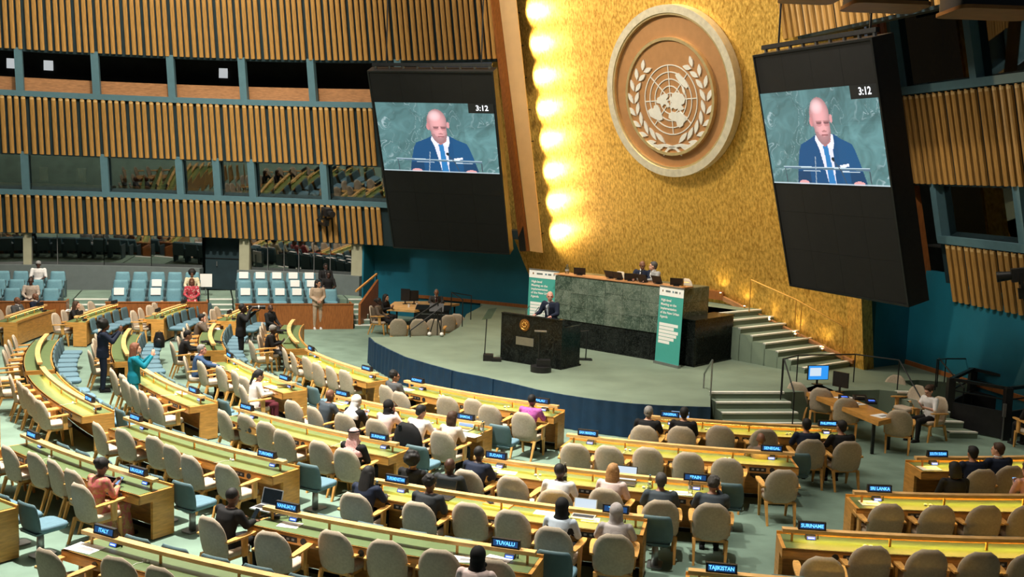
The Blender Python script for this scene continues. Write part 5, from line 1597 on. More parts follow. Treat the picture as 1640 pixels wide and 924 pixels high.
railing('handrail', 'black railing at the top of the steps before the blue wall', [(10.30, 25.28, 0.75), (10.98, 26.41, 0.75), (11.97, 26.59, 0.75), (11.97, 25.95, 0.75)], [0.75, 0.6, 0.6, 0.72])
railing('handrail', 'slanting black handrail down to the black lift', [(10.51, 25.70, 0.75), (10.71, 24.61, 0.2)], [0.72, 0.75])
lf = thing('platform_lift', 'black platform lift with railed cage at the right wall', 'lift', (11.2, 24.6, 0))
fp = [Vector(v) for v in ((10.35, 24.5, 0), (11.25, 23.55, 0), (12.3, 24.2, 0), (11.5, 26.0, 0))]
for i in range(4):
    a, b = fp[i], fp[(i + 1) % 4]
    part('side_panel', MB().bar(a + Vector((0, 0, 0.34)), b + Vector((0, 0, 0.34)), 0.05, 0.62), M['black'], lf)
    part('top_rail', MB().bar(a + Vector((0, 0, 1.18)), b + Vector((0, 0, 1.18)), 0.08, 0.07), M['blackmetal'], lf)
    part('mid_rail', MB().bar(a + Vector((0, 0, 0.92)), b + Vector((0, 0, 0.92)), 0.03), M['blackmetal'], lf)
    part('corner_post', MB().bar(a, a + Vector((0, 0, 1.2)), 0.16), M['black'], lf)
part('control_lever', MB().bar(fp[1] + Vector((-0.1, -0.1, 0.55)), fp[1] + Vector((-0.1, -0.1, 0.85)), 0.06), M['steel'], lf)
part('lever_rod', MB().bar(fp[1] + Vector((-0.1, -0.1, 0.0)), fp[1] + Vector((-0.1, -0.1, 0.55)), 0.025), M['steel'], lf)

# ================================================================== CAMERAS AND HANGING LAMPS
def tv_camera(label, p, aim, s=1.0):
    p = Vector(p); d = (Vector(aim) - p).normalized()
    sd = d.cross(Vector((0, 0, 1))).normalized(); up = sd.cross(d)
    t = thing('robotic_camera', label, 'camera', p)
    part('body', MB().bar(p - d * 0.18 * s, p + d * 0.14 * s, 0.22 * s, 0.22 * s), M['black'], t)
    part('lens', MB().tube([p + d * 0.12 * s, p + d * 0.36 * s], [0.07 * s, 0.09 * s], 14), M['black'], t, True)
    part('yoke', MB().bar(p - sd * 0.16 * s - up * 0.2 * s, p - sd * 0.16 * s + up * 0.05 * s, 0.05 * s).bar(p + sd * 0.16 * s - up * 0.2 * s, p + sd * 0.16 * s + up * 0.05 * s, 0.05 * s).bar(p - sd * 0.17 * s - up * 0.2 * s, p + sd * 0.17 * s - up * 0.2 * s, 0.05 * s), M['blackmetal'], t)
    part('mount', MB().bar(p - up * 0.22 * s, p - up * 0.40 * s, 0.12 * s).bar(p - up * 0.40 * s, p - up * 0.40 * s - d * 0.5 * s, 0.06 * s), M['blackmetal'], t)
    part('cable', MB().tube([p - d * 0.18 * s, p - d * 0.3 * s - up * 0.3 * s + sd * 0.15 * s, p - d * 0.35 * s - up * 0.45 * s], 0.02 * s, 6), M['black'], t, True)
    return t
ca = 77.45
tv_camera('black robotic camera on the slats left of the left screen', lw(ca, 3.95, -0.35), (2, 27, 1.5), 1.3)
tv_camera('black robotic camera on an arm before the right slats', rw(5.6, 3.75, -0.55), (2, 27, 2.0), 1.35)
tv_camera('second black robotic camera beside the first on the right slats', rw(6.9, 3.6, -0.5), (0, 24, 1.0), 1.0)
for p, sz, nm in (((3.00, 9.00, 7.17), 0.30, 'dark lamp housing hanging at the top right, smaller one'), ((3.90, 9.00, 7.15), 0.36, 'dark lamp housing hanging in the top right corner'), ((2.37, 9.00, 7.21), 0.22, 'dark lamp housing mostly above the frame')):
    p = Vector(p)
    t = thing('hanging_lamp', nm, 'lamp', p, group='dark hanging lamps')
    part('housing', MB().rbox(p + Vector((0, 0, 0.25)), (sz * 2, sz * 1.6, 0.7), 0.08), M['black'], t, True)
    part('flange', MB().rbox(p + Vector((0, 0, -0.09)), (sz * 2.1, sz * 1.7, 0.03), 0.08), M['bronze'], t, True)
    part('rod', MB().bar(p + Vector((0, 0, 0.6)), (p.x, p.y, 17.9), 0.04), M['blackmetal'], t)

# ================================================================== THINGS ON DESKS
def face_to(p):
    """heading for something on a delegate desk whose user sits outwards"""
    return math.atan2(p[1] - CY, p[0] - CX) + PI / 2
def laptop(label, p, scr, shell='laptop_grey', w=0.34, turn=0.0, open_=1.85):
    rz = face_to(p) + turn
    t = thing('laptop', label, 'laptop', p, rz)
    part('keyboard_base', MB().box((0, 0, 0.009), (w, w * 0.68, 0.018)), M[shell], t, local=True)
    part('keys', MB().box((0, 0.02, 0.0195), (w * 0.88, w * 0.34, 0.003)), M['black'], t, local=True)
    d = Vector((0, math.cos(PI - open_), math.sin(PI - open_)))
    nrm = Vector((0, -d.z, d.y))
    o = Vector((0, w * 0.34, 0.018))
    part('lid', MB().slab([o + Vector((-w / 2, 0, 0)), o + Vector((w / 2, 0, 0)), o + Vector((w / 2, 0, 0)) + d * w * 0.66, o + Vector((-w / 2, 0, 0)) + d * w * 0.66], -0.008, nrm), M[shell], t, local=True)
    part('display', MB().slab([o + Vector((-w * 0.46, 0, 0)) + d * 0.02, o + Vector((w * 0.46, 0, 0)) + d * 0.02, o + Vector((w * 0.46, 0, 0)) + d * w * 0.63, o + Vector((-w * 0.46, 0, 0)) + d * w * 0.63], 0.002, nrm), scr, t, local=True)
    return t
laptop('laptop with dark screen before the man in black', (-3.40, 14.65, 0.741), M['lap_dark'], 'laptop_grey', 0.36)
laptop('black laptop before the man in dark suit, fourth row', (-0.946, 15.46, 0.741), M['lap_dark'], 'black', 0.34)
laptop('laptop with white screen before the black hijab', (1.13, 14.76, 0.741), M['lap_white'], 'laptop_grey', 0.34)
laptop('laptop with blue white screen before the blonde woman', (1.90, 16.51, 0.741), M['lap_white'], 'black', 0.36)
laptop('laptop with light blue screen, second row end', (-0.841, 19.73, 0.741), M['lap_blue'], 'laptop_grey', 0.34)
laptop('black laptop before the woman in white at the left', (-5.00, 23.10, 0.741), M['lap_dark'], 'black', 0.36, -0.5)
laptop('tablet with pale blue screen in the front row', (3.41, 20.66, 0.741), M['lap_blue'], 'black', 0.38)
laptop('open grey laptop beside the floral robe', (-5.97, 15.60, 0.741), M['lap_dark'], 'laptop_grey', 0.38, 0.2, 0.5)
def sheet(label, p, w, h, turn=0.0, n=1, m='paper'):
    t = thing('paper_stack', label, 'paper', p, face_to(p) + turn, 'papers on the desks')
    part('sheet', MB().box((0, 0, 0.003), (w, h, 0.006)), M[m], t, local=True)
    part('printed_block', MB().box((w * 0.08, -h * 0.1, 0.0066), (w * 0.6, h * 0.35, 0.001)), M['laptop_grey'], t, local=True)
    return t
for lb, p, w, h, tn in (('sheet of paper on the desk before the dark nameplate, lower left', (-5.24, 12.87, 0.741), 0.42, 0.28, 0.1), ('sheet of paper beside the black cables, fifth row', (-2.91, 14.00, 0.741), 0.30, 0.22, 0.2),
                        ('loose papers before the glossy black hair, bottom edge', (-0.471, 12.95, 0.741), 0.30, 0.24, 0.3), ('large papers right of the glossy black hair, bottom edge', (-0.077, 12.96, 0.741), 0.34, 0.26, -0.2),
                        ('papers between the two headscarves', (1.23, 14.66, 0.741), 0.26, 0.2, 0.1), ('bright papers left of the black hijab', (0.582, 14.89, 0.741), 0.30, 0.2, 0.0),
                        ('papers before the man with grey hair', (2.74, 16.11, 0.741), 0.34, 0.22, 0.1), ('papers before the bald man in navy, third row', (-0.257, 17.14, 0.741), 0.36, 0.22, 0.3),
                        ('second papers right of the bald man in navy', (0.0237, 16.92, 0.741), 0.32, 0.2, 0.1), ('papers beside the light blue laptop', (-0.741, 19.35, 0.741), 0.50, 0.24, -0.1),
                        ('papers beside the bald man in grey', (-3.47, 21.61, 0.741), 0.30, 0.22, 0.1), ('paper on the left end of the fourth row right desk', (5.63, 15.93, 0.741), 0.30, 0.24, 0.0),
                        ('paper on the left end of the second row right desk', (7.39, 18.11, 0.741), 0.36, 0.26, 0.0), ('sheet of paper before the curly haired man', (-2.25, 23.23, 0.741), 0.30, 0.2, 0.0),
                        ('bright sheet on the desk beside the teal suit', (-6.89, 22.10, 0.741), 0.34, 0.22, 0.2), ('sheet before the woman in white at the left', (-5.19, 22.99, 0.741), 0.34, 0.22, 0.2),
                        ('white sheets beside the magenta shirt', (0.717, 21.93, 0.741), 0.26, 0.2, 0.0), ('paper on the front row desk below the steps', (2.97, 20.64, 0.741), 0.26, 0.18, 0.0),
                        ('papers before the woman in dark at the far left', (-14.16, 33.76, 0.741), 0.5, 0.25, 0.3), ('newspaper on the bend desk behind the photographer', (-8.68, 30.95, 0.741), 0.3, 0.22, 0.2)):
    sheet(lb, p, w, h, tn)
for lb, p, tn in (('papers at the near end of the side table', (7.96, 22.19, 0.75), 0.4), ('papers in the middle of the side table', (7.71, 23.99, 0.75), 0.4), ('papers on the side table left of the laptop', (7.73, 23.33, 0.75), 0.3)):
    sheet(lb, p, 0.42, 0.3, tn)
def bottle(label, p, h=0.22, r=0.033, m='bottle_glass', cap='blue_seat'):
    p = Vector(p)
    t = thing('bottle', label, 'bottle', p)
    part('body', MB().loft([((p.x, p.y, p.z), r * 0.9, r * 0.9), ((p.x, p.y, p.z + 0.01), r, r), ((p.x, p.y, p.z + h * 0.65), r, r), ((p.x, p.y, p.z + h * 0.82), r * 0.45, r * 0.45), ((p.x, p.y, p.z + h * 0.92), r * 0.4, r * 0.4)], 12), M[m], t, True)
    part('label_band', MB().cyl((p.x, p.y, p.z + h * 0.38), r * 1.03, h * 0.2, 12), M['lap_blue'] if m == 'x' else M['laptop_grey'], t, True)
    part('cap', MB().cyl((p.x, p.y, p.z + h * 0.95), r * 0.48, h * 0.09, 10), M[cap], t, True)
bottle('water bottle beside the woman with long black hair', (-1.90, 15.35, 0.741), 0.26, 0.036)
bottle('dark flask behind the man in the white robe', (0.947, 16.57, 0.741), 0.30, 0.04, 'black', 'steel')
bottle('water bottle with blue label right of the grey haired man', (2.89, 16.13, 0.741), 0.26, 0.036)
bottle('small water bottle left of the grey haired man', (2.28, 16.32, 0.741), 0.22, 0.034)
bottle('water bottle at the end of the light blue laptop desk', (-0.466, 19.49, 0.741), 0.24, 0.034)
p = (-0.0726, 15.23, 0.741)
t = thing('leather_folder', 'orange brown leather folder with a phone on the fourth row desk', 'folder', p, face_to(p) - 0.1)
part('cover', MB().box((0, 0, 0.01), (0.42, 0.26, 0.02)), M['tan_wood'], t, local=True)
part('spine', MB().box((0, -0.13, 0.01), (0.42, 0.012, 0.024)), M['wood'], t, local=True)
def phone(label, p, rz=0.0, tilt=0.0, glow=False):
    t = thing('mobile_phone', label, 'phone', p, rz)
    t.rotation_euler = (tilt, 0, rz)
    part('case', MB().rbox((0, 0, 0), (0.075, 0.15, 0.009), 0.012), M['black'], t, local=True)
    part('glass', MB().rbox((0, 0, 0.005), (0.068, 0.14, 0.002), 0.008), M['lap_blue'] if glow else M['lap_dark'], t, local=True)
    return t
phone('black phone lying on the orange brown folder', ((-0.212, 15.24, 0.77)), 0.4)
phone('black phone on the desk before the red headscarf', (-2.54, 18.05, 0.747), 0.6)
phone('black phone on the desk of the white shirted man', (-2.09, 20.44, 0.747), 0.9)
p = Vector((-2.27, 20.71, 0.741))
t = thing('camera_bag', 'small dark bag standing on the second row desk', 'bag', p)
part('body', MB().loft([((p.x, p.y, p.z), 0.10, 0.07), ((p.x, p.y, p.z + 0.12), 0.11, 0.08), ((p.x, p.y, p.z + 0.2), 0.08, 0.05)], 12), M['black'], t, True)
part('strap', MB().tube([p + Vector((-0.08, 0, 0.18)), p + Vector((0, 0, 0.28)), p + Vector((0.08, 0, 0.18))], 0.012, 6), M['bronze'], t, True)
p = Vector((-9.73, 29.08, 0.47))
t = thing('backpack', 'black backpack on a blue chair at the third row bend', 'bag', p)
part('body', MB().loft([((p.x, p.y, p.z), 0.15, 0.11), ((p.x, p.y, p.z + 0.2), 0.16, 0.12), ((p.x, p.y, p.z + 0.42), 0.10, 0.07)], 14), M['black'], t, True)
part('pocket', MB().ell(p + Vector((0.02, -0.11, 0.16)), (0.10, 0.05, 0.11)), M['black'], t, True)
part('handle', MB().tube([p + Vector((-0.05, 0, 0.41)), p + Vector((0, 0, 0.47)), p + Vector((0.05, 0, 0.41))], 0.01, 6), M['black'], t, True)
# cables and rack boxes on two desks
p = Vector((-3.11, 14.30, 0.75))
t = thing('cable_tangle', 'tangle of black cables beside the dark laptop', 'cables', p)
for k in range(4):
    pts = [p + Vector((0.22 * math.cos(i * 1.1 + k) * (0.5 + 0.12 * i), 0.10 * math.sin(i * 1.4 + k), 0.012 + 0.03 * abs(math.sin(i + k)))) for i in range(7)]
    part('cable', MB().tube(pts, 0.006, 6), M['black'], t, True)
part('adapter', MB().box(p + Vector((-0.05, -0.05, 0.015)), (0.12, 0.06, 0.03)), M['black'], t)
for pp, nm in (((-6.71, 30.54, 0.76), 'heap of black cables on the front row bend desk'), ((-8.04, 28.20, 0.76), 'heap of small microphones on the second row bend desk')):
    p = Vector(pp)
    t = thing('cable_heap', nm, 'cables', p)
    for k in range(4):
        pts = [p + Vector((0.3 * math.cos(i * 1.3 + k * 2), 0.14 * math.sin(i * 1.7 + k), 0.03 + 0.05 * abs(math.sin(i * 2 + k)))) for i in range(6)]
        part('cable', MB().tube(pts, 0.014, 6), M['black'], t, True)
    part('hub', MB().box(p + Vector((0, 0, 0.03)), (0.2, 0.12, 0.06)), M['black'], t)
# small screens along the rostrum worktop
for i, (tt, nn) in enumerate(((4.05, 0.25), (3.0, 0.28), (2.65, 0.2), (2.25, 0.2), (1.85, 0.22), (1.4, 0.25), (0.8, 0.25))):
    p = ro(tt, nn, 2.785)
    t = thing('rostrum_monitor', 'small black monitor, %s from the left along the rostrum top' % ORD[i], 'monitor', p, math.atan2(fn.y, fn.x) - PI / 2 + (0.5 if i % 3 == 0 else -0.2), 'small monitors on the rostrum')
    part('foot', MB().box((0, 0, 0.008), (0.16, 0.12, 0.016)), M['black'], t, local=True)
    part('case', MB().hexa([(-0.17, 0.0, 0.02), (0.17, 0.0, 0.02), (0.17, 0.03, 0.02), (-0.17, 0.03, 0.02), (-0.17, -0.09, 0.22), (0.17, -0.09, 0.22), (0.17, -0.06, 0.22), (-0.17, -0.06, 0.22)]), M['black'], t, local=True)
    part('display', MB().hexa([(-0.15, 0.032, 0.03), (0.15, 0.032, 0.03), (0.15, 0.034, 0.03), (-0.15, 0.034, 0.03), (-0.15, -0.05, 0.21), (0.15, -0.05, 0.21), (0.15, -0.048, 0.21), (-0.15, -0.048, 0.21)]), M['lap_dark'], t, local=True)
for tt, nm in ((4.55, 'clear water carafe at the left end of the rostrum'), (2.05, 'water glass in the middle of the rostrum'), (0.62, 'small brass gavel stand at the right end of the rostrum')):
    p = ro(tt, 0.3, 2.785)
    if 'gavel' in nm:
        t = thing('gavel_stand', nm, 'stand', p)
        part('base', MB().cyl(p + Vector((0, 0, 0.01)), 0.06, 0.02, 12), M['brass'], t, True)
        part('stem', MB().tube([p, p + Vector((0, 0, 0.26))], 0.01, 8), M['brass'], t, True)
        part('arm', MB().tube([p + Vector((0, 0, 0.12)), p + Vector((0.14, -0.1, 0.12))], 0.008, 6), M['brass'], t, True)
    else:
        bottle(nm, p, 0.26 if tt > 4 else 0.2, 0.055, 'bottle_glass', 'steel')
for tt, nm in ((3.35, 'cream leather presiding chair left of the two men'), (1.15, 'cream leather presiding chair right of the two men')):
    delegate_chair(ro(tt, 0.95, 1.95), math.atan2(-fn.y, -fn.x) - PI / 2, nm, 'presiding chairs on the rostrum')
for pp in (((2.93, 20.79, 0.92)),):
    pass

# ================================================================== PEOPLE
def remesh(mb, name, vox, smooth_it=3):
    me = mb.mesh(name)
    o = bpy.data.objects.new('tmp', me)
    TMP.collection.objects.link(o)
    m = o.modifiers.new('r', 'REMESH')
    m.mode = 'VOXEL'
    m.voxel_size = vox
    m.use_smooth_shade = True
    if smooth_it:
        s = o.modifiers.new('s', 'SMOOTH')
        s.iterations = smooth_it
        s.factor = 0.5
    out = tmp_eval(o)
    bpy.data.objects.remove(o)
    bpy.data.meshes.remove(me)
    out.name = name
    out.polygons.foreach_set('use_smooth', [True] * len(out.polygons))
    return out

def capsule(mb, p, q, r0, r1, n=10):
    p, q = Vector(p), Vector(q)
    d = (q - p).normalized()
    pts, rs = [], []
    for k in (0.02, 0.35, 0.7):
        pts.append(p - d * r0 * math.cos(k * PI / 2)); rs.append(r0 * math.sin(k * PI / 2) + 1e-4)
    pts += [p, p.lerp(q, 0.5), q]; rs += [r0, (r0 + r1) / 2, r1]
    for k in (0.7, 0.35, 0.02):
        pts.append(q + d * r1 * math.cos(k * PI / 2)); rs.append(r1 * math.sin(k * PI / 2) + 1e-4)
    mb.tube(pts, rs, n)

def hand(mb, w, d, palm_n, side, curl=0.5):
    """palm at the wrist w along d, palm normal palm_n; four unequal bent fingers and a thumb from the side"""
    w, d, n = Vector(w), Vector(d).normalized(), Vector(palm_n).normalized()
    s = d.cross(n).normalized() * side
    n = s.cross(d).normalized() * side
    rot = Matrix((s, d, n)).transposed()
    mb.ell(w + d * 0.045, (0.040, 0.055, 0.018), 10, 8, rot)
    for k, L in enumerate((0.070, 0.080, 0.075, 0.058)):
        b = w + d * 0.085 + s * (0.030 - 0.0205 * k)
        m1 = b + (d * math.cos(curl * 0.5) + n * math.sin(curl * 0.5)) * L * 0.5
        m2 = m1 + (d * math.cos(curl * 1.6) + n * math.sin(curl * 1.6)) * L * 0.5
        capsule(mb, b, m1, 0.0098, 0.0092, 6)
        capsule(mb, m1, m2, 0.0092, 0.0080, 6)
    t0 = w + d * 0.025 + s * 0.032
    t1 = t0 + (s * 0.75 + d * 0.6 + n * 0.25).normalized() * 0.035
    t2 = t1 + (d * 0.9 + s * 0.15 + n * 0.5).normalized() * 0.03
    capsule(mb, t0, t1, 0.0115, 0.0105, 6)
    capsule(mb, t1, t2, 0.0105, 0.0085, 6)

SEAT = dict(pel=(0, -0.03, 0.53), waist=(0, -0.05, 0.72), chest=(0, -0.02, 0.93), neck=(0, 0.01, 1.07), head=(0, 0.035, 1.195),
            sh=(0.20, -0.01, 1.02), hip=(0.09, 0.0, 0.53), knee=(0.11, 0.43, 0.52), ank=(0.11, 0.45, 0.09))
STAND = dict(pel=(0, 0, 0.95), waist=(0, 0.0, 1.10), chest=(0, 0.0, 1.32), neck=(0, 0.0, 1.46), head=(0, 0.022, 1.588),
             sh=(0.20, 0.0, 1.41), hip=(0.09, 0, 0.92), knee=(0.10, 0.02, 0.50), ank=(0.10, -0.01, 0.08))
def J(base, lean=0.0, **kw):
    j = {k: Vector(v) for k, v in base.items()}
    z0 = j['pel'].z
    for k in ('waist', 'chest', 'neck', 'head', 'sh'):
        j[k].y += lean * (j[k].z - z0)
    j.update({k: v for k, v in kw.items()})
    return j
# arms: ((elbow L), (wrist L), (elbow R), (wrist R), hand direction L, R, palm normal L, R)
POSE = {
 'desk': J(SEAT, 0.10, arms=((-0.26, 0.13, 0.83), (-0.16, 0.36, 0.815), (0.26, 0.13, 0.83), (0.16, 0.36, 0.815)), hd=((0.2, 1, -0.1), (-0.2, 1, -0.1)), pn=((0, 0, -1), (0, 0, -1))),
 'type': J(SEAT, 0.05, arms=((-0.25, 0.08, 0.80), (-0.13, 0.33, 0.80), (0.25, 0.08, 0.80), (0.13, 0.33, 0.80)), hd=((0.15, 1, -0.1), (-0.15, 1, -0.1)), pn=((0, 0, -1), (0, 0, -1))),
 'lap': J(SEAT, -0.12, arms=((-0.25, 0.02, 0.76), (-0.10, 0.25, 0.66), (0.25, 0.02, 0.76), (0.10, 0.25, 0.66)), hd=((0.6, 0.8, -0.2), (-0.6, 0.8, -0.2)), pn=((0, 0, -1), (0, 0, -1))),
 'phone': J(SEAT, 0.06, arms=((-0.24, 0.10, 0.78), (-0.06, 0.32, 0.84), (0.24, 0.10, 0.78), (0.06, 0.32, 0.84)), hd=((0.2, 0.6, 0.6), (-0.2, 0.6, 0.6)), pn=((0.6, -0.3, 0.6), (-0.6, -0.3, 0.6))),
 'chin': J(SEAT, 0.12, arms=((-0.26, 0.14, 0.83), (-0.12, 0.36, 0.815), (0.24, 0.22, 0.84), (0.09, 0.19, 1.07)), hd=((0.3, 1, -0.1), (-0.4, 0.1, 1)), pn=((0, 0, -1), (-0.5, -1, 0))),
 'reach': J(SEAT, 0.08, arms=((-0.26, 0.10, 0.83), (-0.18, 0.33, 0.815), (0.30, 0.25, 0.86), (0.36, 0.52, 0.83)), hd=((0.2, 1, -0.1), (0.2, 1, -0.1)), pn=((0, 0, -1), (0, 0, -1))),
 'stand': J(STAND, 0.0, arms=((-0.24, 0.0, 1.13), (-0.06, 0.20, 1.0), (0.24, 0.0, 1.13), (0.06, 0.21, 1.0)), hd=((0.7, 0.5, -0.3), (-0.7, 0.5, -0.3)), pn=((0, -1, 0), (0, -1, 0))),
 'photo': J(STAND, 0.03, arms=((-0.23, 0.20, 1.22), (-0.07, 0.38, 1.43), (0.23, 0.20, 1.22), (0.07, 0.38, 1.43)), hd=((0.1, 0.3, 1), (-0.1, 0.3, 1)), pn=((0.8, -0.3, 0), (-0.8, -0.3, 0))),
 'cam': J(STAND, 0.05, arms=((-0.28, 0.16, 1.26), (-0.05, 0.40, 1.50), (0.30, 0.14, 1.30), (0.09, 0.24, 1.55)), hd=((0.1, 0.9, 0.3), (-0.3, 0.6, 0.4)), pn=((0.2, 0, 1), (-0.8, 0, 0.3))),
 'lectern': J(STAND, 0.10, arms=((-0.27, 0.12, 1.16), (-0.24, 0.36, 1.12), (0.27, 0.12, 1.16), (0.24, 0.36, 1.12)), hd=((0.1, 1, -0.2), (-0.1, 1, -0.2)), pn=((0, 0, -1), (0, 0, -1))),
}
def head_matrix(j, yaw, pitch):
    return Matrix.Translation(j['head']) @ Matrix.Rotation(R_(yaw), 4, 'Z') @ Matrix.Rotation(R_(-pitch), 4, 'X') @ Matrix.Scale(1.09, 4)

def body_mesh(j, yaw, pitch, fem):
    mb = MB()
    k = 0.93 if fem else 1.0
    mb.loft([(j['pel'] - Vector((0, 0, 0.08)), 0.13, 0.10), (j['pel'], 0.165, 0.115), (j['waist'], 0.135 * k, 0.095), (j['chest'], 0.165 * k, 0.11), (Vector((0, j['sh'].y, j['sh'].z)), 0.15 * k, 0.075), (j['neck'], 0.06, 0.055)])
    hc = j['head']
    capsule(mb, j['neck'] - Vector((0, 0, 0.05)), hc - Vector((0, 0, 0.05)), 0.055 * k, 0.052 * k, 12)
    H = head_matrix(j, yaw, pitch)
    Rm = H.to_3x3()
    mb.ell(H @ Vector((0, -0.012, 0.022)), (0.076, 0.094, 0.098), 16, 12, Rm)          # skull
    mb.ell(H @ Vector((0, 0.022, -0.035)), (0.058, 0.068, 0.080), 14, 10, Rm)           # face and jaw
    mb.ell(H @ Vector((0, 0.072, -0.090)), (0.026, 0.020, 0.020), 8, 6, Rm)             # chin
    mb.ell(H @ Vector((0, 0.094, -0.022)), (0.013, 0.020, 0.026), 8, 6, Rm)             # nose
    mb.ell(H @ Vector((0, 0.080, 0.022)), (0.050, 0.016, 0.014), 10, 6, Rm)             # brow
    mb.ell(H @ Vector((0, 0.086, -0.060)), (0.024, 0.012, 0.012), 8, 6, Rm)             # mouth
    for s in (-1, 1):
        mb.ell(H @ Vector((s * 0.078, -0.008, -0.008)), (0.011, 0.020, 0.032), 8, 6, Rm)  # ears
    e0, w0, e1, w1 = [Vector(a) for a in j['arms']]
    for s, e, w, hd, pn in ((-1, e0, w0, j['hd'][0], j['pn'][0]), (1, e1, w1, j['hd'][1], j['pn'][1])):
        sh = Vector((s * j['sh'].x * k, j['sh'].y, j['sh'].z - 0.02))
        capsule(mb, sh, e, 0.052 * k, 0.040 * k)
        capsule(mb, e, w, 0.040 * k, 0.026)
        hand(mb, w, hd, pn, -s, 0.55)
        hip = Vector((s * j['hip'].x, j['hip'].y, j['hip'].z)); kn = Vector((s * j['knee'].x, j['knee'].y, j['knee'].z)); an = Vector((s * j['ank'].x, j['ank'].y, j['ank'].z))
        capsule(mb, hip, kn, 0.082, 0.056)
        capsule(mb, kn, kn.lerp(an, 0.4), 0.056, 0.052)
        capsule(mb, kn.lerp(an, 0.4), an, 0.052, 0.034)
        capsule(mb, an + Vector((0, -0.02, -0.035)), an + Vector((s * 0.01, 0.13, -0.05)), 0.034, 0.026)
    return remesh(mb, 'body', 0.011, 2)

def top_mesh(j, kind, fem):
    mb = MB()
    k = 0.94 if fem else 1.0
    g = 0.022 if kind == 'jacket' else 0.014
    low = j['pel'].z - (0.06 if j['pel'].z < 0.7 else (0.13 if kind == 'jacket' else 0.02))
    base = Vector((0, j['pel'].y, low))
    mb.loft([(base, 0.172 + g, 0.125 + g), (j['pel'] + Vector((0, 0, 0.06)), 0.168 + g, 0.118 + g), (j['waist'], 0.145 * k + g, 0.102 + g), (j['chest'], 0.184 * k + g, 0.122 + g), (Vector((0, j['sh'].y, j['sh'].z + 0.015)), 0.178 * k + g, 0.088 + g), (j['neck'] - Vector((0, 0, 0.01)), 0.068, 0.062)], 18)
    e0, w0, e1, w1 = [Vector(a) for a in j['arms']]
    for s, e, w in ((-1, e0, w0), (1, e1, w1)):
        sh = Vector((s * j['sh'].x * k, j['sh'].y, j['sh'].z - 0.02))
        capsule(mb, sh, e, 0.060 * k + g * 0.7, 0.050 * k + g * 0.5)
        if kind == 'tee':
            continue
        capsule(mb, e, e.lerp(w, 0.93), 0.050 * k + g * 0.5, 0.036 + g * 0.3)
    return remesh(mb, kind, 0.016, 3)

def legs_mesh(j):
    mb = MB()
    mb.loft([(j['pel'] - Vector((0, 0, 0.09)), 0.15, 0.12), (j['pel'], 0.178, 0.128), (j['pel'] + Vector((0, 0, 0.10)), 0.158, 0.115)])
    for s in (-1, 1):
        hip = Vector((s * j['hip'].x, j['hip'].y, j['hip'].z)); kn = Vector((s * j['knee'].x, j['knee'].y, j['knee'].z)); an = Vector((s * j['ank'].x, j['ank'].y, j['ank'].z))
        capsule(mb, hip, kn, 0.096, 0.072)
        capsule(mb, kn, an, 0.072, 0.052)
    return remesh(mb, 'trousers', 0.018, 3)

def robe_mesh(j):
    mb = MB()
    if j['pel'].z < 0.7:
        mb.loft([(Vector((0, 0.36, 0.03)), 0.27, 0.24), (Vector((0, 0.34, 0.28)), 0.24, 0.22), (Vector((0, 0.28, 0.50)), 0.22, 0.24), (Vector((0, 0.12, 0.60)), 0.19, 0.20)], 18)
        capsule(mb, (-0.09, 0.0, 0.53), (-0.11, 0.42, 0.53), 0.11, 0.09)
        capsule(mb, (0.09, 0.0, 0.53), (0.11, 0.42, 0.53), 0.11, 0.09)
        mb.ell((0, 0, 0.54), (0.2, 0.17, 0.14))
    return remesh(mb, 'long_skirt', 0.018, 4)

def shoes_mesh(j):
    mb = MB()
    for s in (-1, 1):
        an = Vector((s * j['ank'].x, j['ank'].y, j['ank'].z))
        capsule(mb, an + Vector((0, -0.03, -0.035)), an + Vector((s * 0.012, 0.15, -0.048)), 0.046, 0.036)
        mb.box(an + Vector((s * 0.006, 0.055, -0.078)), (0.082, 0.25, 0.012))
    return remesh(mb, 'shoes', 0.012, 2)

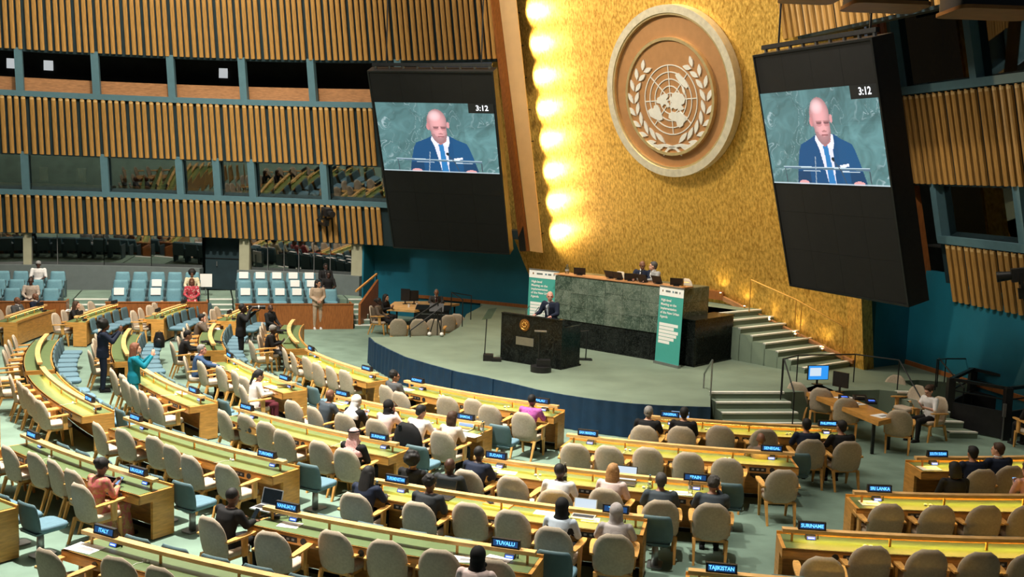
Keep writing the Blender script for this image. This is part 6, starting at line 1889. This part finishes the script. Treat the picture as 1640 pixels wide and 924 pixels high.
def hair_mesh(kind):
    """head-local"""
    mb = MB()
    vox = 0.011
    if kind == 'crop':
        mb.ell((0, -0.024, 0.036), (0.080, 0.090, 0.092), 16, 12)
    elif kind == 'short':
        mb.ell((0, -0.026, 0.040), (0.086, 0.097, 0.097), 16, 12)
        mb.ell((0, 0.035, 0.095), (0.062, 0.040, 0.028), 10, 8)
        mb.ell((0, -0.065, -0.02), (0.064, 0.045, 0.06), 10, 8)
    elif kind == 'afro':
        mb.ell((0, -0.035, 0.045), (0.125, 0.125, 0.125), 16, 12)
        for i in range(22):
            a, b = random.uniform(0, 2 * PI), random.uniform(-0.5, 1.2)
            mb.ell((0.10 * math.cos(a) * math.cos(b), -0.04 + 0.10 * math.sin(a) * math.cos(b) * (1 if math.sin(a) < 0 else 0.6), 0.05 + 0.10 * math.sin(b)), (0.04, 0.04, 0.04), 8, 6)
    elif kind == 'curly':
        mb.ell((0, -0.028, 0.042), (0.092, 0.10, 0.10), 14, 10)
        for i in range(20):
            a, b = random.uniform(0, 2 * PI), random.uniform(-0.2, 1.3)
            mb.ell((0.078 * math.cos(a) * math.cos(b), -0.03 + 0.085 * math.sin(a) * math.cos(b) * (1 if math.sin(a) < 0 else 0.6), 0.045 + 0.085 * math.sin(b)), (0.026, 0.026, 0.026), 8, 6)
    elif kind in ('long', 'bob', 'pony', 'bun'):
        mb.ell((0, -0.026, 0.036), (0.088, 0.100, 0.100), 16, 12)
        mb.ell((0, 0.03, 0.09), (0.066, 0.045, 0.03), 10, 8)
        if kind == 'long':
            mb.loft([((0, -0.06, 0.03), 0.092, 0.062), ((0, -0.075, -0.10), 0.098, 0.055), ((0, -0.085, -0.22), 0.100, 0.046), ((0, -0.090, -0.32), 0.07, 0.034)], 14)
            for s in (-1, 1):
                capsule(mb, (s * 0.072, -0.01, 0.03), (s * 0.088, -0.02, -0.18), 0.028, 0.024)
        if kind == 'bob':
            mb.loft([((0, -0.045, 0.03), 0.094, 0.075), ((0, -0.05, -0.07), 0.100, 0.072), ((0, -0.05, -0.135), 0.088, 0.06)], 14)
        if kind == 'pony':
            capsule(mb, (0, -0.105, 0.02), (0, -0.14, -0.20), 0.040, 0.022)
        if kind == 'bun':
            mb.ell((0, -0.120, 0.04), (0.055, 0.05, 0.05), 12, 8)
    elif kind in ('hijab', 'keffiyeh'):
        mb.ell((0, -0.016, 0.030), (0.092, 0.104, 0.106), 16, 12)
        mb.loft([((0, -0.02, -0.02), 0.090, 0.086), ((0, -0.030, -0.10), 0.088, 0.082), ((0, -0.035, -0.17), 0.125, 0.10), ((0, -0.04, -0.24), 0.195, 0.135), ((0, -0.05, -0.32), 0.20, 0.13)], 18)
        capsule(mb, (-0.06, 0.045, -0.10), (0.06, 0.045, -0.10), 0.035, 0.035)
        if kind == 'keffiyeh':
            mb.loft([((0, -0.07, -0.05), 0.10, 0.05), ((0, -0.10, -0.30), 0.16, 0.04), ((0, -0.11, -0.42), 0.15, 0.02)], 14)
    elif kind == 'cap':
        mb.ell((0, -0.014, 0.045), (0.086, 0.100, 0.082), 16, 12)
    return remesh(mb, 'hair', vox, 2)

HAIR = {}
CACHE = {}
def cm(name, c, rough=0.8, **k):
    if name not in M:
        M[name] = mat(name, c, rough, 0, 0.10, 14, 0.12, 140, None, 0.25, **k)
    return M[name]
for n_, c_ in (('skin_light', (0.60, 0.33, 0.235)), ('skin_pink', (0.62, 0.30, 0.24)), ('skin_tan', (0.40, 0.20, 0.125)), ('skin_brown', (0.17, 0.075, 0.042)), ('skin_dark', (0.055, 0.026, 0.018))):
    M[n_] = mat(n_, c_, 0.5, 0, 0.05, 12)
for n_, c_ in (('h_black', (0.008, 0.007, 0.007)), ('h_brown', (0.05, 0.024, 0.012)), ('h_auburn', (0.13, 0.045, 0.02)), ('h_blonde', (0.36, 0.19, 0.075)), ('h_grey', (0.22, 0.21, 0.20)), ('h_darkgrey', (0.06, 0.055, 0.052))):
    M[n_] = mat(n_, c_, 0.7, 0, 0.3, 60)
CLO = dict(black=(0.010, 0.010, 0.011), navy=(0.010, 0.016, 0.036), charcoal=(0.022, 0.026, 0.030), grey=(0.075, 0.08, 0.085), lightgrey=(0.27, 0.27, 0.27), white=(0.68, 0.67, 0.66), cream=(0.60, 0.52, 0.44),
           pinkwhite=(0.62, 0.49, 0.46), paleblue=(0.45, 0.52, 0.60), teal=(0.0, 0.14, 0.20), blue=(0.035, 0.075, 0.16), beige=(0.42, 0.31, 0.22), burgundy=(0.09, 0.012, 0.02), slate=(0.05, 0.065, 0.08), khaki=(0.11, 0.085, 0.065), salmon=(0.48, 0.25, 0.19))
for n_, c_ in CLO.items():
    cm('c_' + n_, c_)
M['c_floral'] = patterned('floral_cloth', [(0.34, 0.17, 0.06), (0.50, 0.12, 0.13), (0.42, 0.25, 0.10), (0.55, 0.30, 0.22)], 14)
M['c_magenta'] = patterned('magenta_print', [(0.22, 0.03, 0.20), (0.45, 0.10, 0.36), (0.12, 0.02, 0.14)], 30)
M['c_greyveil'] = patterned('grey_veil', [(0.36, 0.32, 0.31), (0.42, 0.38, 0.37), (0.30, 0.26, 0.25)], 9)
M['c_redcheck'] = patterned('red_check', [(0.52, 0.16, 0.16), (0.66, 0.40, 0.38), (0.60, 0.22, 0.22)], 60)
M['c_tribal'] = patterned('beige_print', [(0.30, 0.24, 0.19), (0.42, 0.35, 0.29), (0.16, 0.11, 0.09)], 22)
M['c_redwhite'] = patterned('red_white_print', [(0.55, 0.46, 0.42), (0.40, 0.03, 0.05), (0.50, 0.40, 0.38)], 14)
M['c_yellow'] = patterned('yellow_print', [(0.55, 0.46, 0.22), (0.62, 0.56, 0.40), (0.48, 0.38, 0.12)], 20)

eye_me = MB().ell((-0.028, 0.083, 0.002), (0.011, 0.007, 0.007), 8, 6).ell((0.028, 0.083, 0.002), (0.011, 0.007, 0.007), 8, 6).mesh('eyes', smooth=True)
lip_me = MB().ell((0, 0.0965, -0.060), (0.019, 0.004, 0.005), 8, 6).mesh('lips', smooth=True)
M['lips'] = mat('lips', (0.30, 0.09, 0.08), 0.5)
collar_me = None

def person(label, loc, face, pose='desk', skin='skin_tan', hair=('short', 'h_black'), top=('jacket', 'c_black'), low='c_black', shoe='c_black', yaw=0, pitch=0, fem=False, shirt=None, tie=None, robe=False, eyes=True, scale=1.0):
    """face: heading in degrees, 90 = away from the camera along +y"""
    j = POSE[pose]
    yaw = round(yaw / 18) * 18
    pitch = round(pitch / 14) * 14
    key = ('b', pose, yaw, pitch, fem)
    if key not in CACHE: CACHE[key] = body_mesh(j, yaw, pitch, fem)
    t = thing('person', label, 'person', loc, R_(face) - PI / 2)
    t.scale = (scale,) * 3
    link('body', CACHE[key], M[skin], t)
    k2 = ('t', pose, top[0], fem)
    if k2 not in CACHE: CACHE[k2] = top_mesh(j, top[0], fem)
    link(top[0] if top[0] != 'tee' else 'shirt', CACHE[k2], M[top[1]], t)
    if robe:
        k3 = ('r', pose)
        if k3 not in CACHE: CACHE[k3] = robe_mesh(j)
        link('long_skirt', CACHE[k3], M[robe if isinstance(robe, str) else top[1]], t)
    else:
        k3 = ('l', pose)
        if k3 not in CACHE: CACHE[k3] = legs_mesh(j)
        link('trousers', CACHE[k3], M[low], t)
    k4 = ('s', pose)
    if k4 not in CACHE: CACHE[k4] = shoes_mesh(j)
    link('shoes', CACHE[k4], M[shoe], t)
    H = head_matrix(j, yaw, pitch)
    if hair:
        if hair[0] not in HAIR:
            HAIR[hair[0]] = hair_mesh(hair[0])
        nm = {'hijab': 'headscarf', 'keffiyeh': 'headscarf', 'cap': 'cap'}.get(hair[0], 'hair')
        o = link(nm, HAIR[hair[0]], M[hair[1]], t)
        o.matrix_basis = H
        if hair[0] == 'keffiyeh':
            if 'agal' not in CACHE:
                CACHE['agal'] = MB().tube([(0.098 * math.cos(2 * PI * i / 20), -0.014 + 0.108 * math.sin(2 * PI * i / 20), 0.085) for i in range(21)], 0.013, 8).mesh('head_cord', smooth=True)
            o = link('head_cord', CACHE['agal'], M['c_black'], t)
            o.matrix_basis = H
    if eyes:
        o = link('eyes', eye_me, M['h_black'], t); o.matrix_basis = H
        o = link('lips', lip_me, M['lips'], t); o.matrix_basis = H
    if shirt:
        ks = ('sf', pose)
        if ks not in CACHE:
            c, n, w = j['chest'], j['neck'], j['waist']
            f = lambda x, v, off: (x, v.y + off, v.z)
            mb = MB()
            mb.slab([f(-0.055, n, 0.062), f(0.055, n, 0.062), f(0.045, c, 0.156), f(0.012, w, 0.138), f(-0.012, w, 0.138), f(-0.045, c, 0.156)], -0.02, (0, 1, 0))
            mb.tube([Vector((0.066 * math.cos(2 * PI * i / 14), n.y + 0.06 * math.sin(2 * PI * i / 14) + 0.004, n.z + 0.012)) for i in range(15)], 0.014, 6)
            CACHE[ks] = mb.mesh('shirt_front')
            CACHE[('tie', pose)] = MB().slab([f(-0.016, n, 0.068), f(0.016, n, 0.068), f(0.022, c, 0.163), f(0.012, w, 0.146), f(-0.012, w, 0.146), f(-0.022, c, 0.163)], 0.006, (0, 1, 0)).mesh('tie')
        link('shirt_front', CACHE[ks], M[shirt], t)
        if tie:
            link('tie', CACHE[('tie', pose)], M[tie], t)
    return t

def toward(p, q=(CX, CY)):
    return math.degrees(math.atan2(q[1] - p[1], q[0] - p[0]))
USED = set()
CHAIRS = [o for o in bpy.data.objects if o.get('category') == 'chair' and o.parent is None]
def seated(label, head, pose='desk', dz=0.0, turn=0.0, face=None, z=0.0, kind='delegate', snap=True, chair=None, **k):
    """head: surveyed head position (x, y); the body sits behind it"""
    f = toward(head) + turn if face is None else face
    j = POSE[pose]['head'] * k.get('scale', 0.95)
    k.setdefault('scale', 0.95)
    g = R_(f)
    q = Vector((head[0], head[1], 0)) - Vector((math.cos(g), math.sin(g), 0)) * (j.y + 0.02)
    best = None
    for c in (CHAIRS if snap else ()):
        if not c.name.startswith(kind) or c.name in USED or abs(c.location.z - z) > 0.3:
            continue
        dd = (Vector((c.location.x, c.location.y, 0)) - q).length
        if dd < 0.85 and (best is None or dd < best[0]):
            best = (dd, c)
    if chair:
        best = (0, [c for c in CHAIRS if c['label'].startswith(chair)][0])
    if best:
        c = best[1]
        USED.add(c.name)
        if face is None:
            f = math.degrees(c.rotation_euler.z) + 90 + turn * 0.5
        c.rotation_euler.z = R_(f) - PI / 2
        d = Vector((math.cos(R_(f)), math.sin(R_(f)), 0))
        return person(label, Vector((c.location.x, c.location.y, c.location.z - 0.02)) + d * 0.01, f, pose, **k)
    d = Vector((math.cos(R_(f)), math.sin(R_(f)), 0))
    p = Vector((head[0], head[1], z)) - d * j.y
    return person(label, p, f, pose, **k)

random.seed(3)
# ---- near rows
seated('seated woman with a dark bun in a pink gold floral robe looking at her phone', (-5.87, 14.67, 1.13), 'phone', fem=True, skin='skin_brown', hair=('bun', 'h_black'), top=('robe_top', 'c_floral'), robe=True, pitch=22, yaw=-6, turn=-8)
seated('balding man in black suit at the dark laptop, fifth row', (-3.75, 14.26, 1.13), 'desk', skin='skin_brown', hair=('crop', 'h_black'), top=('jacket', 'c_black'), pitch=18, turn=-8)
seated('woman with long black hair in navy jacket, fourth row left end', (-2.17, 14.81, 1.13), 'desk', fem=True, skin='skin_tan', hair=('long', 'h_black'), top=('jacket', 'c_navy'), pitch=14)
seated('young man in charcoal suit at the black laptop, fourth row', (-1.20, 15.05, 1.13), 'type', skin='skin_brown', hair=('curly', 'h_black'), top=('jacket', 'c_charcoal'), pitch=8, yaw=-10)
seated('person with dark curly hair behind the left nameplate, fourth row', (-1.43, 15.51, 1.18), 'lap', fem=True, skin='skin_tan', hair=('afro', 'h_black'), top=('jacket', 'c_black'), kind='adviser')
seated('bald man in grey suit on a blue chair, third row back', (-0.782, 15.66, 1.13), 'lap', skin='skin_dark', hair=None, top=('jacket', 'c_charcoal'), kind='adviser')
seated('bald man in navy suit leaning on the third row desk', (-0.731, 16.50, 1.13), 'desk', skin='skin_dark', hair=('crop', 'h_black'), top=('jacket', 'c_navy'), turn=-8)
seated('man in white robe with short black hair, third row', (0.668, 15.51, 1.13), 'desk', skin='skin_dark', hair=('crop', 'h_black'), top=('shirt', 'c_white'), yaw=-12)
seated('woman with long blonde hair in pale top at a laptop', (1.53, 15.79, 1.13), 'type', fem=True, skin='skin_light', hair=('long', 'h_blonde'), top=('shirt', 'c_pinkwhite'), turn=-6)
seated('man with grey hair in dark suit, third row', (2.19, 15.15, 1.13), 'desk', skin='skin_tan', hair=('short', 'h_darkgrey'), top=('jacket', 'c_slate'))
seated('man in dark suit resting chin on hand, third row end', (2.92, 15.08, 1.13), 'chin', skin='skin_tan', hair=('curly', 'h_darkgrey'), top=('jacket', 'c_slate'), yaw=14)
seated('woman in black hijab and pale blue top at a laptop', (0.738, 13.57, 1.13), 'type', fem=True, skin='skin_tan', hair=('hijab', 'c_black'), top=('shirt', 'c_paleblue'))
seated('person in a grey veil and cloak, fourth row end', (1.44, 13.70, 1.13), 'desk', fem=True, skin='skin_tan', hair=('hijab', 'c_greyveil'), top=('robe_top', 'c_greyveil'), robe=True)
seated('person in glossy black headscarf cut by the bottom edge', (-0.284, 12.00, 1.13), 'desk', fem=True, skin='skin_tan', hair=('hijab', 'c_black'), top=('shirt', 'c_pinkwhite'))
seated('man in red checked headscarf with black cord', (-2.64, 17.02, 1.13), 'lap', skin='skin_tan', hair=('keffiyeh', 'c_redcheck'), top=('jacket', 'c_black'))
seated('bald man in grey suit, second row', (-3.56, 20.45, 1.13), 'desk', skin='skin_brown', hair=None, top=('jacket', 'c_slate'), yaw=-8, pitch=12, turn=-8)
seated('woman in white hijab and black coat, second row', (-2.96, 19.59, 1.13), 'phone', fem=True, skin='skin_light', hair=('hijab', 'c_white'), top=('jacket', 'c_black'), pitch=12, yaw=-14)
seated('woman in black cap and pinkish blouse, second row', (-2.47, 19.09, 1.13), 'chin', fem=True, skin='skin_light', hair=('hijab', 'c_black'), top=('shirt', 'c_pinkwhite'), yaw=-30)
seated('dark haired man in white shirt, second row', (-1.60, 19.49, 1.13), 'desk', skin='skin_tan', hair=('short', 'h_black'), top=('shirt', 'c_white'), yaw=-16, turn=-6, pitch=10)
seated('woman with brown bob in cream top, second row end', (-1.15, 18.56, 1.13), 'type', fem=True, skin='skin_light', hair=('bob', 'h_brown'), top=('shirt', 'c_cream'))
seated('curly haired man in grey jacket at the front row left end', (-2.56, 22.69, 1.13), 'lap', skin='skin_tan', hair=('curly', 'h_black'), top=('jacket', 'c_grey'), yaw=-35)
seated('man in magenta patterned shirt, front row', (0.478, 20.94, 1.13), 'desk', skin='skin_brown', hair=('crop', 'h_black'), top=('shirt', 'c_magenta'))
seated('grey haired man in dark suit, front row below the steps', (2.57, 19.67, 1.13), 'desk', skin='skin_light', hair=('short', 'h_grey'), top=('jacket', 'c_black'))
seated('dark haired person at the pale tablet, front row', (3.24, 19.57, 1.13), 'type', skin='skin_tan', hair=('short', 'h_black'), top=('jacket', 'c_black'))
seated('left man of the pair in dark suits, front row right end', (5.63, 19.18, 1.13), 'desk', skin='skin_tan', hair=('short', 'h_black'), top=('jacket', 'c_navy'))
seated('right man of the pair in dark suits, front row right end', (6.28, 19.13, 1.13), 'desk', skin='skin_tan', hair=('short', 'h_black'), top=('jacket', 'c_black'), yaw=10)
seated('bald brown haired man bent low behind the front row desk', (4.52, 18.51, 1.05), 'desk', skin='skin_brown', hair=None, top=('jacket', 'c_khaki'), pitch=30, scale=0.88)
seated('man in navy suit with dark hair, right second row', (7.72, 17.66, 1.13), 'reach', skin='skin_tan', hair=('short', 'h_black'), top=('jacket', 'c_navy'))
seated('bearded man in navy suit looking left, right second row', (8.64, 17.99, 1.13), 'desk', skin='skin_light', hair=('short', 'h_brown'), top=('jacket', 'c_navy'), yaw=38, shirt='c_white')
seated('woman in black with black hair on a blue chair, right', (7.46, 16.32, 1.18), 'phone', fem=True, skin='skin_tan', hair=('bob', 'h_black'), top=('jacket', 'c_black'), pitch=14, kind='adviser')
seated('woman in salmon pink top holding a phone at the right edge', (8.20, 16.59, 1.18), 'phone', fem=True, skin='skin_light', hair=('long', 'h_brown'), top=('shirt', 'c_salmon'), yaw=10, pitch=10, kind='adviser')
seated('woman in white tee reading papers beside the lift steps', (8.90, 22.03, 1.17), 'phone', fem=True, skin='skin_light', hair=('bun', 'h_brown'), top=('tee', 'c_white'), face=205, pitch=30, chair='beige armchair of the woman reading')
seated('person in black at the right edge before the lift', (10.96, 21.94, 1.13), 'lap', skin='skin_tan', hair=('short', 'h_black'), top=('jacket', 'c_black'), face=100, chair='beige armchair at the right edge')
# ---- stage
def at_floor(p, z):
    return (p[0], p[1], z)
person('bald speaker in navy suit standing at the lectern', le(0.78, 0.62, 0.82) + Vector((0, 0, 0.08)), math.degrees(math.atan2(-ln.y, -ln.x)), 'lectern', 'skin_pink', None, ('jacket', 'c_navy'), 'c_navy', yaw=30, pitch=4, shirt='c_white', tie='c_paleblue')
seated('bald man in navy suit leaning right on the rostrum', ro(2.12, 0.55, 0)[:2], 'desk', skin='skin_brown', hair=None, top=('jacket', 'c_navy'), face=math.degrees(math.atan2(-fn.y, -fn.x)) + 18, z=2.08, shirt='c_white', tie='c_black', yaw=30, pitch=8, snap=False)
seated('grey haired man in light grey suit whispering on the rostrum', ro(1.80, 0.60, 0)[:2], 'desk', skin='skin_light', hair=('short', 'h_darkgrey'), top=('jacket', 'c_lightgrey'), face=math.degrees(math.atan2(-fn.y, -fn.x)) - 25, z=2.08, shirt='c_white', yaw=-35, snap=False)
seated('man with dark red tie facing us at the sound console', (-2.78, 38.90, 1.13), 'desk', skin='skin_tan', hair=('crop', 'h_grey'), top=('jacket', 'c_grey'), face=-85, z=0.0, shirt='c_white', tie='c_burgundy', snap=False)
seated('dark haired woman with clasped hands at the clerk table', (-4.39, 36.83, 1.13), 'phone', fem=True, skin='skin_tan', hair=('long', 'h_black'), top=('jacket', 'c_black'), face=-25, z=0.0, snap=False)
seated('woman in brown seated sideways left of the clerk table', (-4.29, 34.48, 1.10), 'lap', fem=True, skin='skin_dark', hair=('bun', 'h_black'), top=('shirt', 'c_khaki'), face=-8, z=0.0, chair='beige armchair seen from the side left')
# ---- standing
person('standing woman in navy suit with afro photographing with her phone', (-9.83, 25.30, 0), 25, 'photo', 'skin_brown', ('afro', 'h_black'), ('jacket', 'c_navy'), 'c_navy', fem=True, scale=1.02)
person('standing woman in teal trouser suit with auburn hair and phone', (-8.11, 22.60, 0), 22, 'photo', 'skin_light', ('long', 'h_auburn'), ('jacket', 'c_teal'), 'c_teal', fem=True, scale=0.98)
person('photographer in black with long lens camera, second row', (-7.50, 29.20, 0), 15, 'cam', 'skin_dark', ('crop', 'h_black'), ('jacket', 'c_black'), 'c_black', scale=1.02)
person('standing person in beige suit before the gallery parapet', (-6.71, 36.46, 0), -65, 'stand', 'skin_tan', ('bob', 'h_black'), ('jacket', 'c_beige'), 'c_beige', 'c_white', yaw=35, fem=True)
# ---- left
seated('bearded man in grey jacket with hand at chin, left bend', (-9.48, 30.34, 1.13), 'chin', skin='skin_light', hair=('short', 'h_black'), top=('jacket', 'c_khaki'), face=15, shirt='c_white')
seated('person in black bent over the bend desk', (-8.21, 27.38, 1.15), 'desk', skin='skin_tan', hair=('short', 'h_black'), top=('jacket', 'c_black'), face=25, pitch=15)
seated('grey haired man in blue suit reaching over the desk', (-7.64, 25.33, 1.13), 'reach', skin='skin_pink', hair=('short', 'h_grey'), top=('jacket', 'c_blue'), face=15)
seated('woman in white jacket with black ponytail at a black laptop', (-5.46, 22.30, 1.13), 'type', fem=True, skin='skin_tan', hair=('pony', 'h_black'), top=('jacket', 'c_white'), low='c_burgundy', face=30, pitch=8)
seated('grey haired man in black reading papers, front row bend', (-6.91, 29.08, 1.13), 'phone', skin='skin_dark', hair=('short', 'h_grey'), top=('jacket', 'c_black'), low='c_grey', face=5, pitch=16)
seated('bald man in black looking at us beside the parapet', (-7.55, 33.01, 1.13), 'lap', skin='skin_dark', hair=None, top=('jacket', 'c_black'), face=-20, yaw=-30, shirt='c_black')
seated('bald man in grey suit with hand on hip, far left', (-15.29, 32.88, 1.13), 'lap', skin='skin_brown', hair=None, top=('jacket', 'c_grey'), face=-10, shirt='c_white')
seated('bald man in navy suit turned right, far left', (-15.25, 33.73, 1.13), 'lap', skin='skin_brown', hair=None, top=('jacket', 'c_navy'), face=-5, shirt='c_white')
seated('bald man half hidden behind the grey suited man', (-15.99, 34.57, 1.13), 'lap', skin='skin_brown', hair=None, top=('jacket', 'c_navy'), face=0)
seated('woman with dark hair in black at the far left desk', (-13.92, 32.31, 1.13), 'desk', fem=True, skin='skin_light', hair=('long', 'h_brown'), top=('shirt', 'c_black'), face=5)
# ---- gallery
def gallery(label, key, dx=0.0, **k):
    p = GAL[key] + gt * dx
    k.setdefault('scale', 0.95)
    return person(label, p - gb * 0.02, math.degrees(math.atan2(-gb.y, -gb.x)) + k.pop('turn', 0), k.pop('pose', 'lap'), **k)
def nearest(nm, rn, x):
    ks = [q for q in GAL if q[0] == nm and q[1] == rn]
    return min(ks, key=lambda q: abs(GAL[q].x - x))
gallery('man in dark suit in the back row of the left gallery block', nearest('left', 'back', -17.6), skin='skin_dark', hair=('crop', 'h_black'), top=('jacket', 'c_charcoal'), shirt='c_white')
gallery('man in white shirt and cap in the left gallery block', nearest('left', 'back', -16.4), skin='skin_dark', hair=('cap', 'c_lightgrey'), top=('tee', 'c_white'), low='c_lightgrey')
gallery('man in patterned beige robe in the left gallery block', nearest('left', 'front', -15.6), skin='skin_dark', hair=('crop', 'h_black'), top=('robe_top', 'c_tribal'), robe=True)
gallery('woman in yellow print behind the red patterned woman', nearest('middle', 'middle', -10.3), fem=True, skin='skin_brown', hair=('afro', 'h_black'), top=('shirt', 'c_yellow'))
gallery('woman in red and white print in the middle gallery block', nearest('middle', 'front', -10.3), fem=True, skin='skin_brown', hair=('bob', 'h_auburn'), top=('robe_top', 'c_redwhite'), robe=True)
gallery('person in black in the back right corner of the gallery', nearest('right', 'back', -6.0), skin='skin_dark', hair=('short', 'h_black'), top=('jacket', 'c_black'), shirt='c_grey', turn=12)
gallery('woman in black top in the right gallery block', nearest('right', 'middle', -6.6), fem=True, skin='skin_dark', hair=('bun', 'h_black'), top=('tee', 'c_black'))

# ---- things held
def fwd(o, x, y, z):
    return o.matrix_basis @ Vector((x, y, z))
PEO = {o['label']: o for o in bpy.data.objects if o.get('category') == 'person'}
def pbyl(s):
    return [o for l, o in PEO.items() if l.startswith(s)][0]
def held_phone(who, label, x, y, z, tilt, glow=False):
    o = pbyl(who)
    p = fwd(o, x, y, z)
    t = phone(label, p, o.rotation_euler.z, tilt, glow)
    return t
bpy.context.view_layer.update()
held_phone('standing woman in navy', 'black phone held up by the woman in navy suit', 0, 0.41, 1.53, PI / 2)
held_phone('standing woman in teal', 'black phone held up by the woman in teal suit', 0, 0.41, 1.53, PI / 2)
held_phone('seated woman with a dark bun', 'phone with bright screen held by the woman in floral robe', 0, 0.39, 0.90, 0.7, True)
held_phone('woman in white hijab', 'phone with blue screen held by the woman in white hijab', 0, 0.39, 0.90, 0.7, True)
held_phone('woman in salmon', 'phone with blue screen held by the woman in salmon pink', 0, 0.39, 0.90, 0.8, True)
held_phone('balding man in black', 'black phone in the hand of the man in black suit', 0.12, 0.42, 0.90, 0.9)
held_phone('woman with long black hair in navy', 'black phone under the hand of the woman in navy jacket', -0.1, 0.46, 0.79, 0.2)
o = pbyl('photographer')
c = fwd(o, 0, 0.22, 1.62); d = (fwd(o, 0, 1, 1.62) - fwd(o, 0, 0, 1.62)).normalized()
t = thing('photo_camera', 'black camera with long zoom lens held by the photographer', 'camera', c)
part('body', MB().bar(c - d * 0.03, c + d * 0.06, 0.15, 0.11), M['black'], t)
part('lens', MB().tube([c + d * 0.05, c + d * 0.18, c + d * 0.20, c + d * 0.38], [0.042, 0.042, 0.05, 0.052], 14), M['black'], t, True)
part('lens_ring', MB().tube([c + d * 0.24, c + d * 0.27], [0.0535, 0.0535], 14), M['white'], t, True)
part('hood', MB().tube([c + d * 0.36, c + d * 0.44], [0.055, 0.062], 14), M['blackmetal'], t, True)
for who, lb in (('grey haired man in black reading', 'white papers in the hands of the grey haired reader'), ('woman in white tee', 'white papers held by the woman in white tee')):
    o = pbyl(who)
    p = fwd(o, 0, 0.42, 0.88)
    t = thing('held_papers', lb, 'paper', p, o.rotation_euler.z)
    part('sheet', MB().slab([(-0.11, -0.05, -0.08), (0.11, -0.05, -0.08), (0.11, 0.12, 0.14), (-0.11, 0.12, 0.14)], 0.004, (0, -0.8, 0.6)), M['paper'], t, local=True)
    part('text_block', MB().slab([(-0.08, -0.045, -0.06), (0.08, -0.045, -0.06), (0.08, 0.10, 0.12), (-0.08, 0.10, 0.12)], 0.005, (0, -0.8, 0.6)), M['laptop_grey'], t, local=True)
# coat hung over the chair of the white shirted man
cc = min([o for o in bpy.data.objects if o.get('category') == 'chair'], key=lambda o: (Vector(o.location) - pol(15.67, -119.4)).length)
t = thing('coat', 'black coat draped over the chair of the white shirted man', 'coat', cc.location, cc.rotation_euler.z)
me = shell_mesh('drape', 0.64, 0.16, 0.99, -0.275, -0.35, 0.13, 0.06, 0.38, 10, 10, 0.03)
link('drape', me, M['c_black'], t)
part('lapel', MB().slab([(-0.16, -0.30, 0.5), (-0.10, -0.30, 0.5), (-0.06, -0.42, 0.95), (-0.12, -0.42, 0.95)], 0.02, (0, -1, 0)), M['c_charcoal'], t, local=True)

bpy.data.scenes.remove(TMP)
